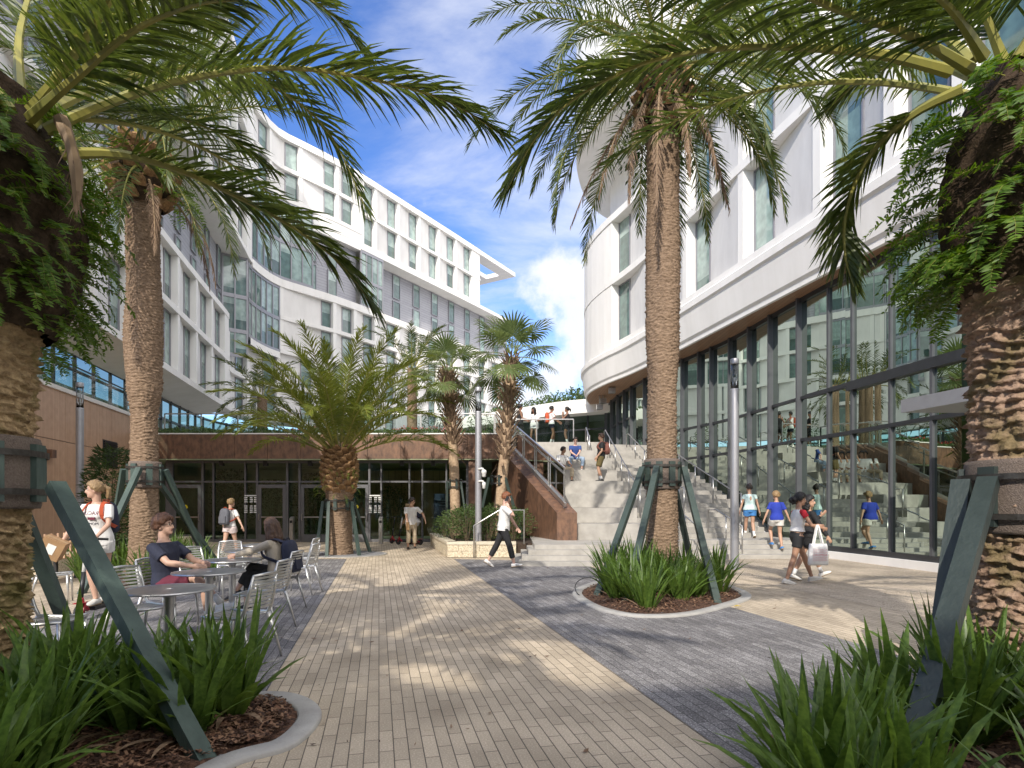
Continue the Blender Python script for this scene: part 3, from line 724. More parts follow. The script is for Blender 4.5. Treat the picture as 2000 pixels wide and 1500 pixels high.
b3 = MB(); band(b3, WOODP, 0, WOODP.len, 6.0, 6.04, -.08, -.04); part('balcony_rail', b3, M['dark'], LB)
part('glass_band_frame', f2, M['dark'], LB); part('glass_band', g2, M['bandglass'], LB)
bk = MB(); wall(bk, WOODP, 0, WOODP.len, 5.1, 6.65, -3.2, 2); part('inner_wall', bk, M['interior'], LB)
cl = MB(); wall(cl, WOODP, 0, WOODP.len, 6.62, 6.9, -.4, 2); part('lintel', cl, M['white'], LB)
part('wall', wh, M['white'], LB); part('relief_panel', st, M['stucco'], LB)['kind'] = 'stuff'; part('grey_tile_wall', gy, M['tile'], LB); part('soffit', so_, M['white'], LB)
# wall lights and louvred vent on the timber
def on_wood(px, py, w, h, name, mat, d=.16):
    s_ = WOODP.s_px(px); p = WOODP.at(s_); z = CH-(py-HY)/F*p.y
    b = MB(); band(b, WOODP, s_-w/2, s_+w/2, z-h/2, z+h/2, .002, d, 9); part(name, b, M[mat], LB)
for px, py in ((94, 886), (181, 901), (243, 912)): on_wood(px, py, .26, .24, 'wall_light', 'corten')
s_ = WOODP.s_px(215); pv = WOODP.at(s_); zv = CH-(888-HY)/F*pv.y
lv = MB()
for i in range(11): band(lv, WOODP, s_-.55, s_+.55, zv-.45+i*.085, zv-.40+i*.085, .0, .05, 9)
band(lv, WOODP, s_-.6, s_+.6, zv-.5, zv+.5, .001, .012, 9); part('vent_louvre', lv, M['dark'], LB)

# ------------------------------------------------------------------ glazed entrance wing under the terrace
EW = thing('entrance_wing', 'glazed entrance wing with grey doors under a brown panelled fascia', 'building', (-7, 24, 0), world=True)
FY = 23.6; x0, x1 = -15.3, CKL(23.6)-.02
b = MB(); q = x1
while q > x0:
    e = max(x0, q-1.335); b.box(((q+e)/2+.005, FY+.05, 3.86), (q-e-.014, .1, .98)); q -= 1.335
part('fascia_panel', b, M['corten'], EW)
b = MB(); b.box(((x0+x1)/2, FY+.14, 3.84), (x1-x0, .07, 1.0)); part('fascia_backing', b, M['black'], EW)
b = MB(); b.box(((x0+x1)/2, FY+.09, 4.375), (x1-x0, .22, .045)); part('coping', b, M['white'], EW)
b = MB(); b.box(((x0+x1)/2, FY+.75, 3.345), (x1-x0, 1.5, .03)); part('soffit', b, M['interior'], EW)
GYY = 24.15
def gx(px): return (px-1000)/F*GYY
fr = MB()
H = 3.33
for px, wpx in ((330, 10), (337, 4), (397, 4), (418, 3), (480, 3), (503, 4), (562, 4), (586, 4), (652, 4), (683, 3), (722, 4), (745, 3), (800, 3), (825, 3), (872, 3), (913, 5)):
    fr.box((gx(px), GYY, H/2), (wpx/F*GYY, .14, H))
for xa, xb in ((gx(330), gx(913)),):
    fr.box(((xa+xb)/2, GYY, 2.47), (xb-xa, .10, .07)); fr.box(((xa+xb)/2, GYY, H-.05), (xb-xa, .10, .10)); fr.box(((xa+xb)/2, GYY, .06), (xb-xa, .10, .12))
part('glazing_frame', fr, M['doorframe'], EW)
b = MB(); b.quad((gx(330), GYY+.01, .1), (gx(913), GYY+.01, .1), (gx(913), GYY+.01, H), (gx(330), GYY+.01, H)); part('glazing', b, M['glass'], EW)
for pa, pb, hs_ in ((340, 395, 1), (506, 560, -1), (589, 650, -1), (684, 721, 1)):
    xa, xb = gx(pa), gx(pb); b = MB(); st_ = .13
    b.box((xa+st_/2, GYY-.07, 1.18), (st_, .06, 2.34)); b.box((xb-st_/2, GYY-.07, 1.18), (st_, .06, 2.34))
    b.box(((xa+xb)/2, GYY-.07, 2.28), (xb-xa-2*st_, .06, .14)); b.box(((xa+xb)/2, GYY-.07, .16), (xb-xa-2*st_, .06, .30))
    d = part('door', b, M['doorframe'], EW)
    b = MB(); b.box(((xa+xb)/2, GYY-.11, 1.02), (xb-xa-2*st_, .04, .05)); part('push_bar', b, M['steel'], d)
    hx = xb-st_*.5 if hs_ > 0 else xa+st_*.5
    b = MB(); b.tube([(hx, GYY-.1, .88), (hx, GYY-.17, .9), (hx, GYY-.17, 1.14), (hx, GYY-.1, 1.16)], .018, 6); part('handle', b, M['steel'], d)
    b = MB(); b.quad((xa+st_, GYY-.065, .3), (xb-st_, GYY-.065, .3), (xb-st_, GYY-.065, 2.22), (xa+st_, GYY-.065, 2.22)); part('door_glass', b, M['glass'], d)
M['yellow'] = pm('yellow_sticker', (.62, .52, .02), None, 5, .6)
for px, py in ((365, 990), (697, 990)):
    b = MB(); z = CH-(py-HY)/F*GYY; b.add([(gx(px)+.085*cos(a), GYY-.082, z+.085*sin(a)) for a in [i*2*pi/20 for i in range(20)]], [tuple(range(20))])
    part('door_sticker', b, M['yellow'], EW)
M['whiteink'] = pm('white_lettering', (.78, .78, .76), None, 5, .7)
def text_mesh(s, size, extrude=0.0):
    cu = bpy.data.curves.new('txt', 'FONT'); cu.body = s; cu.size = size; cu.align_x = 'CENTER'; cu.align_y = 'CENTER'; cu.resolution_u = 3
    o = bpy.data.objects.new('txt', cu); COL.objects.link(o)
    dg = bpy.context.evaluated_depsgraph_get(); me = bpy.data.meshes.new_from_object(o.evaluated_get(dg))
    bpy.data.objects.remove(o); bpy.data.curves.remove(cu); return me
def notice(px):                                    # small white opening-hours lettering on the glass; rows too small to read
    b = MB(); xc = gx(px)
    for r in range(9):
        z = 1.90-r*.085
        for (xo, wd_) in (((-.0, .5),) if r == 0 else ((-.19, .15), (.03, .13), (.19, .12))):
            if r in (4,): continue
            b.box((xc+xo, GYY-.08, z), (wd_*(1 if r else 1)*uni(.8, 1), .002, .05))
    part('door_notice', b, M['whiteink'], EW)
notice(733); notice(491)
# ceiling-hung speakers under the fascia
b = MB()
for px in (433, 519, 606, 785, 846): b.box((gx(px), FY+.55, 3.22), (.16, .16, .2))
part('soffit_light', b, M['dark'], EW)
# room behind the glass
b = MB(); b.quad((-16, 24.3, .012), (-.6, 24.3, .012), (-.6, 31, .012), (-16, 31, .012)); struct('entry_floor', b, M['intfloor'])
b = MB(); b.quad((-16, 31, 0), (-.6, 31, 0), (-.6, 31, 3.5), (-16, 31, 3.5)); b.quad((-16, 24.3, 0), (-16, 31, 0), (-16, 31, 3.5), (-16, 24.3, 3.5)); b.quad((-16, 24.3, 3.4), (-.6, 24.3, 3.4), (-.6, 31, 3.4), (-16, 31, 3.4)); part('inner_wall', b, M['interior'], EW)
b = MB(); b.box((-5.2, 29, 1.6), (4.6, .12, 3.2)); part('inner_slat_wall', b, M['slatwall'], EW)
M['poster'] = pm('blue_poster', (.03, .045, .12), (.02, .025, .06), 3, .4)
b = MB(); b.box((gx(858), 25.3, 1.25), (.75, .05, 1.5)); part('poster_panel', b, M['poster'], EW)
b = MB()
for i, (w_, z) in enumerate(((.5, 1.72), (.46, 1.62), (.3, 1.5))): b.box((gx(858), 25.27, z), (w_, .004, .03))
part('poster_lettering', b, pm('pale_ink', (.25, .30, .45), None), EW)
for i in range(6):
    pass
# dark return beside the glazing
b = MB(); b.box((gx(921)+.12, 23.95, 1.68), (.42, .5, 3.34)); part('end_pier', b, M['corten'], EW)

# ------------------------------------------------------------------ brown stair cheek with glass guard
SC = thing('stair_cheek', 'sloping brown panelled cheek wall carrying a glass guard beside the seating tiers', 'wall', (0.5, 20, 0), world=True)
def cheek_z(Y): return 1.27+.4*(Y-17.4)
ys = [17.4, 19.0, 20.6, 22.2, 23.8, 25.1]
b = MB(); TH = .60
for i, (ya, yb) in enumerate(zip(ys, ys[1:])):
    ya2, yb2 = ya+.006, yb-.006
    xa, xb = CKL(ya2), CKL(yb2)
    zb = LZ-.0 if ya < 19.5 else 0.0
    vs = [(xa, ya2, zb), (xa+TH, ya2, zb), (xa+TH, ya2, cheek_z(ya2)), (xa, ya2, cheek_z(ya2)), (xb, yb2, zb), (xb+TH, yb2, zb), (xb+TH, yb2, cheek_z(yb2)), (xb, yb2, cheek_z(yb2))]
    b.add(vs, [(0, 1, 2, 3), (7, 6, 5, 4), (0, 3, 7, 4), (3, 2, 6, 7), (2, 1, 5, 6)])
part('cheek_panel', b, M['corten'], SC)
def rail_z(Y): return 2.5+.385*(Y-17.4)
xc = lambda Y: CKL(Y)+.34
b = MB(); n = 5
for i in range(n+1):
    Y = 17.75+(24.6-17.75)*i/n
    b.box((xc(Y), Y, (cheek_z(Y)+rail_z(Y))/2), (.03, .04, rail_z(Y)-cheek_z(Y)))
b.bar((xc(17.7), 17.7, rail_z(17.7)), (xc(24.65), 24.65, rail_z(24.65)), .06, .05)
b.bar((xc(17.7), 17.7, rail_z(17.7)-.2), (xc(24.65), 24.65, rail_z(24.65)-.2), .03, .03)
b.bar((xc(17.65), 17.65, cheek_z(17.65)+.14), (xc(24.65), 24.65, cheek_z(24.65)+.14), .07, .12)
part('guard_rail', b, M['steel'], SC)
b = MB(); b.quad((xc(17.75)+.03, 17.75, cheek_z(17.75)+.1), (xc(24.6)+.03, 24.6, cheek_z(24.6)+.1), (xc(24.6)+.03, 24.6, rail_z(24.6)-.05), (xc(17.75)+.03, 17.75, rail_z(17.75)-.05))
part('guard_glass', b, M['railglass'], SC)

# ------------------------------------------------------------------ glass railings on the terrace
def railing(pts, z, label, h=1.05, glass=True, step=1.55):
    pts = [V((p[0], p[1], z)) for p in pts]
    r = thing('glass_railing', label, 'railing', tuple(pts[0]), world=True)
    b, g = MB(), MB()
    b.tube([p+V((0, 0, h)) for p in pts], .028, 8)
    for a, c in zip(pts, pts[1:]):
        n = max(1, round((c-a).length/step))
        for i in range(n+1):
            p = a.lerp(c, i/n); b.box((p.x, p.y, z+h/2), (.045, .045, h))
        dlt = V((0, .03, 0))
        g.quad(a+dlt+V((0, 0, .06)), c+dlt+V((0, 0, .06)), c+dlt+V((0, 0, h-.1)), a+dlt+V((0, 0, h-.1)))
    part('rail', b, M['steel'], r)
    if glass: part('glass_panel', g, M['railglass'], r)
railing([(-14.6, 24.75), (-.75, 24.75)], TZ, 'glass railing with steel top rail along the planted edge of the terrace')
railing([(-.7, 24.75), (-.55, 26.35), (2.75, 26.35)], TZ, 'glass railing at the head of the seating tiers with four people behind')

# ------------------------------------------------------------------ stainless handrails
def handrail(pts, label, posts, r=.024):
    pts = [V(p) for p in pts]
    b = MB(); b.tube(pts, r, 8)
    for (t0, zb) in posts: b.tube([V((t0.x, t0.y, zb)), t0], r*.95, 8)
    return solo('handrail', b, M['steel'], label, 'handrail', 'stainless handrails on the steps', smooth=True)
def flight_z(Y, y0): return LZ+.4*(Y-y0)
def stair_rail(xa, ya, xb, yb, y0, label, h=.92, n=4):
    f = lambda s_: V((lerp(xa, xb, s_), lerp(ya, yb, s_), max(LZ, flight_z(lerp(ya, yb, s_), y0))+h))
    a, c = f(0), f(1)
    base = lambda p: min(TZ, max(LZ, flight_z(p.y, y0)))-.02
    tt_ = (c-a); tt_.z = 0; tt_.normalize()
    a0 = a-tt_*.25; e0 = c+tt_*.3
    a0.z = a.z; e0.z = c.z
    posts = [(f((i+.15)/n), base(f((i+.15)/n))) for i in range(n)]
    handrail([V((a0.x, a0.y, base(a0))), a0, a, c, e0, V((e0.x, e0.y, base(e0)))], label, posts)
stair_rail(4.12, 19.2, 4.15, 26.2, 17.5, 'stainless handrail between the seating tiers and the stair flight', n=5)
stair_rail(5.75, 20.0, 5.25, 26.6, 18.2, 'stainless handrail in the middle of the stair flight behind the big palm', n=5)
stair_rail(7.6, 19.9, 6.35, 26.4, 18.6, 'stainless handrail of the stair flight nearest the glass wall', n=5)
stair_rail(3.3, 25.2, 3.35, 26.6, 17.5, 'short stainless handrail at the top of the seating tiers', n=2)
def lowrail(xa, ya, xb, yb, z0, z1, label, h=.9):
    handrail([(xa, ya, z0), (xa, ya, z0+h), (xb-(xb-xa)*.25, yb-(yb-ya)*.25, z1+h), (xb, yb, z1+h), (xb, yb, z1)], label, [(V((lerp(xa, xb, .45), lerp(ya, yb, .45), lerp(z0, z1, .6)+h)), lerp(z0, z1, .45))])
lowrail(6.55, 16.75, 6.2, 18.6, 0, LZ, 'short stainless handrail on the low steps just left of the blue shirted woman')
lowrail(5.2, 16.5, 5.0, 18.4, 0, LZ, 'short stainless handrail on the low steps behind the tall grey lamp post')
handrail([(-1.08, 16.7, 0), (-1.08, 16.7, .92), (-.35, 16.7, 1.36), (.34, 16.7, 1.36), (.34, 16.7, .4)], 'stainless handrail in front of the stone planter beside the man on the phone', [])

# ------------------------------------------------------------------ low white building behind the terrace
BB = thing('pavilion', 'low white pavilion with a planted roof at the back of the terrace', 'building', (0, 40, TZ), world=True)
bp_ = Plan([(p.x, p.y) for p in catmull([V((-6.5, 47.5, 0)), V((-4.3, 45, 0)), V((0, 40.8, 0)), V((3, 38, 0)), V((6.2, 36.3, 0))], 4)], 1)
b = MB(); band(b, bp_, 0, bp_.len, 7.35, 7.9, -8, .0); band(b, bp_, .0, bp_.len, 7.95, 8.3, -8, -.5); band(b, bp_, 0, bp_.len, 7.9, 7.95, -8, -.55); part('roof', b, M['white'], BB)
g, f = MB(), MB(); wall(g, bp_, 0, bp_.len, 4.3, 7.35, -1.2); q = 0
while q < bp_.len: band(f, bp_, q, q+.09, 4.3, 7.35, -1.25, -1.12, 9); q += 1.5
band(f, bp_, 0, bp_.len, 6.4, 6.5, -1.25, -1.14)
part('glass_wall', g, M['fglass'], BB); part('mullion', f, M['dark'], BB)
b = MB(); wall(b, bp_, 0, bp_.len, 4.3, 7.35, -4); part('inner_wall', b, M['interior'], BB)

# ------------------------------------------------------------------ the curved white and glass building on the right
RB = thing('curved_building', 'curved white building on the right with deep windows above a finned glass wall', 'building', (10, 20, 0), world=True)
EDGE = [V((10.84, 6, 0)), V((9.94, 10, 0)), V((8.58, 16, 0)), V((7.23, 22, 0)), V((6.3, 26, 0)), V((5.6, 28.6, 0)), V((4.75, 31, 0)), V((4.25, 33.4, 0)), V((4.45, 35.8, 0)), V((5.4, 38.4, 0)), V((7.2, 40.2, 0)), V((9.5, 41, 0))]
WP = Plan([(p.x, p.y) for p in catmull(EDGE, 6)], -1)
wh, st, sf = MB(), MB(), MB()
n = 110; q = [WP.len*i/n for i in range(n+1)]
LIPZ = 9.42
prof = [(.16, LIPZ), (.22, LIPZ-.06), (.22, LIPZ-.3), (.14, LIPZ-.36), (.02, 8.1), (-.06, 8.02), (-.06, 7.86), (-.14, 7.84)]
vs = []
for x in q: vs += [WP.at(x, d, z) for d, z in prof]
m_ = len(prof)
wh.add(vs, [(i*m_+k, (i+1)*m_+k, (i+1)*m_+k+1, i*m_+k+1) for i in range(n) for k in range(m_-1)])
wh.add([WP.at(x, .16, LIPZ) for x in q]+[WP.at(x, -.6, LIPZ) for x in q], [(i, i+1, n+1+i+1, n+1+i) for i in range(n)])
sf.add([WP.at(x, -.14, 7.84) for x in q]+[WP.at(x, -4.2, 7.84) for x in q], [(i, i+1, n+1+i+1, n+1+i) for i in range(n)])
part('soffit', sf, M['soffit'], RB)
sL = WP.s_px(1137) or WP.len*.8
nearw = [(WP.s_px(b_), WP.s_px(b_)+1.05) for b_ in (1990, 1826, 1660, 1490, 1368, 1290, 1216)]
nearw = [x for x in nearw if x[0] is not None]; nearw.sort()
s6 = 0.3; sTop = WP.s_y(27.5)
for z0, z1, e in ((LIPZ, 12.75, 0), (12.75, 16.1, 0), (16.1, 19.4, 1), (19.4, 22.7, 1), (22.7, 26, 1)):
    lim = WP.len-.2 if not e else sTop
    relief_row(RB, wh, st, WP, s6, lim, z0, z1, 3.6, 1.05, r=.45, fin=.3, ledge=.30, wins=[x for x in nearw if x[1] < lim], trans=False)
band(wh, WP, sTop-2, WP.len-.2, 15.95, 16.3, -2, .05)
wall(wh, WP, sTop-.5, WP.len-.2, 16.3, 20.2, -1.5)
up = catmull([V((7.0, 23.5, 0)), V((5.3, 26.0, 0)), V((4.1, 28.0, 0)), V((3.45, 30.2, 0)), V((3.65, 32.8, 0)), V((4.7, 36, 0)), V((6.6, 38.3, 0)), V((9.5, 39, 0))], 6)
wh.prism([(p.x, p.y) for p in up]+[(12, 39), (12, 23.5)], 20.0, 26.5)
wh.quad((10.84, 6, 7.86), (22, 9, 7.86), (22, 9, 26), (10.84, 6, 26))
part('wall', wh, M['white'], RB)
if st.v: part('relief_panel', st, M['stucco'], RB)
# glass wall
GW = Plan([(p.x, p.y) for p in catmull([V((x, y, 0)) for x, y in [(11.7, 7), (10.55, 10.2), (9.7, 12.7), (9.25, 15.8), (8.98, 17.4), (8.67, 19.7), (8.3, 22.6), (7.55, 25.2), (7.05, 26.8), (6.55, 30.4), (6.15, 33.3), (6.0, 38.3)]], 4)], -1)
def ground_at(Y): return max(.18, min(4.3, .50+(Y-19.7)*.40+.02))
g = MB(); n = 90
q = [GW.len*i/n for i in range(n+1)]
g.add([GW.at(x, 0, ground_at(GW.at(x).y)) for x in q]+[GW.at(x, 0, 7.84) for x in q], [(i, i+1, n+1+i+1, n+1+i) for i in range(n)])
part('glass_wall', g, M['fglass'], RB)
ffins = [1186, 1197, 1209, 1222, 1236, 1262, 1285, 1308, 1336, 1369, 1393, 1430, 1468, 1509, 1565, 1620, 1667, 1742, 1823, 1912, 2010]
for px in ffins:
    s_ = GW.s_px(px)
    if s_ is None: continue
    Y = GW.at(s_).y; b = MB(); dd = .17 if px < 1600 else .07
    z0 = ground_at(Y)
    band(b, GW, s_-.035, s_+.035, z0, 7.84, -.12, dd, 9); part('facade_fin', b, M['fin'], RB)
for i in range(5):                                  # fins beyond the edge of the picture
    s_ = .25+i*1.0; b = MB(); band(b, GW, s_-.035, s_+.035, .18, 7.84, -.12, .07, 9)
    if GW.at(s_).y < GW.at(GW.s_px(2010)).y-.5: part('facade_fin', b, M['fin'], RB)
b = MB()
for z, a_, c_ in ((3.5, 1576, 1160), (4.78, 1576, 1160), (6.2, 1240, 1160)):
    sa, sb_ = GW.s_px(a_), GW.len-.2
    if z == 3.5: sb_ = GW.s_y(27)
    if z == 4.78: sb_ = GW.s_y(30)
    band(b, GW, sa, sb_, z-.045, z+.045, -.08, .06)
sn = GW.s_px(1660)
band(b, GW, 0.1, sn, 4.6, 4.84, -.1, .12); band(b, GW, sn, GW.s_px(1576), 4.72, 4.84, -.1, .08); band(b, GW, 0.1, GW.s_px(1576), 3.42, 3.52, -.1, .08)
band(b, GW, .1, GW.len-.2, 7.7, 7.84, -.1, .08)
nb = 40
qq = [GW.len*i/nb for i in range(nb+1)]
for i in range(nb):
    za, zb = ground_at(GW.at(qq[i]).y), ground_at(GW.at(qq[i+1]).y)
    v = [GW.at(qq[i], -.06, za-.02), GW.at(qq[i], .08, za-.02), GW.at(qq[i], .08, za+.16), GW.at(qq[i], -.06, za+.16), GW.at(qq[i+1], -.06, zb-.02), GW.at(qq[i+1], .08, zb-.02), GW.at(qq[i+1], .08, zb+.16), GW.at(qq[i+1], -.06, zb+.16)]
    b.add(v, [(0, 4, 7, 3), (3, 7, 6, 2), (2, 6, 5, 1)])
part('transom', b, M['dark'], RB)
# room behind
b = MB(); wall(b, GW, .1, GW.len-.2, 0, 7.8, -5.0, 1.2); part('inner_wall', b, M['interior'], RB)
b = MB(); q = [GW.len*i/40 for i in range(41)]
b.add([GW.at(x, -.2, .15) for x in q]+[GW.at(x, -5, .15) for x in q], [(i, i+1, 41+i+1, 41+i) for i in range(40)])
band(b, GW, .2, GW.len-.3, 4.1, 4.3, -5, -1.6); part('inner_floor', b, M['intfloor'], RB)
M['redpaint'] = pm('red_band', (.36, .035, .04), None, 4, .5)
b = MB(); band(b, GW, GW.s_px(1560), GW.s_px(1400), 4.05, 4.32, -1.58, -1.5); part('red_band', b, M['redpaint'], RB)
# entrance canopy
def up_(u, Y, z): return (u-.226*Y, Y, z)
b = MB(); vs = [up_(u, Y, z) for z in (3.36, 3.62) for u, Y in ((10.55, 11.9), (12.05, 11.9), (12.05, 7.6), (10.55, 7.6))]
b.add(vs, [(3, 2, 1, 0), (4, 5, 6, 7), (0, 1, 5, 4), (1, 2, 6, 5), (2, 3, 7, 6), (3, 0, 4, 7)]); part('door_canopy', b, M['pole'], RB)
# little loudspeakers and cameras under the far soffit
for px, py in ((1195, 763), (1178, 783), (1171, 795)):
    s_ = WP.s_px(px) or sL; p = P(px, py, 31.5 if px > 1185 else 34)
    b = MB(); b.box(p, (.35, .3, .28)); b.tube([p+V((0, 0, .14)), V((p.x, p.y, 7.86))], .03, 6)
    part('soffit_speaker', b, M['steel'], RB)

# ------------------------------------------------------------------ unseen building added behind the photographer to shade the foreground (also shows in the glass)
OB = thing('added_shade_building', 'pale unseen building added behind the photographer to shade the foreground', 'building', (0, -19, 0), world=True)
b = MB(); b.box((1, -19, 7.2), (60, 8, 14.4)); part('wall', b, M['stucco'], OB)
b = MB()
for i in range(14):
    for z in (1.8, 5.0, 8.2, 11.4): b.box((-19+i*2.9, -14.98, z), (1.3, .06, 1.9))
part('window', b, M['pane'], OB)
# ------------------------------------------------------------------ palms
def leaflet(mb, p, d, wv, ln, w, droop, mi=0, segs=2):
    """narrow folded blade from p along d, width direction wv, bending down"""
    a = p; g = V((0, 0, -1)); dd = d.copy(); vs = []; q = p.copy(); n = segs
    for i in range(n):
        ww = w*(1.0 if i == 0 else .92)*(1 if i < n-1 or n == 1 else .8)
        if i == 0: ww = w*.55
        vs += [q-wv*ww, q+wv*ww]
        dd = (dd+g*droop/n*(i+.6)).normalized(); q = q+dd*(ln/n)
    vs.append(q)
    fs = [(2*i, 2*i+1, 2*i+3, 2*i+2) for i in range(n-1)]+[(2*n-2, 2*n-1, 2*n)]
    mb.add(vs, fs, mi)
def spath(pts, n):
    c = catmull(pts, 8); L_ = [0.0]
    for a, b in zip(c, c[1:]): L_.append(L_[-1]+(b-a).length)
    o = []
    for i in range(n+1):
        t_ = L_[-1]*i/n; k = 0
        while k < len(L_)-2 and L_[k+1] < t_: k += 1
        f = (t_-L_[k])/max(1e-6, L_[k+1]-L_[k]); o.append(c[k].lerp(c[k+1], f))
    return o, L_[-1]
def arch(base, az, e0, e1, ln, n=14, pw=1.3, sway=0.0):
    p = V(base); o = [p.copy()]
    for i in range(n):
        t_ = (i+.5)/n; e = radians(lerp(e0, e1, t_**pw)); a = az+sway*t_
        p = p+V((cos(a)*cos(e), sin(a)*cos(e), sin(e)))*(ln/n); o.append(p.copy())
    return o
def pinnate(mb, pts, length, pairs, leaf, w, rr, bare=.14, r0=.03, vlift=.35, droop=.35, fwd=(62, 22), up0=None, segs=2, mi=0, ri=1, jit=.12, fold=0.0):
    """feather leaf: midrib along pts with narrow leaflets on both sides"""
    n = len(pts)-1
    mb.tube(pts, [lerp(r0, r0*.12, (i/n)**.7) for i in range(n+1)], 6, ri)
    up_ref = up0 or V((0, 0, 1))
    for k in range(pairs):
        t_ = bare+(1-bare)*(k+.5)/pairs
        x = t_*n; i = min(int(x), n-1); f = x-i
        p = pts[i].lerp(pts[i+1], f); T = (pts[i+1]-pts[i]).normalized()
        S = T.cross(up_ref)
        if S.length < .05: S = T.cross(V((cos(k*.01), sin(k*.01), .2)))
        S.normalize(); U = S.cross(T).normalized()
        u = (t_-bare)/(1-bare)
        prof = min(1, .45+u*2.6)*(1 if u < .55 else lerp(1, .42, ((u-.55)/.45)**1.4))
        ang = radians(lerp(fwd[0], fwd[1], u**1.2))
        for sg in (-1, 1):
            a = ang+rr.gauss(0, jit); vl = vlift+rr.gauss(0, jit*1.6)
            d = (S*sg*sin(a)*cos(vl)+T*cos(a)+U*sin(vl)*sin(a)).normalized()
            wv = (T-d*T.dot(d)).normalized()
            wv = (wv*cos(.5)+U*sin(.5)*rr.choice((-1, 1))*rr.uniform(.3, 1.4)).normalized()
            leaflet(mb, p, d, wv, leaf*prof*rr.uniform(.85, 1.1), w*(.7+.3*prof), droop*rr.uniform(.5, 1.5), mi, segs)
def tr_surface(name, base, top, prof, rr, nseg=64, rings=220, ring_h=.055, amp=.018, rough=.012, mat='trunk', parent=None, lump=.03, seed=0.0, bend=None):
    """trunk with stacked leaf scars; prof = [(t, radius)]"""
    b = MB(); base = V(base); top = V(top); Ht = (top-base).length
    def rad(t_):
        for (a, ra), (c, rc) in zip(prof, prof[1:]):
            if a <= t_ <= c:
                u = (t_-a)/(c-a); u = u*u*(3-2*u); return lerp(ra, rc, u)
        return prof[-1][1]
    vs = []
    for j in range(rings+1):
        t_ = j/rings; z = t_*Ht
        c = base.lerp(top, t_)
        if bend: c = c+V(bend)*sin(pi*t_)
        for i in range(nseg):
            a = 2*pi*i/nseg; ca, sa = cos(a), sin(a)
            wob = noise.noise(V((ca*1.6+seed, sa*1.6, z*1.7)))*ring_h*1.5
            zz = (z+wob)/ring_h+ .5*i/nseg*2
            ph = zz % 1.0; ln = math.floor(zz)
            saw = (1-ph)**1.6
            cell = noise.noise(V((ca*4.5+ln*.37+seed, sa*4.5, ln*1.31)))
            nz = noise.noise(V((ca*9+seed, sa*9, z*17)))*rough+noise.noise(V((ca*22+seed, sa*22, z*40)))*rough*.7
            lp = noise.noise(V((ca*1.1+seed*2, sa*1.1, z*.8)))*lump
            r = rad(t_)+amp*saw*(.75+.8*cell)+nz+lp
            vs.append((c.x+ca*r, c.y+sa*r, c.z))
    fs = [(j*nseg+i, j*nseg+(i+1) % nseg, (j+1)*nseg+(i+1) % nseg, (j+1)*nseg+i) for j in range(rings) for i in range(nseg)]
    fs += [tuple(rings*nseg+i for i in range(nseg))]
    b.add(vs, fs)
    return part(name, b, M[mat], parent, True)
def boot(parent, c, r, h, rr, mat='boot', scales=0, seed=0.0, prof=None):
    """swollen fibrous mass under the crown, optionally with cut leaf bases"""
    c = V(c); b = MB(); nseg, rings = 48, 36; vs = []
    for j in range(rings+1):
        t_ = j/rings
        rad = r*(prof(t_) if prof else (.72+.42*sin(pi*min(1, t_*1.08))))
        for i in range(nseg):
            a = 2*pi*i/nseg
            rn = rad*(1+.10*noise.noise(V((cos(a)*3+seed, sin(a)*3, t_*4)))+.07*noise.noise(V((cos(a)*11+seed, sin(a)*11, t_*15))))
            vs.append((c.x+cos(a)*rn, c.y+sin(a)*rn, c.z+h*t_))
    b.add(vs, [(j*nseg+i, j*nseg+(i+1) % nseg, (j+1)*nseg+(i+1) % nseg, (j+1)*nseg+i) for j in range(rings) for i in range(nseg)]+[tuple(rings*nseg+i for i in range(nseg))])
    o = part('fibrous_boot', b, M[mat], parent, True)
    if scales:
        s_ = MB(); gold = 2.39996
        for k in range(scales):
            t_ = (k+.5)/scales; a = k*gold; rr_ = r*(prof(t_) if prof else (.72+.42*sin(pi*min(1, t_*1.08))))
            p = c+V((cos(a)*rr_*.96, sin(a)*rr_*.96, h*t_))
            dn = V((cos(a), sin(a), .75)).normalized(); sd = V((-sin(a), cos(a), 0)); u = sd.cross(dn)
            w_, l_, th = r*.26, r*.42, r*.10
            vs = []
            for tt_, ww, hh in ((0, 1, 1), (.6, .8, .9), (1, .5, .55)):
                for sx, sy in ((-1, -1), (1, -1), (1, 1), (-1, 1)): vs.append(p+dn*l_*tt_+sd*sx*w_*ww+u*sy*th*hh)
            fs = [(j*4+i, j*4+(i+1) % 4, (j+1)*4+(i+1) % 4, (j+1)*4+i) for j in range(2) for i in range(4)]+[(8, 9, 10, 11)]
            s_.add(vs, fs)
        part('leaf_bases', s_, M['bootscale'], parent)
    return o
def frond(parent, pts, leaf, pairs, w, rr, mat='frond', rmat='rachis', name='frond', **kw):
    b = MB(); pinnate(b, pts, 0, pairs, leaf, w, rr, **kw)
    return part(name, b, [M[mat], M[rmat]], parent)
def date_crown(parent, c, n, ln, rr, leaf, pairs, w, mat='frond', e_hi=82, e_lo=-32, r_in=.25, pw=1.3, droop=70, skip=None, segs=2, r0=.03, az0=0.0, **kw):
    gold = 2.39996
    for k in range(n):
        u = (k+.5)/n; az = az0+k*gold+rr.uniform(-.2, .2); e0 = lerp(e_hi, e_lo, u**.9)+rr.uniform(-6, 6)
        e1 = e0-droop*rr.uniform(.75, 1.25)-(15 if u > .5 else 0)
        if skip and skip(az % (2*pi), e0): continue
        l_ = ln*rr.uniform(.85, 1.08)*(1 if u > .1 else .75)
        base = V(c)+V((cos(az)*r_in, sin(az)*r_in, lerp(.25, -.25, u)))
        frond(parent, arch(base, az, e0, max(-88, e1), l_, 14, pw, rr.uniform(-.25, .25)), leaf, pairs, w, rr, mat, segs=segs, r0=r0, **kw)
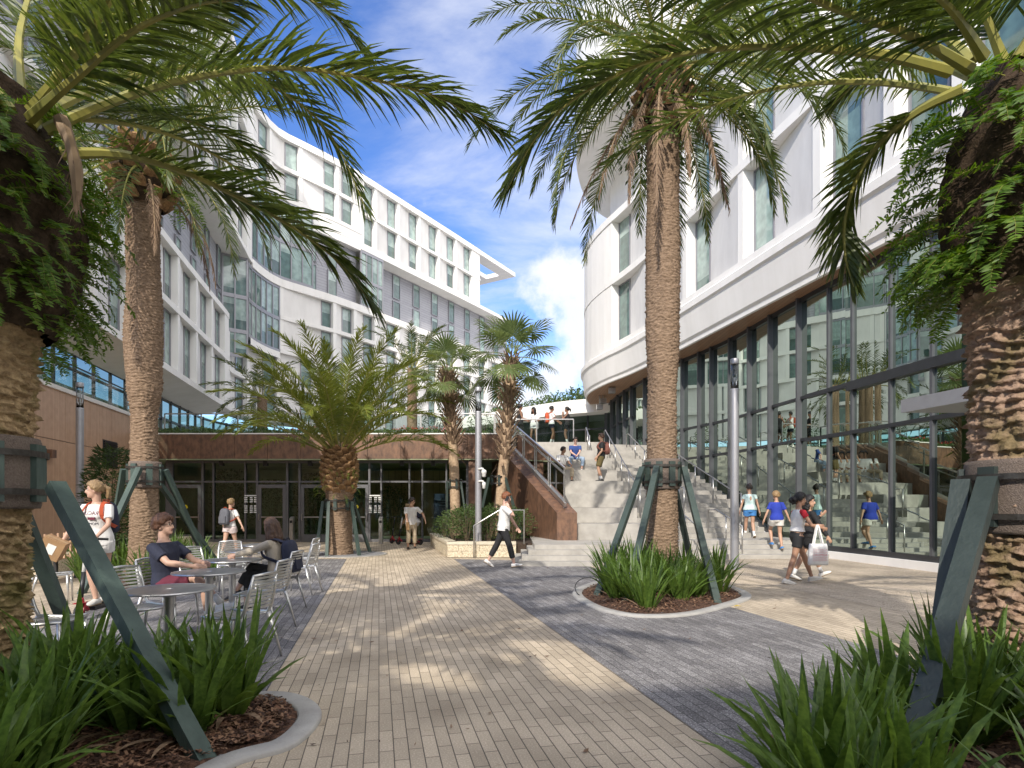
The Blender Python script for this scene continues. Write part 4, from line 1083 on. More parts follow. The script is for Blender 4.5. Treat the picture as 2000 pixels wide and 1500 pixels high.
def fern_clump(name, label, places, rr, mat='fern', ln=(.35, .6), group=None, cat='fern', pairs=16):
    """leafy ferns rooted in the boot of a palm: places = [(point, outward direction)]"""
    b = MB()
    for p, d in places:
        az = atan2(d.y, d.x)+rr.uniform(-.9, .9); l_ = rr.uniform(*ln)
        pts = arch(p, az, rr.uniform(-10, 50), rr.uniform(-88, -50), l_, 8, .9, rr.uniform(-.4, .4))
        pinnate(b, pts, 0, pairs, l_*.155, l_*.024, rr, bare=.08, r0=.005, vlift=.1, droop=.15, fwd=(85, 60), segs=2, mi=0, ri=1, jit=.15)
    return solo(name, b, [M[mat], M['rachis']], label, cat, group)
def around(c, r, z0, z1, n, rr, a0=0, a1=2*pi, prof=None):
    o = []
    for i in range(n):
        a = rr.uniform(a0, a1); t_ = rr.random(); z = lerp(z0, z1, t_); r_ = r*(prof(t_) if prof else 1)
        o.append((V((c[0]+cos(a)*r_, c[1]+sin(a)*r_, z)), V((cos(a), sin(a), 0))))
    return o

# ---- near left date palm
rr = random.Random(11)
C1 = V((-3.94, 4.25, 0)); P1 = thing('date_palm', 'massive near date palm at the left edge, mossy scarred trunk wrapped in ferns', 'palm tree', tuple(C1), group='tall date palms', world=True)
tr_surface('trunk', C1, C1+V((0, 0, 3.2)), [(0, .42), (.1, .345), (.55, .34), (.8, .39), (1, .48)], rr, 120, 380, .075, .042, .042, 'trunknear', P1, .02, 3.0)
boot(P1, C1+V((0, 0, 2.75)), .58, 1.75, rr, seed=2.0, prof=lambda t_: .72+.5*sin(pi*min(1, t_*1.02+.06))**.8)
def trace(pts): return [P(a, b_, y) for a, b_, y in pts]
for pts, lf, pr in (
    ([(60, 215, 4.1), (140, 115, 3.95), (225, -15, 3.8), (300, -150, 3.6), (420, -250, 3.5)], .60, 70),
    ([(90, 255, 4.2), (200, 205, 4.3), (370, 152, 4.5), (560, 132, 4.8), (740, 158, 5.1), (880, 200, 5.3), (985, 268, 5.5)], .56, 105),
    ([(120, 300, 4.25), (240, 302, 4.4), (360, 335, 4.6), (480, 392, 4.8), (590, 455, 5.0), (670, 520, 5.15), (735, 605, 5.25)], .52, 95),
    ([(95, 215, 4.3), (250, 150, 4.9), (420, 130, 5.6), (560, 185, 6.2), (650, 270, 6.6), (715, 410, 6.9)], .52, 95),
    ([(40, 190, 4.3), (40, 60, 4.6), (90, -80, 5.0), (190, -190, 5.4)], .6, 60),
    ([(100, 240, 4.4), (220, 215, 5.2), (330, 225, 5.9), (450, 270, 6.4), (530, 330, 6.7)], .5, 80),
    ([(80, 200, 4.4), (180, 60, 4.9), (330, -20, 5.3), (500, -40, 5.6), (640, 20, 5.8), (720, 110, 5.9)], .55, 90),
    ([(20, 215, 4.0), (-60, 90, 3.9), (-120, -60, 3.8), (-150, -200, 3.7)], .6, 60),
    ([(60, 230, 4.0), (150, 150, 3.7), (260, 60, 3.4), (380, 10, 3.1), (470, 0, 2.9)], .5, 70),
    ([(60, 250, 4.2), (130, 180, 4.6), (200, 90, 5.0), (240, -20, 5.3)], .55, 60),
):
    q, l_ = spath(trace(pts), 20)
    frond(P1, q, lf*1.06, int(pr*1.4), .0135, rr, segs=3, r0=.042, bare=.16, vlift=.25, droop=.35, fwd=(58, 20))
for az, e0, e1, l_ in ((2.6, 40, -30, 3.6), (3.4, 40, -30, 3.6), (4.3, 45, -10, 3.4), (1.2, 38, -25, 3.6), (2.2, 20, -40, 3.4), (3.9, 20, -45, 3.4), (5.2, 45, -10, 3.4)):
    frond(P1, arch(C1+V((cos(az)*.2, sin(az)*.2, 4.35)), az, e0, e1, l_, 14), .5, 95, .014, rr, segs=2, r0=.04)
q, l_ = spath(trace([(120, 235, 4.0), (140, 290, 3.95), (150, 350, 3.95), (148, 415, 3.95)]), 10)
b = MB()
for k in range(70):
    i = rr.randint(1, 9); d = V((rr.gauss(0, .25), rr.gauss(0, .25), -1)).normalized(); leaflet(b, q[i], d, V((rr.gauss(0, 1), rr.gauss(0, 1), 0)).normalized(), rr.uniform(.1, .22), .006, .1, 0)
b.tube(q, [.05, .045, .04, .035, .035, .04, .04, .035, .03, .02, .01], 7, 1)
part('dead_stalk', b, [M['dead'], M['rachisd']], P1)
fern_clump('fern', 'dense dark green fern hanging from the boot of the near left palm', around(C1, .60, 2.75, 4.35, 340, rr, -2.7, 1.6, lambda t_: .80+.30*sin(pi*t_)), rr, ln=(.28, .50), group='ferns growing on the palms', pairs=25)

# ---- near right date palm
rr = random.Random(12)
C4 = V((4.12, 4.62, 0)); P4 = thing('date_palm', 'massive near date palm at the right edge with ferns over its boot', 'palm tree', tuple(C4), group='tall date palms', world=True)
tr_surface('trunk', C4, C4+V((0, 0, 3.45)), [(0, .46), (.08, .42), (.4, .40), (.75, .40), (1, .47)], rr, 120, 380, .085, .052, .042, 'trunkpink', P4, .02, 9.0)
boot(P4, C4+V((0, 0, 3.15)), .58, 1.75, rr, seed=7.0, prof=lambda t_: .66+.42*sin(pi*min(1, t_*.95+.1))**.8)
for pts, lf, pr in (
    ([(1856, 140, 4.4), (1707, 104, 4.35), (1505, 90, 4.4), (1370, 99, 4.5), (1248, 126, 4.6), (1110, 200, 4.7), (1035, 285, 4.75), (990, 372, 4.8)], .55, 110),
    ([(1895, 135, 4.2), (1770, 65, 4.0), (1640, 20, 3.9), (1520, -30, 3.8), (1380, -60, 3.7), (1240, -50, 3.6)], .62, 85),
    ([(1880, 175, 4.4), (1785, 222, 4.6), (1700, 300, 4.8), (1655, 400, 4.95), (1650, 490, 5.0), (1668, 560, 5.0)], .42, 85),
    ([(1960, 120, 4.4), (1900, -20, 4.3), (1820, -130, 4.2)], .62, 50),
    ([(1900, 120, 4.8), (1780, 20, 5.3), (1620, -30, 5.8), (1480, -20, 6.2), (1350, 50, 6.5)], .52, 85),
    ([(1900, 150, 4.9), (1790, 120, 5.5), (1690, 150, 6.0), (1610, 220, 6.3)], .45, 70),
    ([(1990, 110, 4.4), (2060, -20, 4.2), (2100, -160, 4.1)], .6, 50),
    ([(1920, 110, 4.1), (1850, 10, 3.7), (1740, -60, 3.3)], .6, 60),
):
    q, l_ = spath(trace(pts), 20)
    frond(P4, q, lf*1.06, int(pr*1.4), .0135, rr, segs=3, r0=.045, bare=.17, vlift=.25, droop=.35, fwd=(58, 20))
for az, e0, e1, l_ in ((.2, 30, -40, 3.4), (5.9, 30, -35, 3.4), (.6, 10, -50, 3.4), (4.6, 40, -10, 3.4), (2.6, 35, -25, 3.6), (5.3, 20, -40, 3.4)):
    frond(P4, arch(C4+V((cos(az)*.2, sin(az)*.2, 4.7)), az, e0, e1, l_, 14), .5, 95, .014, rr, segs=2, r0=.042)
fern_clump('fern', 'bright green fern trailing from the boot of the near right palm', around(C4, .62, 3.2, 4.75, 230, rr, 1.9, 5.4, lambda t_: .72+.30*sin(pi*t_)), rr, ln=(.34, .68), group='ferns growing on the palms', pairs=24)

# ---- second date palm on the left
rr = random.Random(13)
C2 = V((-7.35, 11.8, 0)); P2 = thing('date_palm', 'tall date palm with a smooth ringed trunk in front of the timber wall', 'palm tree', tuple(C2), group='tall date palms', world=True)
tr_surface('trunk', C2, C2+V((-.05, 0, 7.75)), [(0, .34), (.08, .255), (.25, .235), (.42, .215), (.5, .295), (.62, .325), (.8, .275), (1, .30)], rr, 64, 420, .055, .034, .018, 'trunk', P2, .03, 5.0)
boot(P2, C2+V((-.05, 0, 7.45)), .5, 1.2, rr, seed=4.0, scales=50)
date_crown(P2, C2+V((0, 0, 8.6)), 30, 3.7, rr, .46, 80, .018, e_lo=-38, skip=lambda a, e: .3 < a < 2.9 and (e < 55 or e > 70))
for az, l_ in ((5.4, 2.0), (.2, 2.2), (3.6, 2.0), (4.6, 1.8), (.8, 2.0)):
    frond(P2, arch(C2+V((cos(az)*.35, sin(az)*.35, 7.9)), az, -25, -86, l_, 12, .6), .30, 45, .014, rr, 'dead', 'rachisd', 'dead_frond', vlift=-.2, droop=.8, fwd=(40, 15))
for az, l_ in ((5.9, 2.3), (5.0, 2.2), (3.9, 2.2)):
    frond(P2, arch(C2+V((cos(az)*.35, sin(az)*.35, 8.1)), az, -20, -85, l_, 12, .7), .34, 50, .016, rr)
fern_clump('fern', 'light green fern ringing the top of the ringed left trunk', around(C2, .50, 7.5, 8.4, 60, rr), rr, ln=(.5, .85), group='ferns growing on the palms', pairs=12)

# ---- big palm of the round bed on the right
rr = random.Random(14)
C3 = V((2.86, 11.25, 0)); P3 = thing('date_palm', 'tall date palm in the kerbed round bed, brown dead fronds hanging from its crown', 'palm tree', tuple(C3), group='tall date palms', world=True)
tr_surface('trunk', C3, C3+V((.03, 0, 9.2)), [(0, .36), (.06, .285), (.2, .275), (.33, .255), (.40, .25), (.52, .30), (.72, .305), (.84, .28), (1, .27)], rr, 72, 480, .055, .034, .018, 'trunk', P3, .03, 8.0)
boot(P3, C3+V((.03, 0, 8.5)), .42, 1.5, rr, seed=6.0, scales=60)
date_crown(P3, C3+V((0, 0, 9.9)), 40, 3.8, rr, .48, 80, .0165, e_lo=-30, az0=.4)
for az, l_, e1 in ((4.4, 2.8, -88), (4.0, 2.6, -88), (3.5, 2.3, -80), (4.9, 2.2, -88), (5.5, 2.0, -86), (2.9, 2.6, -70), (.1, 2.3, -80)):
    frond(P3, arch(C3+V((cos(az)*.4, sin(az)*.4, 9.2)), az, -35, e1, l_, 12, .5), .30, 55, .014, rr, 'dead', 'rachisd', 'dead_frond', vlift=-.2, droop=.8, fwd=(38, 14))
for az, l_, e0 in ((3.3, 3.3, -5), (2.9, 3.4, 8), (3.7, 2.7, -22), (.2, 3.0, -12), (6.0, 2.7, -25), (5.6, 2.4, -30), (.6, 2.6, -20)):
    frond(P3, arch(C3+V((cos(az)*.3, sin(az)*.3, 9.7)), az, e0, -75, l_, 14, 1.0), .42, 62, .016, rr)
# broad vine leaves in the crown
b = MB()
for k in range(620):
    a = rr.uniform(0, 6.28); r_ = rr.uniform(.38, .80); p = C3+V((cos(a)*r_, sin(a)*r_, rr.uniform(8.1, 9.7)-.4*(r_-.4)))
    d = V((cos(a)*.6, sin(a)*.6, -.7)).normalized(); wv = V((-sin(a), cos(a), rr.uniform(-.4, .4))).normalized()
    l_ = rr.uniform(.06, .13); b.add([p, p+d*l_*.4+wv*l_*.42, p+d*l_, p+d*l_*.4-wv*l_*.42], [(0, 1, 2, 3)])
for k in range(14):
    a = k*.45; b.tube([C3+V((cos(a)*.36, sin(a)*.36, 8.2)), C3+V((cos(a)*.5, sin(a)*.5, 8.8)), C3+V((cos(a)*.9, sin(a)*.9, 9.2))], .008, 4, 1)
solo('climbing_vine', b, [M['shrub'], M['stem']], 'broad leaved dark green vine tangled in the crown of the right hand date palm', 'vine')

# ---- short young date palm in the gravel ring
rr = random.Random(15)
C5 = V(G(663, 1083)); P5 = thing('young_date_palm', 'short young date palm with a bright wide crown in front of the glass doors', 'palm tree', tuple(C5), world=True)
tr_surface('trunk', C5, C5+V((0, 0, 2.3)), [(0, .40), (.1, .37), (.6, .35), (.8, .38), (1, .46)], rr, 60, 110, .065, .04, .02, 'trunk', P5, .01, 1.0)
boot(P5, C5+V((0, 0, 1.85)), .50, 1.35, rr, 'bootscale', scales=95, seed=1.0, prof=lambda t_: .68+.20*sin(pi*min(1, t_*1.1)))
date_crown(P5, C5+V((0, 0, 3.25)), 44, 3.9, rr, .55, 78, .021, 'frondy', e_hi=86, e_lo=24, droop=50, pw=1.8, r0=.032, vlift=.45)
fern_clump('fern', 'yellow green fern round the swollen boot of the short palm', around(C5, .56, 1.75, 2.6, 60, rr), rr, ln=(.2, .42), group='ferns growing on the palms', pairs=10)

# ---- palms on the terrace
for i, (px, py, Y, h, n, ln, lab) in enumerate(((512, 775, 29, 2.6, 26, 2.7, 'dark date palm on the terrace behind the glass railing at the left'), (805, 720, 29, 3.6, 30, 3.2, 'dark date palm on the terrace behind the short bright palm'))):
    rr = random.Random(20+i); c = P(px, py, Y)
    pp = thing('terrace_palm', lab, 'palm tree', (c.x, c.y, TZ), group='palms on the terrace', world=True)
    tr_surface('trunk', (c.x, c.y, TZ), c, [(0, .25), (1, .22)], rr, 24, 40, .07, .02, .01, 'trunk', pp, .01, i)
    date_crown(pp, c, n, ln, rr, .42, 44, .022, 'frond', e_hi=80, e_lo=-20, droop=60, r0=.025)

# ---- cabbage palms with fan leaves
def fan_leaf(mb, base, az, el, pet, rad, rr, mi=0, ri=1):
    d = V((cos(az)*cos(el), sin(az)*cos(el), sin(el))); n = 8
    pts = [base+d*pet*t_+V((0, 0, -.35*pet*t_*t_*(1-sin(el)*.6))) for t_ in [i/n for i in range(n+1)]]
    mb.tube(pts, [lerp(.022, .010, i/n) for i in range(n+1)], 5, ri)
    h = pts[-1]; T = (pts[-1]-pts[-2]).normalized(); S = T.cross(V((0, 0, 1))).normalized(); U = S.cross(T).normalized()
    m_ = 30
    for k in range(m_):
        u = (k+.5)/m_*2-1; a = u*radians(128)
        dd = (T*cos(a)+S*sin(a)-U*(.16*abs(u))+V((0, 0, -.03))).normalized()
        wv = (T*-sin(a)+S*cos(a)); wv = (wv-dd*wv.dot(dd)).normalized()
        l_ = rad*(1-.28*abs(u)**2)*rr.uniform(.92, 1.06)
        w1 = .5*l_*.55*radians(256)/m_*1.15
        g = V((0, 0, -1)); p1 = h+dd*l_*.55; p2 = p1+(dd*.9+g*.12).normalized()*l_*.3; p3 = p2+(dd*.6+g*rr.uniform(.15, .6)).normalized()*l_*.22
        f = U*(.02 if k % 2 else -.02)
        mb.add([h, p1-wv*w1+f, p1+wv*w1+f, p2-wv*w1*.6, p2+wv*w1*.6, p3], [(0, 1, 2), (1, 3, 4, 2), (3, 5, 4)], mi)
def sabal(label, base, top, rr, n, rad, pet, shag):
    base = V(base); top = V(top)
    pp = thing('cabbage_palm', label, 'palm tree', tuple(base), group='cabbage palms by the stair', world=True)
    tr_surface('trunk', base, top, [(0, .20), (.1, .165), (.6, .155), (1, .17)], rr, 30, 130, .10, .008, .010, 'trunkpale', pp, .012, rad*9, bend=(.06, 0, 0))
    b = MB(); Ht = (top-base).length                       # split leaf bases left on the upper trunk
    for k in range(110):
        t_ = lerp(shag, 1, k/110); c = base.lerp(top, t_)+V((.06, 0, 0))*sin(pi*t_); a = k*2.4; o = V((cos(a), sin(a), 0))
        p = c+o*.16; d = (o*.55+V((0, 0, 1))).normalized(); sd = V((-sin(a), cos(a), 0))
        l_ = rr.uniform(.22, .42); w_ = rr.uniform(.035, .06)
        for sg in (-1, 1):
            e = p+d*l_*rr.uniform(.8, 1.1)+sd*sg*.07+o*rr.uniform(0, .1)
            b.add([p-sd*w_+sd*sg*.01, p+sd*w_+sd*sg*.01, e+sd*w_*.45, e-sd*w_*.45, p+o*.03, e+o*.025], [(0, 1, 2, 3), (0, 4, 5, 3), (1, 4, 5, 2)])
    for k in range(9):
        a = rr.uniform(0, 6.28); o = V((cos(a), sin(a), 0)); p = base.lerp(top, shag*rr.uniform(.9, 1.1))+o*.17
        e = p+o*rr.uniform(.15, .4)+V((0, 0, rr.uniform(-.45, .1))); sd = V((-sin(a), cos(a), 0))*.05
        b.add([p-sd, p+sd, e+sd*.5, e-sd*.5], [(0, 1, 2, 3)])
    part('split_leaf_bases', b, M['shag'], pp)
    for k in range(n):
        u = (k+.5)/n; az = k*2.39996+rr.uniform(-.2, .2); el = radians(lerp(84, -30, u**.95))
        f = MB(); fan_leaf(f, top+V((cos(az)*.1, sin(az)*.1, lerp(.25, -.1, u))), az, el, pet*rr.uniform(.8, 1.1)*(1 if u > .15 else .7), rad*rr.uniform(.9, 1.1), rr)
        part('fan_frond', f, [M['fan'], M['fanstalk']], pp)
M['trunkpale'] = trunkm('pale_palm_trunk', (.50, .37, .25), (.30, .20, .13))
M['shag'] = pm('split_leaf_base', (.36, .25, .165), (.17, .11, .07), 9, .85, bump=.5, bscale=60)
M['fanstalk'] = pm('fan_stalk', (.20, .24, .07), None, 5, .5)
rr = random.Random(16)
sabal('slender cabbage palm left of the grey lamp post, fan leaves and shaggy trunk', P(890, 1046, 19.6), P(874, 728, 19.6), rr, 18, .66, .80, .55)
sabal('taller cabbage palm right of the grey lamp post with a very shaggy upper trunk', P(968, 1046, 18.6), P(999, 700, 18.6), rr, 20, .77, .90, .42)

# ------------------------------------------------------------------ timber props round the trunks
def prop(label, c, r, z, h, struts, mat='strut', bw=.10, wrap=True, nb=7, sw=.10, a0=0.0):
    c = V(c); t_ = thing('palm_prop', label, 'tree prop', tuple(c), group='timber props round the palms', world=True)
    for i in range(nb):
        a = a0+i*2*pi/nb; b = MB(); b.box(c+V((cos(a)*(r+.03), sin(a)*(r+.03), z)), (.05, bw, h), a); part('batten', b, M[mat], t_)
    for dz in (-h*.33, h*.33):
        b = MB(); n = 40; vs = []
        for i in range(n):
            a = 2*pi*i/n
            for rr_, zz in ((r+.058, -.022), (r+.065, -.022), (r+.065, .022), (r+.058, .022)): vs.append(c+V((cos(a)*rr_, sin(a)*rr_, z+dz+zz)))
        b.add(vs, [(i*4+k, ((i+1) % n)*4+k, ((i+1) % n)*4+(k+1) % 4, i*4+(k+1) % 4) for i in range(n) for k in range(4)]); part('strap', b, M['strap'], t_)
    if wrap:
        b = MB(); b.lathe(c, [(r+.012, z-h*.62), (r+.02, z-h*.55), (r+.022, z), (r+.02, z+h*.55), (r+.012, z+h*.62)], 40); part('burlap_wrap', b, M['burlap'], t_, True)
    for (a, foot) in struts:
        tp = a if isinstance(a, Vector) else c+V((cos(a)*(r+.10), sin(a)*(r+.10), z+h*.25)); b = MB()
        b.bar(tp, V(foot)+V((0, 0, -.03)), sw, sw*.85); part('strut', b, M[mat], t_)
    return t_
prop('dark timber prop round the near left palm with one thick strut into the iris bed', C1, .41, 1.72, .42, [(P(108, 948, 4.15), G(402, 1484, .0)), (1.9, V((-4.5, 6.1, 0))), (3.6, V((-5.6, 3.6, 0)))], 'strut', .13, True, 8, .105, .25)
prop('charcoal timber prop round the near right palm with a thick strut leaning left', C4, .44, 1.55, .46, [(3.45, G(1768, 1500, .0)), (3.0, G(1815, 1415, .0)), (5.2, V((5.6, 3.2, 0)))], 'strutdark', .13, True, 8, .125, .2)
prop('green timber prop with long struts round the ringed left palm', C2, .27, 2.10, .42, [(.15, G(415, 1118)), (3.5, G(205, 1128)), (1.9, V((-7.0, 14.2, 0))), (5.0, V((-7.25, 9.9, 0)))], 'strut', .11, True, 7, .10, .1)
prop('dark green timber prop round the palm in the kerbed round bed', C3, .31, 2.08, .46, [(3.45, G(1165, 1165)), (4.25, G(1222, 1178)), (-.35, G(1402, 1178)), (.9, V((3.9, 12.6, 0)))], 'strut2', .12, True, 9, .105, .15)
prop('green timber prop round the short palm in the gravel ring', C5, .38, 1.52, .34, [(3.4, G(617, 1088)), (4.3, G(638, 1088)), (-.5, G(702, 1086)), (.8, V((C5.x+.75, C5.y+.8, 0)))], 'strut', .10, False, 7, .09, .2)
prop('dark green prop low on the taller cabbage palm', P(971, 1046, 18.6)*1, .17, 1.75, .32, [(3.4, P(928, 1050, 18.3)), (5.9, P(1022, 1050, 18.0)), (1.6, P(975, 1040, 19.6))], 'strut2', .07, False, 5, .075)
prop('dark green band prop on the slender cabbage palm', P(889, 1046, 19.6)*1, .17, 1.72, .32, [(3.4, P(872, 1046, 19.9)), (5.6, P(915, 1046, 19.4)), (1.6, P(890, 1040, 20.4))], 'strut2', .07, False, 5, .07)

# ------------------------------------------------------------------ strap leaved plants
def blade(mb, p, az, l_, lean, w, rr, curl):
    n = 5; pts = []; q = V(p); el = radians(90-lean)
    for i in range(n+1):
        pts.append(q.copy()); e = el-curl*(i/n)**1.6
        q = q+V((cos(az)*cos(e), sin(az)*cos(e), sin(e)))*(l_/n)
    tw = rr.uniform(-.7, .7); vs = []
    for i in range(n):
        wv = V((-sin(az+tw), cos(az+tw), 0))*w*(.55, .95, 1, .9, .62)[i]
        k = V((cos(az), sin(az), 0))*w*.28
        vs += [pts[i]-wv, pts[i]-k+V((0, 0, -.0)), pts[i]+wv]
    vs.append(pts[n]); fs = []
    for i in range(n-1):
        a = 3*i; fs += [(a, a+1, a+4, a+3), (a+1, a+2, a+5, a+4)]
    a = 3*(n-1); fs += [(a, a+1, 3*n), (a+1, a+2, 3*n)]
    mb.add(vs, fs)
def strap_mesh(seed, n, l0, l1, w, spread=.10, lean=34, curl=1.0):
    rr = random.Random(seed); b = MB()
    for k in range(n):
        az = rr.uniform(0, 6.28); r_ = spread*sqrt(rr.random()); u = rr.random()
        blade(b, (cos(az)*r_, sin(az)*r_, -.03), az+rr.uniform(-.5, .5), lerp(l0, l1, rr.random()), 3+lean*u**1.2, w*rr.uniform(.75, 1.15), rr, curl*rr.uniform(.1, 1.0)*(.4+u))
    for k in range(4):                            # a few withered leaves low down
        f0 = len(b.f); az = rr.uniform(0, 6.28); blade(b, (cos(az)*spread*.8, sin(az)*spread*.8, -.02), az, l0*rr.uniform(.7, 1), 52+rr.uniform(0, 25), w*.7, rr, 1.1)
        for q in range(f0, len(b.f)): b.m[q] = 1
    return b.mesh('strap_leaves', [M['strapleaf'], M['dead']], True)
SM = [strap_mesh(i, 46, .55, .95, .021, lean=36) for i in range(5)]
SMn = [strap_mesh(40+i, 48, .50, .95, .037, .13, 44, 1.2) for i in range(4)]
def straps(pts, label, group, meshes, rr, s0=.85, s1=1.15):
    for i, (x, y) in enumerate(pts):
        o = bpy.data.objects.new('strap_leaf_plant', meshes[i % len(meshes)]); COL.objects.link(o)
        o.location = (x, y, .03); o.rotation_euler = (0, 0, rr.uniform(0, 6.28)); s_ = rr.uniform(s0, s1); o.scale = (s_, s_, s_*rr.uniform(.9, 1.1))
        tag(o, label, 'plant', group)
rr = random.Random(30)
def inside(p, loop):
    c = False; n = len(loop)
    for i in range(n):
        a, b_ = loop[i], loop[i-1]
        if (a.y > p[1]) != (b_.y > p[1]) and p[0] < (b_.x-a.x)*(p[1]-a.y)/(b_.y-a.y)+a.x: c = not c
    return c
def scatter(loop, n, dmin, rr, avoid=(), cond=None):
    xs = [p.x for p in loop]; ys = [p.y for p in loop]; o = []; tries = 0
    while len(o) < n and tries < 6000:
        tries += 1; p = (rr.uniform(min(xs), max(xs)), rr.uniform(min(ys), max(ys)))
        if not inside(p, loop) or (cond and not cond(*p)): continue
        if any((p[0]-q[0])**2+(p[1]-q[1])**2 < dmin**2 for q in o): continue
        if any((p[0]-q[0])**2+(p[1]-q[1])**2 < q[2]**2 for q in avoid): continue
        o.append(p)
    return o
iR = inset(BED_R, .38); iL = inset(BED_L, .34); iN = inset(BED_NR, .25); iM = inset(BED_M, .3)
straps(scatter(iR, 17, .30, rr, [(C3.x, C3.y, .5)]), 'upright strap leaved plant in the kerbed round bed under the tall right palm', 'strap leaved plants in the round bed', SM, rr, .9, 1.15)
straps([(-1.98, 4.12), (-2.3, 4.3), (-2.65, 4.32), (-2.95, 4.22), (-2.05, 3.75), (-2.45, 3.82), (-2.85, 3.7), (-3.2, 3.55), (-2.75, 3.25), (-3.1, 3.05), (-2.5, 3.05), (-2.85, 2.75), (-3.3, 4.4), (-2.45, 2.6)], 'broad strap leaved plant in the mulch bed around the near left palm', 'strap leaved plants in the near left bed', SMn, rr, .8, 1.0)
straps([(1.42, 2.72), (1.62, 2.98), (1.75, 2.6), (1.4, 2.4), (1.9, 3.15), (2.75, 3.6), (3.05, 3.85), (3.25, 3.3), (3.4, 4.15), (3.5, 4.75), (3.0, 3.0), (2.6, 4.0), (3.55, 3.6), (2.75, 2.4), (2.2, 2.2)], 'broad strap leaved plant in the bed around the near right palm', 'strap leaved plants in the near right bed', SMn, rr, .75, .95)
straps(scatter(iM, 13, .38, rr, [(C2.x, C2.y, .5)])+[(-6.0, 11.6), (-6.2, 10.9), (-8.2, 11.3)], 'strap leaved plant at the foot of the ringed left palm', 'strap leaved plants by the timber wall', SM, rr, .8, 1.05)

# ------------------------------------------------------------------ shrubs
def shrub_mesh(seed, n, r, h, leaf, mat, thin=.35, stems=14):
    rr = random.Random(seed); b = MB()
    for k in range(stems):
        a = rr.uniform(0, 6.28); e = V((cos(a)*r*rr.uniform(.2, .8), sin(a)*r*rr.uniform(.2, .8), h*rr.uniform(.6, .98)))
        b.tube([V((cos(a)*.05, sin(a)*.05, 0)), e*.5+V((0, 0, h*.08)), e], [.010, .007, .003], 4, 1)
    for k in range(n):
        a = rr.uniform(0, 6.28); t_ = rr.random()**.8; rad = r*sqrt(rr.random())*(.35+.75*sin(pi*min(1, .12+t_*.8)))
        if noise.noise(V((cos(a)*2.2+seed, sin(a)*2.2, t_*3.5))) < -.22: continue
        p = V((cos(a)*rad, sin(a)*rad, h*(.04+.96*t_)))
        d = V((cos(a)+rr.gauss(0, .6), sin(a)+rr.gauss(0, .6), rr.uniform(-.3, .9))).normalized()
        wv = d.cross(V((rr.gauss(0, 1), rr.gauss(0, 1), rr.gauss(0, 1)))).normalized(); l_ = leaf*rr.uniform(.6, 1.2)
        b.add([p, p+d*l_*.45+wv*l_*thin*.5, p+d*l_, p+d*l_*.45-wv*l_*thin*.5], [(0, 1, 2, 3)])
    return b.mesh('shrub_leaves', [M[mat], M['stem']])
SH = [shrub_mesh(50+i, 1500, .55, 1.15, .085, 'shrub') for i in range(3)]
rr = random.Random(31)
for i, (px, Y) in enumerate(((868, 19.2), (886, 18.0), (905, 18.8), (912, 17.6), (940, 18.6), (955, 17.6), (985, 18.2), (1002, 17.7), (925, 19.8), (968, 19.4), (895, 20.6), (1012, 18.6))):
    o = bpy.data.objects.new('planter_shrub', SH[i % 3]); COL.objects.link(o); s_ = rr.uniform(.8, 1.1)
    o.location = ((px-1000)/F*Y, Y, .42); o.scale = (s_*.9, s_*.9, s_*rr.uniform(.75, 1.05)); o.rotation_euler = (0, 0, rr.uniform(0, 6))
    tag(o, 'leafy green shrub in the stone planter around the cabbage palms', 'shrub', 'shrubs in the stone planter')
bam = shrub_mesh(60, 5200, .62, 3.0, .16, 'bamboo', .2, 20)
o = bpy.data.objects.new('bamboo_shrub', bam); COL.objects.link(o); o.location = (-10.6, 15.6, 0); tag(o, 'tall dark narrow leaved bamboo shrub against the timber wall', 'shrub')
lowm = shrub_mesh(61, 1500, .75, .8, .09, 'bamboo', .4, 10)
o = bpy.data.objects.new('round_shrub', lowm); COL.objects.link(o); o.location = (-9.6, 14.0, 0); tag(o, 'low rounded dark shrub at the foot of the bamboo', 'shrub')
# planted strip and red flowers along the terrace edge
b = MB(); rr = random.Random(32)
for k in range(9000):
    x = rr.uniform(-14.6, -1.0); y = rr.uniform(23.75, 24.6); hh = .20+.22*max(0, noise.noise(V((x*1.3, y, 3)))+.25)
    p = V((x, y, 4.32+rr.random()*hh)); d = V((rr.gauss(0, 1), rr.gauss(0, 1), rr.uniform(0, 1.4))).normalized(); wv = d.cross(V((rr.gauss(0, 1), rr.gauss(0, 1), 1))).normalized(); l_ = rr.uniform(.05, .13)
    fl = 1 if (rr.random() < .10 and (-9.3 < x < -6.8 or -4.9 < x < -2.6)) else 0
    if fl: p.z = 4.36+hh*1.0; l_ *= .8
    b.add([p, p+d*l_*.5+wv*l_*.25, p+d*l_, p+d*l_*.5-wv*l_*.25], [(0, 1, 2, 3)], fl)
o = part('terrace_planting', b, [M['shrub'], M['redflower']]); tag(o, 'strip of low green planting with red flowers along the terrace edge', 'ground cover', None, 'stuff')
# planted roof of the pavilion
b = MB()
for k in range(7000):
    t_ = rr.random(); c = bp_.at(bp_.len*(.35+.65*t_), -1-rr.random()*5); hh = .35+1.0*max(0, t_-.12)*(1+.4*noise.noise(V((t_*9, 0, 0))))
    p = V((c.x, c.y, 8.3+rr.random()*hh)); d = V((rr.gauss(0, 1), rr.gauss(0, 1), rr.uniform(0, 1.5))).normalized(); wv = d.cross(V((rr.gauss(0, 1), rr.gauss(0, 1), 1))).normalized(); l_ = rr.uniform(.12, .3)
    b.add([p, p+d*l_*.5+wv*l_*.22, p+d*l_, p+d*l_*.5-wv*l_*.22], [(0, 1, 2, 3)])
o = part('roof_planting', b, M['shrub']); tag(o, 'bushy green planting on the roof of the low pavilion', 'ground cover', None, 'stuff')
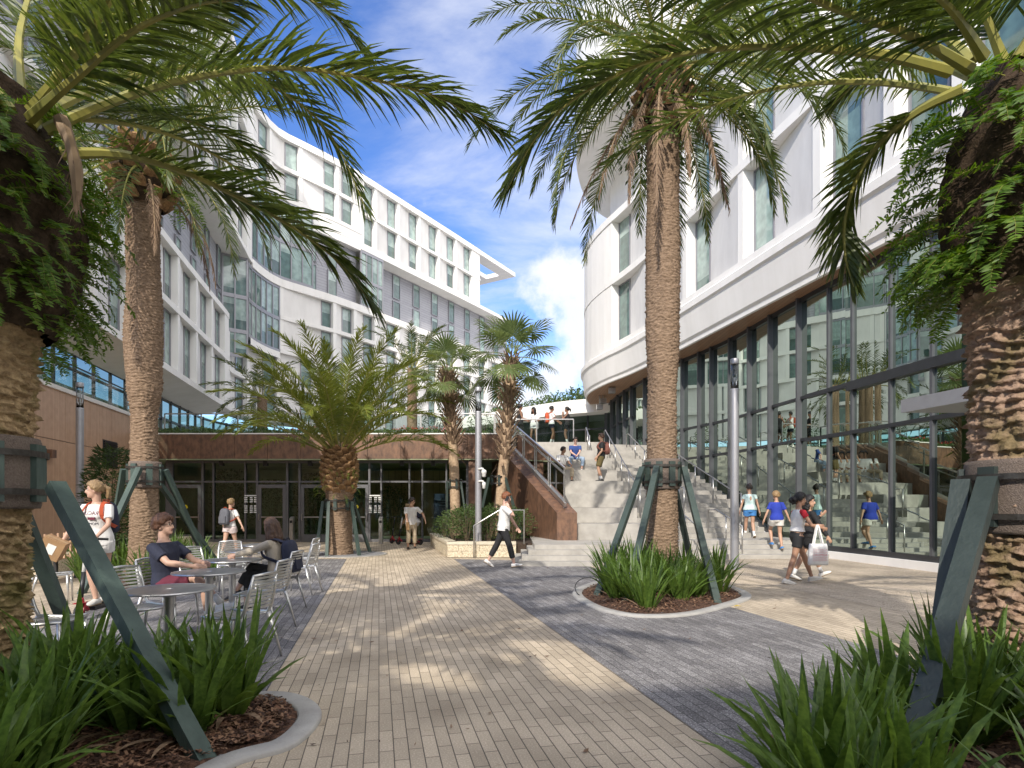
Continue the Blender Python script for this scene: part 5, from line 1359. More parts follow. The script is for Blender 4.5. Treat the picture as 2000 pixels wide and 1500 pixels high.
# small trees on the terrace
tm = shrub_mesh(66, 1300, .9, 2.2, .12, 'shrub', .45, 12)
for x, y, s_, lab in ((-4.0, 31, 1.0, 'leafy young tree on the terrace behind the slender cabbage palm'), (-8.2, 30, .8, 'leafy shrub on the terrace left of the short palm crown'), (-1.6, 31, .95, 'leafy shrub on the terrace beside the pavilion glass')):
    o = bpy.data.objects.new('terrace_shrub', tm); COL.objects.link(o); o.location = (x, y, TZ); o.scale = (s_,)*3; tag(o, lab, 'shrub', 'shrubs on the terrace')
# broad trees behind the photographer (their crowns show in the glass and dapple the paving)
def tree_mesh(seed, n, r, h0, h1, leaf):
    rr = random.Random(seed); b = MB(); cl = []
    for k in range(40):
        a = rr.uniform(0, 6.28); q = rr.uniform(.2, 1)*r; cl.append(V((cos(a)*q, sin(a)*q, lerp(h0, h1, rr.random()))))
    b.tube([V((0, 0, 0)), V((.1, 0, h0*.6)), V((0, 0, h0+.6))], [.3, .22, .16], 10, 1)
    for c in cl: b.tube([V((0, 0, h0*.75)), (c+V((0, 0, h0*.75)))*.5, c], [.10, .06, .02], 5, 1)
    for k in range(n):
        c = rr.choice(cl); p = c+V((rr.gauss(0, .5), rr.gauss(0, .5), rr.gauss(0, .4)))
        d = V((rr.gauss(0, 1), rr.gauss(0, 1), rr.gauss(0, 1))).normalized(); wv = d.cross(V((rr.gauss(0, 1), rr.gauss(0, 1), 1))).normalized(); l_ = leaf*rr.uniform(.6, 1.2)
        b.add([p, p+d*l_*.5+wv*l_*.28, p+d*l_, p+d*l_*.5-wv*l_*.28], [(0, 1, 2, 3)])
    return b.mesh('tree_leaves', [M['tree'], M['stem']])
TM = [tree_mesh(70+i, 5000, 2.4, 2.2, 5.6, .26) for i in range(2)]
for i, (x, y, s_) in enumerate(((-12, -6.5, 1.0), (-6.5, -7.5, 1.0), (-1.2, -6.6, 1.0), (4.4, -7.2, 1.0), (10, -7, 1.0))):
    o = bpy.data.objects.new('shade_tree', TM[i % 2]); COL.objects.link(o); o.location = (x, y, 0); o.scale = (s_,)*3; o.rotation_euler = (0, 0, i*1.3)
    tag(o, 'broad leafy shade tree behind the photographer, seen in the glass', 'tree', 'shade trees behind the photographer')

# green plants inside the glazed entrance
for i, (px, Y, s_, lab) in enumerate(((452, 26.2, 1.15, 'tall leafy indoor plant behind the glass left of the second door'), (532, 26.8, 1.0, 'leafy indoor plant behind the glass of the second door'), (610, 26.0, 1.1, 'leafy indoor plant behind the glass of the third door'), (648, 27.2, .95, 'leafy indoor plant behind the short palm trunk, inside the glass'), (770, 27.5, .9, 'leafy indoor plant inside the glass by the opening hours lettering'))):
    o = bpy.data.objects.new('indoor_plant', tm); COL.objects.link(o); o.location = ((px-1000)/F*Y, Y, .02); o.scale = (s_*.9, s_*.9, s_*1.2); o.rotation_euler = (0, 0, i*1.1)
    tag(o, lab, 'plant', 'indoor plants behind the glass')

# bits of leaf litter on the paving
b = MB(); rr = random.Random(77)
for k in range(420):
    u = rr.uniform(-4, 9); Y = 3.2+13*rr.random()**1.5; x = u-.226*Y
    a = rr.uniform(0, 6.28); l_ = rr.uniform(.008, .035); wd = l_*rr.uniform(.15, .5); d = V((cos(a), sin(a), 0)); sd = V((-sin(a), cos(a), rr.uniform(0, .4)))
    o_ = V((x, Y, .012)); b.add([o_-d*l_, o_+sd*wd, o_+d*l_+V((0, 0, .006)), o_-sd*wd], [(0, 1, 2, 3)], rr.randint(0, 2))
o = part('leaf_litter', b, [M['chip1'], M['chip2'], M['dead']]); tag(o, 'small dry leaf bits scattered over the paving', 'litter', None, 'stuff')

# a further date palm just behind the photographer; its crown throws the big frond shadow on the path
rr = random.Random(18)
C6 = V((-3.5, -1.3, 0)); P6 = thing('date_palm', 'date palm behind the photographer whose crown shadow lies on the tan path', 'palm tree', tuple(C6), group='tall date palms', world=True)
tr_surface('trunk', C6, C6+V((0, 0, 5.0)), [(0, .4), (.2, .34), (1, .38)], rr, 40, 90, .075, .035, .02, 'trunkpink', P6, .02, 2.2)
date_crown(P6, C6+V((0, 0, 5.3)), 34, 3.3, rr, .48, 85, .024, e_hi=75, e_lo=-5, droop=70)

b = MB(); c0 = G(1135, 1160, .05); b.tube([c0+V((.22*cos(a)+.12, .05*sin(a), .10+.16*sin(a))) for a in [i*pi/10+.0 for i in range(-1, 14)]], .008, 6)
solo('irrigation_hose', b, M['rubber'], 'thin black irrigation hose looping over the kerb of the round bed', 'hose', smooth=True)
b = MB(); p0 = G(1432, 1184, .04); b.add([p0, p0+V((.06, .03, .015)), p0+V((.13, .0, .0)), p0+V((.06, -.04, .01))], [(0, 1, 2, 3)]); M['yleaf'] = pm('yellow_leaf', (.45, .33, .05), None, 9, .7)
solo('fallen_leaf', b, M['yleaf'], 'yellow fallen leaf lying on the kerb of the round bed', 'leaf')
# ------------------------------------------------------------------ stone planter
SP = thing('stone_planter', 'low rough limestone planter wall round the cabbage palms', 'planter', (-1.85, 16.85, 0), world=True)
PT = [V((-3.05, 22.0, 0)), V((-1.85, 16.85, 0)), V((.12, 16.85, 0))]
b, c_ = MB(), MB(); rr = random.Random(5)
for a, e in zip(PT, PT[1:]):
    t_ = (e-a).normalized(); n_ = V((t_.y, -t_.x, 0)); L_ = (e-a).length; m3 = Matrix((t_, -n_, V((0, 0, 1)))).transposed()
    for row in range(2):
        q = 0.0; first = True
        while q < L_-.02:
            l_ = min(rr.uniform(.35, .6)*(.6 if first and row else 1), L_-q); first = False
            b.box(a+t_*(q+l_/2)-n_*(.11+rr.uniform(0, .012))+V((0, 0, .01+.18*row+.088)), (l_-.008, .22, .172), M=m3); q += l_
    q = 0.0
    while q < L_-.02:
        l_ = min(.58, L_-q); c_.box(a+t_*(q+l_/2)-n_*.13+V((0, 0, .412)), (l_-.006, .30, .085), M=m3); q += l_
part('wall', b, M['limestone'], SP); part('cap', c_, M['limecap'], SP)
M['soil'] = pm('dark_soil', (.07, .045, .03), (.03, .02, .014), 20, .95, bump=.8, bscale=40)
b = MB(); b.prism([(-2.85, 22), (-1.7, 17.0), (.6, 17.0), (1.2, 17.7), (-.6, 23.5), (-2.9, 23.5)], .0, .40); struct('bed_soil', b, M['soil'])
# low stone ledge and slatted bench along the timber wall
b = MB(); rr = random.Random(6); a, e = V((-10.0, 12.3, 0)), V((-11.5, 20.8, 0)); t_ = (e-a).normalized(); m3 = Matrix((t_, V((-t_.y, t_.x, 0)), V((0, 0, 1)))).transposed(); L_ = (e-a).length; q = 0
while q < L_-.05:
    l_ = min(rr.uniform(.4, .6), L_-q); b.box(a+t_*(q+l_/2)+V((0, 0, .2)), (l_-.008, .34, .4), M=m3); q += l_
solo('stone_ledge', b, M['limestone'], 'low limestone ledge along the planting in front of the timber wall', 'ledge')
BN = thing('slatted_bench', 'slatted timber bench half hidden behind the near left palm', 'bench', (-9.1, 11.4, 0), radians(95))
b = MB()
for i in range(9): b.box((0, -.24+i*.06, .45), (1.6, .042, .04))
part('seat', b, M['wood'], BN)
b = MB()
for i in range(9): b.box((-.72+i*.18, -.30, .70), (.05, .03, .5))
part('backrest', b, M['wood'], BN)
for sx in (-.7, .7):
    for sy in (-.2, .2): b = MB(); b.box((sx, sy, .215), (.06, .06, .43)); part('leg', b, M['dark'], BN)

# ------------------------------------------------------------------ lamp posts
def lamp(x, y, z0, h, label, cams=False, r=.095):
    t_ = thing('lamp_post', label, 'lamp post', (x, y, z0), group='grey lamp posts')
    b = MB(); b.lathe((0, 0, 0), [(r*1.0, -.02), (r, .02), (r, h-.72), (r*.98, h-.70), (0, h-.70)], 28); part('pole', b, M['pole'], t_, True)
    b = MB(); b.lathe((0, 0, 0), [(r*.92, h-.69), (r*.92, h-.12)], 28); part('lantern_glass', b, M['lantern'], t_, True)
    b = MB()
    for k in range(4): a = k*pi/2+.4; b.tube([(cos(a)*r*.8, sin(a)*r*.8, h-.69), (cos(a)*r*.8, sin(a)*r*.8, h-.1)], .007, 5)
    b.lathe((0, 0, 0), [(r*.35, h-.69), (r*.35, h-.45), (r*.15, h-.43), (0, h-.43)], 14); part('lamp_holder', b, M['steel'], t_)
    b = MB(); b.lathe((0, 0, 0), [(r, h-.13), (r*1.02, h-.11), (r*1.02, h-.01), (r*.95, h), (0, h)], 28)
    part('cap', b, M['pole'], t_, True)
    b = MB(); b.lathe((0, 0, 0), [(r*1.55, -.01), (r*1.55, .02), (r*1.05, .025)], 20); part('base_plate', b, M['pole'], t_)
    if cams:
        for dz, s_ in ((2.02, .68), (1.66, .5)):
            b = MB(); b.tube([(0, -.08, dz+.14), (.10, -.14, dz+.16), (.16, -.16, dz+.14)], .03, 8); b.lathe((.17, -.17, dz), [(.05*s_, -.13*s_), (.085*s_, -.10*s_), (.095*s_, .02), (.11*s_, .03), (.11*s_, .09), (.03, .13), (0, .13)], 18)
            part('security_camera', b, M['whiteink'], t_, True)
lamp(-.98, 17.15, .38, 4.55, 'grey lamp post with white security cameras standing in the stone planter', True)
lamp(5.18, 13.7, 0, 4.9, 'grey lamp post in front of the glass wall, right of the tall palm')
lamp(-12.0, 16.35, 0, 4.9, 'grey lamp post in shade in front of the timber wall')
lamp(P(497, 800, 30).x, 30, TZ, 4.0, 'grey lamp post up on the terrace behind the glass railing', True)

# ------------------------------------------------------------------ door button posts
for px, lab in ((570, 'narrow steel post with a push button left of the short palm'), (744, 'narrow steel post with a push button right of the short palm')):
    Y = 23.1; t_ = thing('button_post', lab, 'post', ((px-1000)/F*Y, Y, 0), group='door button posts')
    b = MB(); v = [(-.07, -.09, 0), (.07, -.09, 0), (.07, .09, 0), (-.07, .09, 0), (-.07, -.09, .98), (.07, -.09, .98), (.07, .09, 1.06), (-.07, .09, 1.06)]
    b.add(v, [(3, 2, 1, 0), (4, 5, 6, 7), (0, 1, 5, 4), (1, 2, 6, 5), (2, 3, 7, 6), (3, 0, 4, 7)]); part('post', b, M['steel'], t_)
    b = MB(); b.box((0, -.096, .86), (.10, .01, .10)); part('push_button', b, M['black'], t_)

# ------------------------------------------------------------------ cafe furniture
def make_table(label, loc):
    t_ = thing('cafe_table', label, 'table', loc, group='round aluminium tables')
    b = MB(); b.lathe((0, 0, 0), [(0, .72), (.355, .72), (.378, .725), (.383, .732), (.378, .742), (.36, .744), (.355, .741), (.035, .741), (.03, .733), (0, .733)], 56); part('tabletop', b, M['alutop'], t_, False)
    b = MB(); b.lathe((0, 0, 0), [(.045, .02), (.042, .3), (.042, .66), (.06, .70), (.14, .719)], 24); part('pedestal', b, M['alu'], t_, True)
    b = MB(); b.lathe((0, 0, 0), [(.23, 0), (.23, .012), (.20, .022), (.05, .035)], 40); part('foot', b, M['alu'], t_, True)
    return t_
def make_chair(label):
    t_ = thing('slat_chair', label, 'chair', (0, 0, 0), group='slatted aluminium chairs')
    for sx in (-1, 1):
        b = MB(); b.tube([(sx*.215, .225, 0), (sx*.205, .215, .25), (sx*.20, .205, .44)], [.011, .015, .019], 8); part('leg', b, M['alu'], t_, True)
        b = MB(); b.tube([(sx*.235, -.315, 0), (sx*.215, -.25, .25), (sx*.20, -.195, .44)], [.011, .016, .024], 8); part('leg', b, M['alu'], t_, True)
    b = MB()
    for sx in (-1, 1):
        b.tube([(sx*.20, .225, .445), (sx*.205, 0, .435), (sx*.20, -.19, .445), (sx*.198, -.225, .52), (sx*.192, -.265, .68), (sx*.175, -.30, .83)], [.016, .017, .021, .019, .016, .013], 8)
    b.tube([(-.20, .225, .445), (0, .245, .44), (.20, .225, .445)], .014, 8); b.tube([(-.175, -.30, .83), (0, -.325, .84), (.175, -.30, .83)], .014, 8)
    part('frame', b, M['alu'], t_, True)
    b = MB()
    for i in range(9):
        y = .19-i*.045; z = .437-.010*sin(pi*i/8); b.bar((-.195, y, z), (.195, y, z), .026, .008)
    part('seat', b, M['alu'], t_)
    b = MB()
    for i in range(9):
        s_ = i/8; z = .52+.285*s_; y = -.228-.066*s_; hw = lerp(.19, .172, s_); n = 6; pts = [V((-hw+2*hw*k/n, y-.025*sin(pi*k/n), z)) for k in range(n+1)]
        for p0, p1 in zip(pts, pts[1:]): b.bar(p0, p1, .007, .020)
    part('backrest', b, M['alu'], t_)
    return t_
make_table('nearest round aluminium table, empty, behind the front strap leaved plants', (-3.06, 5.25, 0))
make_table('round aluminium table in front of the seated man in the navy shirt', (-3.42, 6.65, 0))
make_table('round aluminium table between the seated man and the seated woman', (-3.85, 8.1, 0))
make_table('round aluminium table where the seated woman rests her hand', (-4.34, 9.75, 0))
make_table('farthest round aluminium table of the row, half hidden by the seated woman', (-4.80, 11.2, 0))
CHAIRS = [((-4.22, 5.35), -82, 'slatted aluminium chair left of the nearest round table, close to the thick green strut'),
      ((-3.80, 6.05), -112, 'slatted aluminium chair between the nearest table and the man in the navy shirt'),
      ((-4.13, 7.10), -97, 'slatted aluminium chair on which the man in the navy shirt sits'),
      ((-2.62, 5.62), 78, 'slatted aluminium chair right of the nearest round table, half behind the plants'),
      ((-2.98, 7.0), 84, 'slatted aluminium chair across from the man in the navy shirt, standing empty'),
      ((-3.32, 8.34), 84, 'slatted aluminium chair on which the woman with long brown hair sits'),
      ((-3.60, 9.95), 88, 'slatted aluminium chair just behind the seated woman, facing her table'),
      ((-4.15, 11.6), 88, 'slatted aluminium chair right of the farthest round table, near the gravel ring'),
      ((-4.75, 9.0), -120, 'slatted aluminium chair left of the third table, in front of the strap leaved plants'),
      ((-4.95, 10.4), -150, 'slatted aluminium chair left of the table where the seated woman rests her hand'),
      ((-6.95, 8.9), -60, 'slatted aluminium chair standing apart behind the near left palm')]
proto = make_chair(CHAIRS[0][2]); proto.location = (*CHAIRS[0][0], .004); proto.rotation_euler = (0, 0, radians(CHAIRS[0][1]))
for (x, y), a, lab in CHAIRS[1:]: copy_tree(proto, (x, y, .004), radians(a), lab)
# tables and chairs up on the terrace
for i, (x, y, a) in enumerate(((-12.4, 27.5, 40), (-10.9, 27.8, 150), (-9.0, 27.2, 60), (-7.4, 27.8, 200), (-3.4, 28, 90), (-2.2, 28.4, 250))):
    copy_tree(proto, (x, y, TZ), radians(a), ('aluminium chair on the terrace behind the glass railing, leftmost of the six', 'aluminium chair on the terrace, second of six from the left', 'aluminium chair on the terrace behind the left side of the short palm crown', 'aluminium chair on the terrace hidden by the short palm crown', 'aluminium chair on the terrace behind the slender cabbage palm', 'aluminium chair on the terrace beside the lamp post with cameras')[i])
for x, y, lab in ((-11.6, 27.9, 'round table on the terrace between two chairs at the left'), (-8.2, 28.0, 'round table on the terrace behind the short palm'), (-2.9, 29.0, 'round table on the terrace between the two cabbage palms')):
    make_table(lab, (x, y, TZ))

# ------------------------------------------------------------------ kick scooters
M['scooterred'] = pm('red_paint', (.35, .02, .03), None, 4, .4); M['scooterwhite'] = pm('white_paint', (.75, .75, .74), None, 4, .35)
def scooter(label, loc, rz, stem='scooterwhite'):
    t_ = thing('kick_scooter', label, 'scooter', loc, rz, 'electric kick scooters')
    b = MB(); b.box((0, -.05, .125), (.15, .62, .045)); part('deck', b, M['black'], t_)
    b = MB(); b.tube([(0, .30, .12), (0, .40, .20), (0, .44, .30)], .03, 8); part('neck', b, M['scooterred'], t_, True)
    b = MB(); b.tube([(0, .44, .26), (0, .375, .62)], .026, 10, 0); b.tube([(0, .375, .62), (0, .30, 1.03)], .024, 10, 1); part('stem', b, [M['black'], M[stem]], t_, True)
    b = MB(); b.tube([(-.24, .27, 1.04), (0, .30, 1.05), (.24, .27, 1.04)], .016, 8); part('handlebar', b, M['black'], t_, True)
    for y in (.47, -.44):
        b = MB(); n = 28; vs = []
        for i in range(n):
            a = 2*pi*i/n
            for k in range(8): q = 2*pi*k/8; r_ = .083+.024*cos(q); vs.append((.024*sin(q), y+cos(a)*r_, .107+sin(a)*r_))
        b.add(vs, [(i*8+k, i*8+(k+1) % 8, ((i+1) % n)*8+(k+1) % 8, ((i+1) % n)*8+k) for i in range(n) for k in range(8)])
        w_ = part('wheel', b, M['rubber'], t_, True)
        b = MB(); b.tube([(-.018, y, .107), (.018, y, .107)], .062, 18); part('rim', b, M['dark'], w_)
        b = MB(); n = 9
        for sx in (-1, 1): b.bar((sx*.045, y, .107), (sx*.045, y-.06 if y > 0 else y+.08, .24 if y > 0 else .15), .012, .03)
        b.box((0, y-.02, .232), (.09, .16, .012)); part('mudguard', b, M['scooterred'], t_)
    return t_
scooter('electric scooter with red neck ridden by the woman in the red lettered shirt', (-5.60, 8.02, 0), radians(186))
scooter('parked electric scooter nearest the glass, white stem, beside the stooping woman', ((783-1000)/F*22.9, 22.9, 0), radians(60), 'black')
scooter('parked electric scooter in front of the stooping woman, leaning white stem', ((800-1000)/F*22.4, 22.4, 0), radians(75))
# ------------------------------------------------------------------ people
def loft(mb, rings, n=18, mi=0):
    vs = []
    for c, ax, ay in rings:
        for k in range(n): a = 2*pi*k/n; vs.append(V(c)+V(ax)*cos(a)+V(ay)*sin(a))
    fs = [(j*n+k, j*n+(k+1) % n, (j+1)*n+(k+1) % n, (j+1)*n+k) for j in range(len(rings)-1) for k in range(n)]
    fs += [tuple(range(n))[::-1], tuple((len(rings)-1)*n+k for k in range(n))]
    mb.add(vs, fs, mi)
def remesh(mb, voxel, it=4, mats=None, name='skin'):
    me = mb.mesh('tmp', [], False); o = bpy.data.objects.new('tmp', me); COL.objects.link(o)
    m = o.modifiers.new('r', 'REMESH'); m.mode = 'VOXEL'; m.voxel_size = voxel; m.use_smooth_shade = True
    s_ = o.modifiers.new('s', 'SMOOTH'); s_.factor = .5; s_.iterations = it
    dg = bpy.context.evaluated_depsgraph_get(); dg.update()
    r = bpy.data.meshes.new_from_object(o.evaluated_get(dg)); r.name = name
    bpy.data.objects.remove(o); bpy.data.meshes.remove(me)
    r.materials.clear()
    for mm in (mats or []): r.materials.append(mm)
    r.polygons.foreach_set('use_smooth', [True]*len(r.polygons))
    return r
def ik(a, t, l1, l2, pole):
    d = t-a; L_ = min(d.length, (l1+l2)*.999); d.normalize()
    x = (l1*l1-l2*l2+L_*L_)/(2*L_); h = sqrt(max(0, l1*l1-x*x))
    p = V(pole)-d*V(pole).dot(d)
    if p.length < 1e-4: p = V((0, 1, 0))-d*d.y
    p.normalize()
    return a+d*x+p*h, a+d*L_
SKIN = {k: pm('skin_'+k, c, tuple(x*.9 for x in c), 9, .5, bump=.05, bscale=200) for k, c in (('light', (.55, .34, .25)), ('tan', (.47, .28, .19)), ('medium', (.38, .215, .14)), ('brown', (.25, .125, .075)), ('pink', (.60, .37, .29)))}
HAIR = {k: pm('hair_'+k, c, tuple(x*.55 for x in c), 40, .55, bump=.6, bscale=90, stretch=(1, 1, .25)) for k, c in (('brown', (.095, .05, .03)), ('dark', (.028, .018, .014)), ('blond', (.36, .235, .115)), ('ginger', (.24, .085, .032)), ('black', (.012, .010, .010)), ('auburn', (.14, .06, .03)))}
CL = {}
def cloth(name, c, **k):
    if name not in CL: CL[name] = pm('cloth_'+name, c, tuple(x*.86 for x in c), 12, .85, bump=.35, bscale=28, stretch=(1, 1, .6), detail=4, **k)
    return CL[name]
CL_DEF = dict(white=(.74, .73, .72), navy=(.022, .026, .05), beige=(.40, .35, .28), black=(.018, .018, .02), maroon=(.14, .02, .04), khaki=(.46, .38, .27), blue=(.035, .075, .26), jeans=(.33, .43, .56), olive=(.125, .095, .035), mint=(.55, .70, .68), royal=(.02, .045, .36), red=(.52, .02, .035), offwhite=(.62, .60, .56), sky=(.06, .22, .52), pinkw=(.66, .56, .56), grey=(.12, .125, .15), orange=(.50, .09, .035), rust=(.22, .085, .065))
for k_, c_ in CL_DEF.items(): cloth(k_, c_)
M['eyewhite'] = pm('eye_white', (.7, .68, .66), None, 4, .3); M['iris'] = pm('iris', (.03, .02, .015), None, 4, .3); M['lip'] = pm('lip', (.36, .13, .11), None, 8, .5); M['gum'] = pm('gum_sole', (.30, .22, .14), None, 8, .7)

def person(label, loc, rz, H=1.72, sex='f', skin='light', pelvis=(0, 0, None), lean=0.0, side=0.0, twist=0.0, head=(0, 0), footL=(-.1, .0, 0), footR=(.1, .0, 0), fyL=0, fyR=0, fpL=0, fpR=0,
           handL=(-.27, .03, .78), handR=(.27, .03, .78), poleL=None, poleR=None, kneeL=(0, 1, 0), kneeR=(0, 1, 0), curl=.5,
           shirt='white', sleeve='short', hem=-.07, hang=0.0, sleevemat=None, bottom='black', blen=.4, bfit=.016, shoe='white', shoestyle='sneaker', sock=None, hair='brown', style='short', vox=.010, extras=None, face=True, group='people in the courtyard', skirt=False, skirtlen=0):
    k = H/1.75
    root = thing('person', label, 'person', loc, rz, group)
    pz = pelvis[2] if pelvis[2] is not None else .945*k
    Pp = V((pelvis[0], pelvis[1], pz))
    lf, ls, tw = radians(lean), radians(side), radians(twist)
    up = V((sin(ls), sin(lf), cos(lf)*cos(ls))).normalized()
    fw0 = V((0, 1, 0)); rt0 = fw0.cross(up).normalized(); fwd0 = up.cross(rt0)
    def basis(t_): a = tw*t_; r_ = rt0*cos(a)+fwd0*sin(a); return r_, up.cross(r_)
    b = MB(); rings = []
    prof_m = [(-.11, .085, .085), (-.05, .160, .112), (.03, .162, .118), (.14, .142, .104), (.26, .160, .116), (.36, .175, .118), (.44, .165, .100), (.49, .100, .075), (.52, .060, .060), (.60, .054, .056)]
    prof_f = [(-.11, .085, .085), (-.05, .166, .112), (.03, .162, .116), (.15, .120, .092), (.26, .140, .106), (.35, .150, .110), (.43, .146, .090), (.485, .085, .068), (.52, .050, .052), (.60, .047, .050)]
    prof = prof_f if sex == 'f' else prof_m
    for s_, rx, ry in prof:
        r_, f_ = basis(max(0, min(1, s_/.45))); rings.append((Pp+up*s_*k, r_*rx*k, f_*ry*k))
    loft(b, rings)
    R_, F_ = basis(1)
    neck = Pp+up*.52*k
    if sex == 'f':
        for sx in (-1, 1): b.ell(Pp+up*.33*k+R_*sx*.066*k+F_*.075*k, (.058*k, .05*k, .055*k))
    # head
    yaw, pit = radians(head[0]), radians(head[1])
    hf = (F_*cos(yaw)+R_*sin(yaw)).normalized(); hu = (V((0, 0, 1))*.75+up*.25).normalized(); hr = hf.cross(hu).normalized(); hu = hr.cross(hf)
    hf2 = hf*cos(pit)+hu*sin(pit); hu2 = hr.cross(hf2); HM = Matrix((hr, hf2, hu2)).transposed()
    hc = neck+up*.06*k+(hu*.105+hf2*.018)*k
    hp = lambda x, y, z: hc+HM@V((x*k, y*k, z*k))
    b.ell(hp(0, -.008, .025), (.076*k, .095*k, .098*k), HM, 18, 12)
    b.ell(hp(0, .022, -.045), (.058*k, .068*k, .075*k), HM, 14, 10)
    b.ell(hp(0, .066, -.088), (.028*k, .024*k, .024*k), HM)
    b.ell(hp(0, .094, -.018), (.013*k, .021*k, .028*k), HM); b.ell(hp(0, .099, -.034), (.017*k, .018*k, .013*k), HM)
    for sx in (-1, 1): b.ell(hp(sx*.077, -.008, -.012), (.010*k, .022*k, .033*k), HM)
    b.tube([neck-up*.04*k, hc+HM@V((0, -.02*k, -.06*k))], [.055*k, .052*k], 12)
    # arms
    sh = {}; el = {}; wr = {}; hd = {}
    sw = (.168 if sex == 'f' else .192)*k
    for nm, sx, tgt, pole in (('L', -1, handL, poleL), ('R', 1, handR, poleR)):
        S = Pp+up*.435*k+R_*sx*sw
        pole = V(pole) if pole else V((sx*.35, -1, -.1))
        E, W = ik(S, V(tgt), .285*k, .255*k, pole)
        sh[nm], el[nm], wr[nm] = S, E, W
        g = 1.0 if sex == 'm' else .86
        b.tube([Pp+up*.43*k+R_*sx*.09*k, S, S.lerp(E, .35), S.lerp(E, .8), E, E.lerp(W, .3), E.lerp(W, .8), W], [.05*k, .055*k*g, .049*k*g, .041*k*g, .039*k*g, .041*k*g, .029*k*g, .026*k*g], 12)
        d = (W-E).normalized(); hd[nm] = d
        pn = d.cross(V((0, 1, 0)) if abs(d.y) < .8 else V((0, 0, 1))).normalized(); sd = d.cross(pn).normalized()
        Hm = Matrix((sd, pn, d)).transposed(); pc = W+d*.045*k
        b.ell(pc, (.040*k, .019*k, .055*k), Hm, 12, 8); b.tube([W-d*.01, W+d*.03*k], [.026*k, .026*k], 10)
        cs = -sx
        for fi in range(4):
            o = pc+d*.040*k+sd*(fi-1.5)*.0185*k; ln = (.066, .078, .073, .056)[fi]*k; q = [o]; dd = d.copy()
            for j, fr_ in enumerate((.45, .32, .25)):
                dd = (dd*cos(curl*(.5+.35*j))+pn*sin(curl*(.5+.35*j))*cs).normalized(); q.append(q[-1]+dd*ln*fr_)
            b.tube(q, [.0098*k, .0094*k, .0088*k, .0075*k], 8)
        o = pc-d*.022*k+sd*.032*k*1; b.tube([o, o+(sd*.7+d*.6+pn*cs*.3).normalized()*.034*k, o+(sd*.45+d*.95+pn*cs*.5).normalized()*.062*k], [.013*k, .011*k, .008*k], 8)
    # legs
    hip, kn, an = {}, {}, {}
    for nm, sx, ft, kp in (('L', -1, footL, kneeL), ('R', 1, footR, kneeR)):
        Hh = Pp+rt0*sx*.088*k+V((0, 0, -.03*k)); A = V((ft[0], ft[1], ft[2]+.085*k))
        K, A = ik(Hh, A, .43*k, .425*k, V(kp)); hip[nm], kn[nm], an[nm] = Hh, K, A
        g = 1.0 if sex == 'f' else 1.02
        b.tube([Hh+V((0, 0, .05*k)), Hh, Hh.lerp(K, .35), Hh.lerp(K, .8), K, K.lerp(A, .28), K.lerp(A, .65), K.lerp(A, .92), A], [.075*k, .089*k*g, .079*k*g, .058*k*g, .054*k*g, .056*k*g, .043*k*g, .034*k, .036*k], 14)
    toe = {}
    for nm, yw, pt in (('L', fyL, fpL), ('R', fyR, fpR)):
        a, p_ = radians(yw), radians(pt); d = V((sin(a)*cos(p_), cos(a)*cos(p_), -sin(p_))); A = an[nm]
        u = V((sin(a)*sin(p_), cos(a)*sin(p_), cos(p_))); toe[nm] = (d, u)
        heel = A-u*.045*k-d*.045*k
        b.tube([heel, A-u*.05*k+d*.03*k, A-u*.058*k+d*.11*k, A-u*.062*k+d*.155*k], [.034*k, .036*k, .030*k, .022*k], 10)
    body = part('body', remesh(b, vox, 3, [SKIN[skin]], 'body'), None, root)
    # shoes / socks
    for nm in 'LR':
        d, u = toe[nm]; A = an[nm]; b = MB(); sd = d.cross(u).normalized()
        if shoestyle != 'bare':
            up_c = .045 if shoestyle == 'sneaker' else .05
            def sec(f, hw, z0, z1): c = A+d*f*k-u*(.085-(z0+z1)/2)*k; return (c, sd*hw*k, u*(z1-z0)/2*k)
            loft(b, [sec(-.075, .022, .0, .05), sec(-.062, .036, -.0, .085), sec(-.01, .041, .0, .098), sec(.05, .045, .0, .082), sec(.11, .050, .0, .062), sec(.16, .046, .0, .052), sec(.192, .026, .0, .042)], 14)
            so_ = part('shoe', b, M[shoe] if shoe in M else CL[shoe], root, True)
            b = MB(); loft(b, [sec(f, hw*1.05, -.004, .024) for f, hw in ((-.08, .024), (-.064, .039), (-.01, .044), (.05, .047), (.11, .052), (.16, .048), (.196, .028))], 14); part('sole', b, M['gum'] if shoestyle == 'sneaker' else (M[shoe] if shoe in M else CL[shoe]), so_, True)
            if shoestyle == 'stripes':
                pass
        if sock:
            b = MB(); b.tube([kn[nm].lerp(A, .70), kn[nm].lerp(A, .85), A], [.043*k, .040*k, .043*k], 12); part('sock', b, CL[sock], root, True)
    # bottoms
    b = MB(); ex = bfit
    loft(b, [(Pp+up*s_*k, rt0*(rx+(ex if s_ < 0 else .004))*k, fwd0*(ry+(ex if s_ < 0 else .004))*k) for s_, rx, ry in ((-.12, .10, .09), (-.05, .164, .114), (.03, .158, .114), (.10, (.126 if sex == 'f' else .142), (.094 if sex == 'f' else .104)))])
    if skirt:
        pass
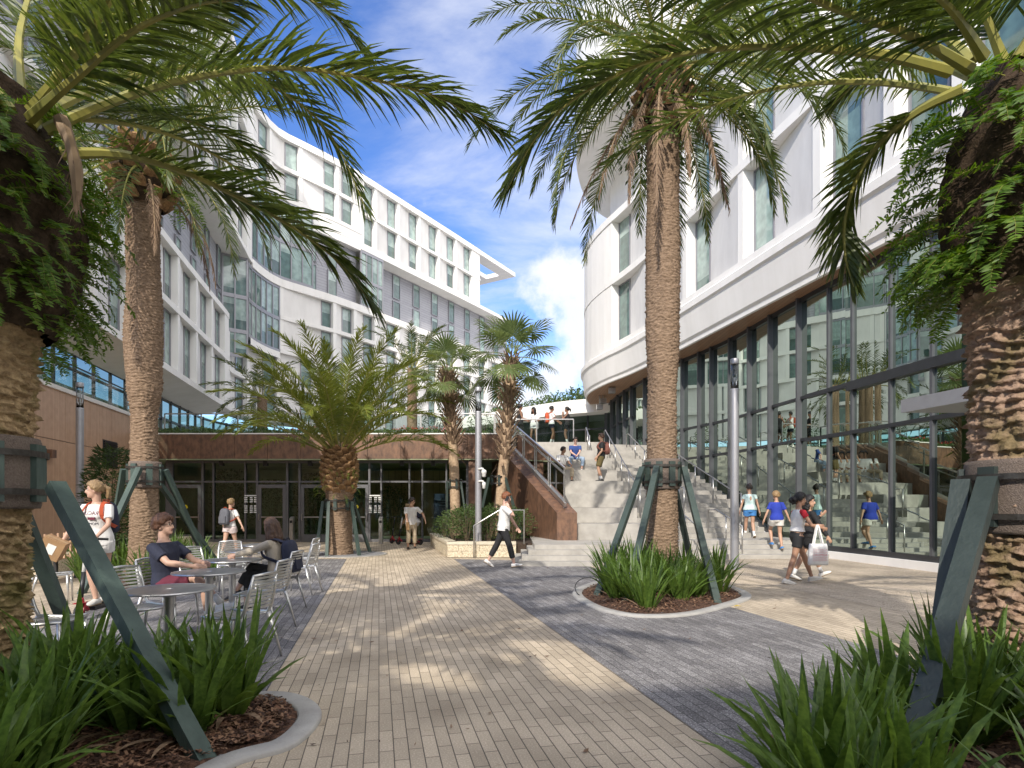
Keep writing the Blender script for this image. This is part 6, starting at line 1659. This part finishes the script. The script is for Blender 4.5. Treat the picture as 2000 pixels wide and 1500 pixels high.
    for nm in 'LR':
        Hh, K, A = hip[nm], kn[nm], an[nm]; n = []; rd = []
        tot = blen
        for f, r_ in ((0, .088), (.15, .090), (.3, .083), (.5, .075), (.7, .066), (.85, .060), (1.0, .058)):
            if f*.5 <= min(tot, .5): n.append(Hh.lerp(K, f)); rd.append((r_+ex*(1 if tot < .5 else .8)+(.010 if tot < .45 else 0)*f)*k)
        if tot < .5 and abs((tot*2) % .01) >= 0: n.append(Hh.lerp(K, tot*2)); rd.append(rd[-1])
        if tot > .5:
            for f, r_ in ((.15, .060), (.4, .056), (.7, .050), (1.0, .048)):
                if .5+f*.5 <= tot: n.append(K.lerp(A, f)); rd.append((r_+ex*.85)*k)
        b.tube(n, rd, 14)
    part('shorts' if blen < .52 else 'trousers', remesh(b, vox*1.1, 4, [CL[bottom]], 'bottoms'), None, root)
    # shirt
    b = MB(); ex = .017; rg = []
    for s_, rx, ry in prof:
        if s_ > .50 or s_ < hem: continue
        r_, f_ = basis(max(0, min(1, s_/.45))); wv = hang*(1-max(0, min(1, (s_)/.35)))
        w_ = max(rx, .135 if sex == 'm' else .128) if s_ < .3 else rx
        rg.append((Pp+up*s_*k, r_*(w_+ex+wv)*k, f_*(ry+ex+wv)*k))
    s0 = hem; r_, f_ = basis(0); rg.insert(0, (Pp+up*s0*k, r_*(.170+ex+hang)*k, f_*(.118+ex+hang)*k))
    loft(b, rg)
    if sex == 'f':
        for sx in (-1, 1): b.ell(Pp+up*.33*k+R_*sx*.062*k+F_*.082*k, (.06*k, .055*k, .06*k))
    sleevem = MB()
    if sleeve != 'none':
        for nm, sx in (('L', -1), ('R', 1)):
            S, E, W = sh[nm], el[nm], wr[nm]; tb = b if not sleevemat else sleevem
            g = 1.0 if sex == 'm' else .9
            if sleeve == 'short': pts = [Pp+up*.44*k+R_*sx*.11*k, S+V((0, 0, .004)), S.lerp(E, .35), S.lerp(E, .68)]; rd = [.052*k, .067*k*g, .068*k*g, .068*k*g]
            elif sleeve == 'cap': pts = [Pp+up*.44*k+R_*sx*.11*k, S+V((0, 0, .004)), S.lerp(E, .38)]; rd = [.052*k, .066*k*g, .064*k*g]
            else: pts = [Pp+up*.44*k+R_*sx*.10*k, S, S.lerp(E, .5), E, E.lerp(W, .5), E.lerp(W, .93)]; rd = [.055*k, .072*k*g, .064*k*g, .060*k*g, .054*k*g, .047*k*g]
            tb.tube(pts, rd, 14)
    smesh = remesh(b, vox*1.1, 4, [CL[shirt]], 'shirt')
    so2 = part('shirt', smesh, None, root)
    if sleevemat and sleevem.v: part('sleeve', remesh(sleevem, vox*1.1, 3, [CL[sleevemat]], 'sleeve'), None, so2)
    # hair
    rr = random.Random(hash(label) % 9999 if False else sum(map(ord, label)))
    b = MB(); rad = .026
    def blob(d, r_, off=0.0): b.ell(hc+HM@V((d.x*.082*k, (d.y*.098-.008)*k, (d.z*.105+.024)*k))+HM@V((0, 0, off)), (r_*k, r_*k, r_*k), None, 8, 6)
    if style != 'bald':
        for i in range(150):
            z = 1-2*(i+.5)/150; a = i*2.39996; q = sqrt(1-z*z); d = V((q*cos(a), q*sin(a), z))
            if d.y > .42 and d.z < .50: continue
            if d.y > .0 and d.z < .12: continue
            if d.z < -.45: continue
            if style == 'cropped' and d.z < -.15: continue
            r_ = rad*rr.uniform(.85, 1.15)
            if style == 'curly': r_ *= rr.uniform(.9, 1.6)
            if style == 'fro': r_ *= 1.25
            blob(d, r_)
            if style == 'curly' and d.z > .2: blob(d*1.12, .022*rr.uniform(.8, 1.3))
        if style == 'mop':
            for i in range(26): a = rr.uniform(-1.2, 1.2); blob(V((sin(a)*.95, cos(a)*.9, .55+.2*rr.random())), .026)
        if style in ('bun', 'topbun'):
            c = hp(0, -.095, .075) if style == 'bun' else hp(0, -.05, .135); b.ell(c, (.042*k, .042*k, .04*k), HM)
        if style == 'pony':
            b.ell(hp(0, -.115, .05), (.035*k, .035*k, .035*k)); b.tube([hp(0, -.12, .045), hp(0, -.165, .02), hp(0, -.165, -.06), hp(0, -.145, -.13)], [.03*k, .04*k, .034*k, .012*k], 10)
        if style == 'lowpuff':
            for i in range(40): q = V((rr.gauss(0, 1), rr.gauss(0, 1), rr.gauss(0, 1))).normalized()*.055*k; b.ell(hp(0, -.135, -.035)+q, (.03*k,)*3, None, 7, 5)
        if style == 'long':
            for i in range(46):
                a = rr.uniform(-2.2, 2.2); st_ = V((sin(a)*.080, -.015-cos(a)*.080, .02+.05*rr.random())); p0 = hp(*st_)
                out_ = V((p0.x-hc.x, p0.y-hc.y, 0)).normalized(); l_ = rr.uniform(.26, .36)*k; ph = rr.uniform(0, 6)
                pts = [p0+out_*(.010+.030*s_+.012*sin(ph+s_*9))*k+V((0, 0, -l_*s_))-F_*.05*s_*k for s_ in (0, .2, .4, .6, .8, 1)]
                b.tube(pts, [.020*k, .023*k, .022*k, .020*k, .016*k, .006*k], 7)
        if style == 'curlylong':
            for i in range(90):
                a = rr.uniform(-2.0, 2.0); z = rr.uniform(-.17, .03); b.ell(hp(sin(a)*(.088+rr.uniform(0, .03)), -.02-cos(a)*(.085+rr.uniform(0, .03)), z), (.026*k*rr.uniform(.8, 1.3),)*3, None, 7, 5)
        part('hair', remesh(b, vox*.9, 2, [HAIR[hair]], 'hair'), None, root)
    if face:
        for sx in (-1, 1):
            b = MB(); b.ell(hp(sx*.031, .079, .010), (.013*k, .009*k, .0075*k), HM, 10, 6, 0); b.ell(hp(sx*.031, .0865, .010), (.0055*k, .0035*k, .0058*k), HM, 8, 6, 1); part('eye', b, [M['eyewhite'], M['iris']], root, True)
            b = MB(); b.tube([hp(sx*.015, .090, .028), hp(sx*.032, .089, .034), hp(sx*.050, .078, .028)], [.003*k, .004*k, .002*k], 6); part('eyebrow', b, HAIR[hair], root, True)
        b = MB(); b.ell(hp(0, .083, -.060), (.022*k, .010*k, .0075*k), HM, 10, 6); part('mouth', b, M['lip'], root, True)
    return dict(root=root, hp=hp, hc=hc, HM=HM, sh=sh, el=el, wr=wr, hd=hd, up=up, R=R_, F=F_, P=Pp, k=k, shirt=smesh, shirto=so2, kn=kn, an=an, toe=toe, neck=neck)

def glasses(p, mat, lens=None):
    b = MB(); hp, k = p['hp'], p['k']
    for sx in (-1, 1):
        c = hp(sx*.033, .097, .009); n = 14
        if lens: b.ell(c, (.025*k, .006*k, .018*k), p['HM'], 12, 6)
        else: b.tube([c+p['HM']@V((cos(a)*.024*k, 0, sin(a)*.019*k)) for a in [i*2*pi/n for i in range(n+1)]], .0022, 5)
        b.tube([hp(sx*.056, .092, .014), hp(sx*.080, .05, .014), hp(sx*.082, -.01, .010)], .0025, 5)
    b.tube([hp(-.012, .101, .012), hp(.012, .101, .012)], .0025, 5)
    part('sunglasses' if lens else 'spectacles', b, M[mat], p['root'])
def backpack(label, p, mat, w=.30, h=.42, d=.17, accent=None, lower=None, dz=0.0):
    rt = p['root']; t_ = thing('backpack', label, 'backpack', tuple(rt.location), rt.rotation_euler.z)
    up, R_, F_, k = p['up'], p['R'], p['F'], p['k']; M3 = Matrix((R_, F_, up)).transposed()
    c = p['P']+up*(.27*k+dz)-F_*(.125*k+d/2)
    b = MB(); rings = []
    for s_, e in ((-1, .80), (-.92, .94), (-.5, 1.0), (.2, .97), (.7, .88), (.92, .68), (1, .42)): rings.append((s_*h/2, e))
    n = 20; vs = []
    for z, e in rings:
        for q in range(n):
            a = 2*pi*q/n; ca, sa = cos(a), sin(a); sx = math.copysign(abs(ca)**.55, ca); sy = math.copysign(abs(sa)**.55, sa)
            vs.append(c+M3@V((sx*w/2*e, sy*d/2*e, z)))
    b.add(vs, [(j*n+q, j*n+(q+1) % n, (j+1)*n+(q+1) % n, (j+1)*n+q) for j in range(len(rings)-1) for q in range(n)]+[tuple(range(n))[::-1], tuple((len(rings)-1)*n+q for q in range(n))])
    part('pack', b, CL[mat], t_, True)
    b = MB(); cc = c-F_*(d/2-.005)-up*h*.2; b.box(cc, (w*.72, .05, h*.42), M=M3); part('front_pocket', b, CL[lower or mat], t_)
    for sx in (-1, 1):
        b = MB(); S = p['P']+up*.475*k+R_*sx*.105*k
        pts = [c+up*h*.42+R_*sx*.08*k, S-F_*.05*k+up*.028*k, S+F_*.045*k+up*.012*k, p['P']+up*.36*k+R_*sx*.140*k+F_*.140*k, p['P']+up*.26*k+R_*sx*.165*k+F_*.10*k, p['P']+up*.17*k+R_*sx*.165*k-F_*.06*k, c-up*h*.32+R_*sx*w*.42]
        q, _ = spath(pts, 18)
        for a0, a1 in zip(q, q[1:]): b.bar(a0, a1+(a1-a0)*.1, .045, .014, up=(a0-p['P']-up*.3).normalized())
        part('shoulder_strap', b, CL[accent or mat], t_)
    b = MB(); tp = c+up*(h/2-.02); b.tube([tp+R_*-.05, tp+up*.05+R_*-.03, tp+up*.05+R_*.03, tp+R_*.05], .01, 6); part('grab_handle', b, CL[accent or mat], t_)
    return t_
def print_on(p, s, size, z, mat, arc=0.0, x0=0.0):
    """lettering that follows the front of a shirt"""
    me = text_mesh(s, size); bv = BVHTree.FromPolygons([v.co.copy() for v in p['shirt'].vertices], [tuple(f.vertices) for f in p['shirt'].polygons])
    bm = bmesh.new(); bm.from_mesh(me); bmesh.ops.subdivide_edges(bm, edges=[e for e in bm.edges if e.calc_length() > size*.25], cuts=2); bm.to_mesh(me); bm.free()
    up, R_, F_ = p['up'], p['R'], p['F']
    for v in me.vertices:
        x, y = v.co.x+x0, v.co.y-arc*v.co.x*v.co.x
        o = p['P']+up*(z*p['k']+y)+R_*x+F_*.5
        h = bv.ray_cast(o, -F_)
        v.co = (h[0]+F_*.004) if h[0] else p['P']+up*(z*p['k']+y)+R_*x+F_*.14
    me.materials.append(CL[mat]); part('shirt_lettering', me, None, p['shirto'])
def cap_on(p, mat):
    b = MB(); hp, k = p['hp'], p['k']; b.ell(hp(0, -.01, .055), (.088*k, .105*k, .085*k), p['HM'], 16, 10)
    b.ell(hp(0, -.105, .045), (.06*k, .06*k, .012*k), p['HM'], 12, 6); part('cap', b, CL[mat], p['root'], True)
def box_thing(label, c, rz, sz):
    t_ = thing('cardboard_box', label, 'box', c, rz, 'cardboard boxes being carried')
    b = MB(); b.box((0, 0, 0), sz); part('carton', b, M['card'], t_)
    b = MB(); b.box((0, -sz[1]/2-.002, .0), (sz[0]*.38, .003, sz[2]*.5)); b.box((0, sz[1]/2+.002, .0), (sz[0]*.38, .003, sz[2]*.5)); part('address_label', b, M['whiteink'], t_)
    b = MB(); b.box((0, 0, sz[2]/2+.001), (sz[0], .05, .002)); part('tape', b, M['tape'], t_); return t_
M['card'] = pm('cardboard', (.36, .22, .11), (.30, .18, .09), 8, .8); M['tape'] = pm('packing_tape', (.42, .28, .15), None, 8, .4)

# 1 woman riding the scooter
p = person('woman on a scooter in a red lettered white shirt and white shorts', (-5.62, 8.02, .15), radians(182), 1.66, 'f', 'light', lean=6, head=(62, 2), footL=(.03, -.22, 0), footR=(-.02, .10, 0), kneeL=(-.2, 1, 0), kneeR=(.2, 1, 0),
           handL=(-.20, .36, .93), handR=(.36, .24, .80), poleL=(-.6, -.6, -.3), poleR=(.8, -.6, 0), shirt='white', hem=-.10, hang=.012, bottom='white', blen=.20, bfit=.026, shoe='offwhite', hair='blond', style='pony', vox=.0085)
print_on(p, 'SYRACUSE', .066, .37, 'maroon', 1.1)
print_on(p, 'MOMS', .05, .215, 'navy')
b = MB(); b.box(p['P']+p['up']*.295*p['k']+p['F']*.135, (.09, .012, .035)); part('shirt_patch', b, CL['maroon'], p['shirto'])
backpack('navy backpack with orange red straps on the woman riding the scooter', p, 'navy', .28, .42, .15, 'orange')
wR = p['root'].location+Matrix.Rotation(radians(182), 3, 'Z')@p['wr']['R']
box_thing('tilted cardboard box held by the woman riding the scooter', (wR.x-.06, wR.y-.08, wR.z-.08), radians(25), (.26, .16, .26)).rotation_euler = (radians(10), radians(28), radians(20))
# 2 seated man
p = person('man in a navy shirt with curly hair and spectacles, seated at a table', (-4.10, 7.08, 0), radians(-97), 1.76, 'm', 'light', pelvis=(0, -.06, .55), lean=-4, head=(-6, 3), footL=(-.10, .42, 0), footR=(.02, .66, .24), fyL=0, fyR=0, fpR=-15, kneeL=(0, .3, 1), kneeR=(0, .2, 1),
           handL=(-.11, .36, .785), handR=(.13, .37, .775), poleL=(-.8, -.2, -.7), poleR=(.8, -.2, -.7), curl=.25, shirt='navy', hem=-.06, hang=.012, bottom='maroon', blen=.44, bfit=.024, shoe='white', shoestyle='clog', sock='white', hair='auburn', style='curly', vox=.0085)
glasses(p, 'black')
# 3 seated woman
p = person('woman in a beige sweater with long wavy brown hair, seated facing left', (-3.36, 8.36, 0), radians(86), 1.66, 'f', 'light', pelvis=(0, -.05, .54), lean=9, head=(14, 0), footL=(-.05, .40, 0), footR=(-.10, .52, .20), fyR=-12, fpR=20, kneeL=(0, .3, 1), kneeR=(-.1, .2, 1),
           handL=(-.16, .50, .79), handR=(.12, .42, .72), poleL=(-.8, -.2, -.6), poleR=(.8, -.3, -.6), shirt='beige', sleeve='long', hem=-.10, hang=.02, bottom='black', blen=.99, bfit=.006, shoe='black', hair='brown', style='long', vox=.0085)
backpack('navy backpack with a white edge hanging behind the seated woman', p, 'navy', .30, .46, .18, 'navy', dz=-.06)
# 4 woman walking to the doors
p = person('woman in a white shirt and pale shorts walking towards the doors with a grey backpack', (-8.05, 16.8, 0), radians(-16), 1.68, 'f', 'light', lean=3, head=(20, 0), footL=(-.07, -.26, .02), footR=(.07, .22, 0), fpL=25, kneeL=(0, 1, 0), handL=(-.30, .10, .84), handR=(.46, -.02, .86), poleR=(.4, -1, .2),
           shirt='white', hem=-.02, hang=.01, bottom='pinkw', blen=.20, bfit=.03, shoe='white', sock='white', hair='blond', style='bun')
backpack('grey backpack with salmon straps on the woman walking to the doors', p, 'grey', .30, .46, .18, 'orange')
# 5 stooping woman by the scooters
p = person('woman in a white shirt stooping over parked scooters by the glass', ((808-1000)/F*22.7, 22.7, 0), radians(80), 1.66, 'f', 'tan', pelvis=(0, -.12, .88), lean=30, head=(0, -25), footL=(-.10, -.20, 0), footR=(.10, .0, 0), kneeL=(0, 1, 0), handL=(-.16, .42, .80), handR=(.16, .40, .86),
           shirt='white', hem=-.10, hang=.012, bottom='white', blen=.16, bfit=.02, shoe='rust', hair='blond', style='topbun')
backpack('dark backpack with red straps on the stooping woman by the scooters', p, 'navy', .28, .40, .15, 'maroon')
box_thing('small cardboard box held by the stooping woman by the scooters', ((797-1000)/F*22.5, 22.45, .88), radians(15), (.30, .18, .24)).rotation_euler = (0, radians(30), radians(10))
# 6 man in khaki
p = person('man in a pale polo shirt and khaki trousers with sunglasses, looking aside', (-3.45, 20.2, 0), radians(192), 1.76, 'm', 'tan', lean=8, head=(-70, -4), footL=(-.12, -.08, 0), footR=(.12, .12, 0), handL=(-.46, .14, .98), handR=(.14, .30, .84), poleL=(-.7, -.8, 0), shirt='white', hem=-.10, hang=.02, bottom='khaki', blen=.97, bfit=.022, shoe='black', hair='dark', style='short')
glasses(p, 'black', True)
b = MB(); b.box((-3.52, 19.86, .80), (.05, .20, .26), .5); solo('folder', b, M['card'], 'thin brown folder in the hand of the man in khaki trousers', 'folder')
# 7 walker on the phone
p = person('ginger haired man in a white shirt and black trousers walking while on the phone', (-.20, 14.2, .004), radians(-94), 1.80, 'm', 'pink', lean=4, head=(4, -8), footL=(-.09, -.40, .03), footR=(.09, .26, 0), fpL=32, fpR=-8, kneeL=(0, 1, 0), kneeR=(0, 1, 0), handR=(.15, .13, 1.455), poleR=(.35, .05, -1), handL=(-.25, .33, .90), poleL=(-.2, -1, -.4),
           curl=.8, shirt='white', hem=-.09, hang=.016, bottom='black', blen=.995, bfit=.016, shoe='white', sock=None, hair='ginger', style='mop', vox=.0085)
q = p['root'].location+Matrix.Rotation(radians(-94), 3, 'Z')@p['hp'](.098, .03, -.02)
b = MB(); b.box((0, 0, 0), (.010, .068, .14)); o = part('phone', b, M['black']); o.location = q; o.rotation_euler = (radians(-25), 0, radians(-94)); tag(o, 'black phone held to the ear of the walking ginger haired man', 'phone')
for nm in 'LR':
    d, u = p['toe'][nm]; A = p['an'][nm]; sd = d.cross(u).normalized(); b = MB()
    for i in range(3):
        for sg in (-1, 1): b.bar(A+d*(.035+i*.028)-u*.030+sd*sg*.047, A+d*(.06+i*.028)-u*.062+sd*sg*.050, .004, .009)
    part('shoe_stripe', b, CL['black'], p['root'])
# 8 9 seated on the tiers
p = person('man in a white polo shirt and khaki trousers seated on a concrete tier', (1.92, 22.62, 2.376), radians(205), 1.74, 'm', 'medium', pelvis=(0, -.05, .57), lean=10, head=(-45, 0), footL=(-.20, .40, 0), footR=(.24, .46, 0), kneeL=(-.3, .3, 1), kneeR=(.3, .3, 1), handL=(-.20, .36, .66), handR=(.16, .36, .64), shirt='white', hem=-.08, hang=.015, bottom='khaki', blen=.96, bfit=.02, shoe='black', hair='dark', style='short')
p = person('man in a blue T-shirt, jeans and sunglasses seated on a concrete tier', (2.55, 23.80, 2.856), radians(180), 1.78, 'm', 'pink', pelvis=(0, -.05, .57), lean=14, head=(0, 0), footL=(-.22, .38, 0), footR=(.20, .40, 0), kneeL=(-.35, .3, 1), kneeR=(.35, .3, 1), handL=(-.03, .40, .62), handR=(.03, .39, .64), poleL=(-1, -.2, 0), poleR=(1, -.2, 0), shirt='blue', hem=-.08, hang=.015, bottom='jeans', blen=.96, bfit=.02, shoe='white', hair='dark', style='cropped')
glasses(p, 'black', True)
# 10
p = person('man in a black T-shirt and olive shorts standing on a concrete tier', (3.30, 21.85, 2.376), radians(88), 1.78, 'm', 'tan', lean=-2, head=(5, 0), footL=(-.12, .02, 0), footR=(.12, -.05, 0), handL=(-.24, .16, .92), handR=(.24, .10, .90), shirt='black', hem=-.10, hang=.02, bottom='olive', blen=.43, bfit=.036, shoe='black', sock='white', hair='brown', style='mop')
backpack('rust red backpack on the man in olive shorts standing on the tier', p, 'rust', .30, .44, .17, 'rust')
# 11-14 at the head of the tiers
p = person('man in a cap and black vest standing at the head of the tiers', (.36, 26.85, TZ), radians(-80), 1.80, 'm', 'brown', head=(0, 0), handL=(-.14, .34, 1.10), handR=(.16, .32, 1.12), shirt='black', sleeve='none', hem=-.10, hang=.02, bottom='black', blen=.43, bfit=.03, shoe='white', sock='white', hair='black', style='short')
cap_on(p, 'grey')
p = person('woman in a long white T-shirt leaning forward at the head of the tiers', (1.02, 26.85, TZ), radians(165), 1.66, 'f', 'brown', lean=8, head=(30, -15), footR=(.14, .12, 0), handL=(-.18, .30, 1.0), handR=(.20, .28, 1.0), shirt='white', hem=-.16, hang=.04, bottom='white', blen=.24, bfit=.03, shoe='white', hair='black', style='long')
p = person('woman in denim shorts with an orange backpack at the head of the tiers', (1.80, 26.85, TZ), radians(-82), 1.72, 'f', 'brown', head=(0, -4), footL=(-.09, .1, 0), footR=(.09, -.06, 0), handL=(-.12, .38, 1.0), handR=(.14, .36, 1.0), shirt='white', hem=-.04, hang=.015, bottom='navy', blen=.20, bfit=.024, shoe='white', sock='white', hair='black', style='bun')
backpack('orange red backpack on the woman in denim shorts at the head of the tiers', p, 'orange', .30, .46, .18, 'orange', 'grey')
p = person('woman all in black with a hand at her mouth at the head of the tiers', (2.52, 26.85, TZ), radians(78), 1.68, 'f', 'brown', head=(0, 0), handR=(.09, .20, 1.37), handL=(-.07, .20, 1.33), poleR=(.5, .1, -1), poleL=(-.5, .1, -1), shirt='black', sleeve='none', hem=-.06, bottom='black', blen=.26, bfit=.014, shoe='white', sock='white', hair='black', style='pony')
# 15 16 women going up the low steps
p = person('woman in a mint top and blue shorts climbing the steps, hair in a bun', (7.58, 18.75, LZ), radians(-8), 1.70, 'f', 'tan', lean=6, head=(-25, 0), footL=(-.08, .26, .02), footR=(.08, -.18, .02), fpR=30, kneeL=(0, 1, 0), handL=(-.30, .08, .82), handR=(.30, .02, .80), shirt='mint', sleeve='cap', hem=-.04, hang=.035, bottom='sky', blen=.22, bfit=.03, shoe='white', sock='white', hair='dark', style='topbun')
b = MB(); b.ell(p['P']+p['up']*.33*p['k']-p['F']*.128*p['k'], (.030, .012, .085), None, 12, 8); part('back_cutout', b, SKIN['tan'], p['shirto'], True)
p = person('woman in a royal blue T-shirt and white shorts climbing the low steps', (7.62, 16.95, .23), radians(-4), 1.66, 'f', 'tan', lean=3, head=(-20, 0), footL=(-.09, .12, .11), footR=(.09, -.14, 0), fpR=20, kneeL=(0, 1, 0), handL=(-.38, -.02, .80), handR=(.36, -.04, .80), shirt='royal', hem=-.06, hang=.025, bottom='offwhite', blen=.24, bfit=.036, shoe='sky', hair='blond', style='curly')
# 17 18 two women walking
p2 = person('woman in a black hooded top with dark curly hair walking behind the red sleeved woman', (5.86, 11.72, .004), radians(-86), 1.68, 'f', 'tan', lean=4, head=(38, 0), footL=(-.08, .36, .06), footR=(.08, -.32, .02), fpL=-22, fpR=15, kneeL=(0, 1, 0), handL=(-.10, .36, 1.28), handR=(.30, .30, .80), poleL=(-.4, -.2, -1), shirt='black', sleeve='long', hem=-.12, hang=.025, bottom='black', blen=.30, bfit=.012, shoe='white', sock='white', hair='black', style='curlylong', vox=.0085)
p = person('woman in a white top with red sleeves and black shorts walking with a tote bag', (5.42, 11.2, .004), radians(-88), 1.72, 'f', 'medium', lean=4, head=(6, -2), footL=(-.07, .33, .02), footR=(.08, -.24, 0), fpL=-12, fpR=10, kneeL=(0, 1, 0), kneeR=(0, 1, 0), handL=(-.10, .42, 1.10), handR=(.20, .38, 1.06), poleL=(-.6, -.5, -1), poleR=(.7, -.8, -.8), curl=.6, shirt='white', sleeve='cap', sleevemat='red', hem=.06, hang=.0, bottom='black', blen=.26, bfit=.012, shoe='offwhite', shoestyle='clog', hair='black', style='lowpuff', vox=.0085)
# tote bag hanging from her forearm
fw_ = Matrix.Rotation(radians(-88), 3, 'Z'); mid = p['root'].location+fw_@(p['el']['R'].lerp(p['wr']['R'], .35))
TB = thing('tote_bag', 'white cloth tote bag with red lettering on the arm of the red sleeved woman', 'bag', (mid.x+.02, mid.y-.06, mid.z-.72), radians(4))
b = MB(); n = 10; vs = []
for j, (z, dp, wx) in enumerate(((0, .03, .36), (.03, .055, .38), (.2, .06, .37), (.34, .04, .35), (.40, .018, .34))):
    for q in range(16):
        a = 2*pi*q/16; ca, sa = cos(a), sin(a)
        vs.append((math.copysign(abs(ca)**.5, ca)*wx/2, math.copysign(abs(sa)**.6, sa)*dp+.012*noise.noise(V((ca*2, z*8, 1))), z))
b.add(vs, [(j*16+q, j*16+(q+1) % 16, (j+1)*16+(q+1) % 16, (j+1)*16+q) for j in range(4) for q in range(16)]+[tuple(range(16))[::-1], tuple(64+q for q in range(16))])
part('bag', b, CL['white'], TB, True)
b = MB()
for sy in (-.02, .03):
    q, _ = spath([V((-.09, sy, .38)), V((-.05, sy*.9, .58)), V((-.01, sy*.6, .75)), V((.04, sy*.9, .58)), V((.09, sy, .38))], 16)
    for a0, a1 in zip(q, q[1:]): b.bar(a0, a1, .028, .006, up=V((0, 1, 0)))
part('strap', b, CL['white'], TB)
CL['redprint'] = pm('red_print', (.55, .05, .08), None, 5, .8); CL['pinkprint'] = pm('faded_red_print', (.66, .36, .36), None, 5, .8)
for i, (s_, z, m_) in enumerate((('CHI OMEGA', .29, 'pinkprint'), ('CHI OMEGA', .245, 'pinkprint'), ('CHI OMEGA', .195, 'redprint'), ('CHI OMEGA', .145, 'pinkprint'), ('CHI OMEGA', .10, 'pinkprint'))):
    me = text_mesh(s_, .05)
    for v in me.vertices: v.co = (v.co.x, -.068, z+v.co.y)
    me.materials.append(CL[m_]); part('bag_lettering', me, None, TB)
bpy.context.view_layer.update()
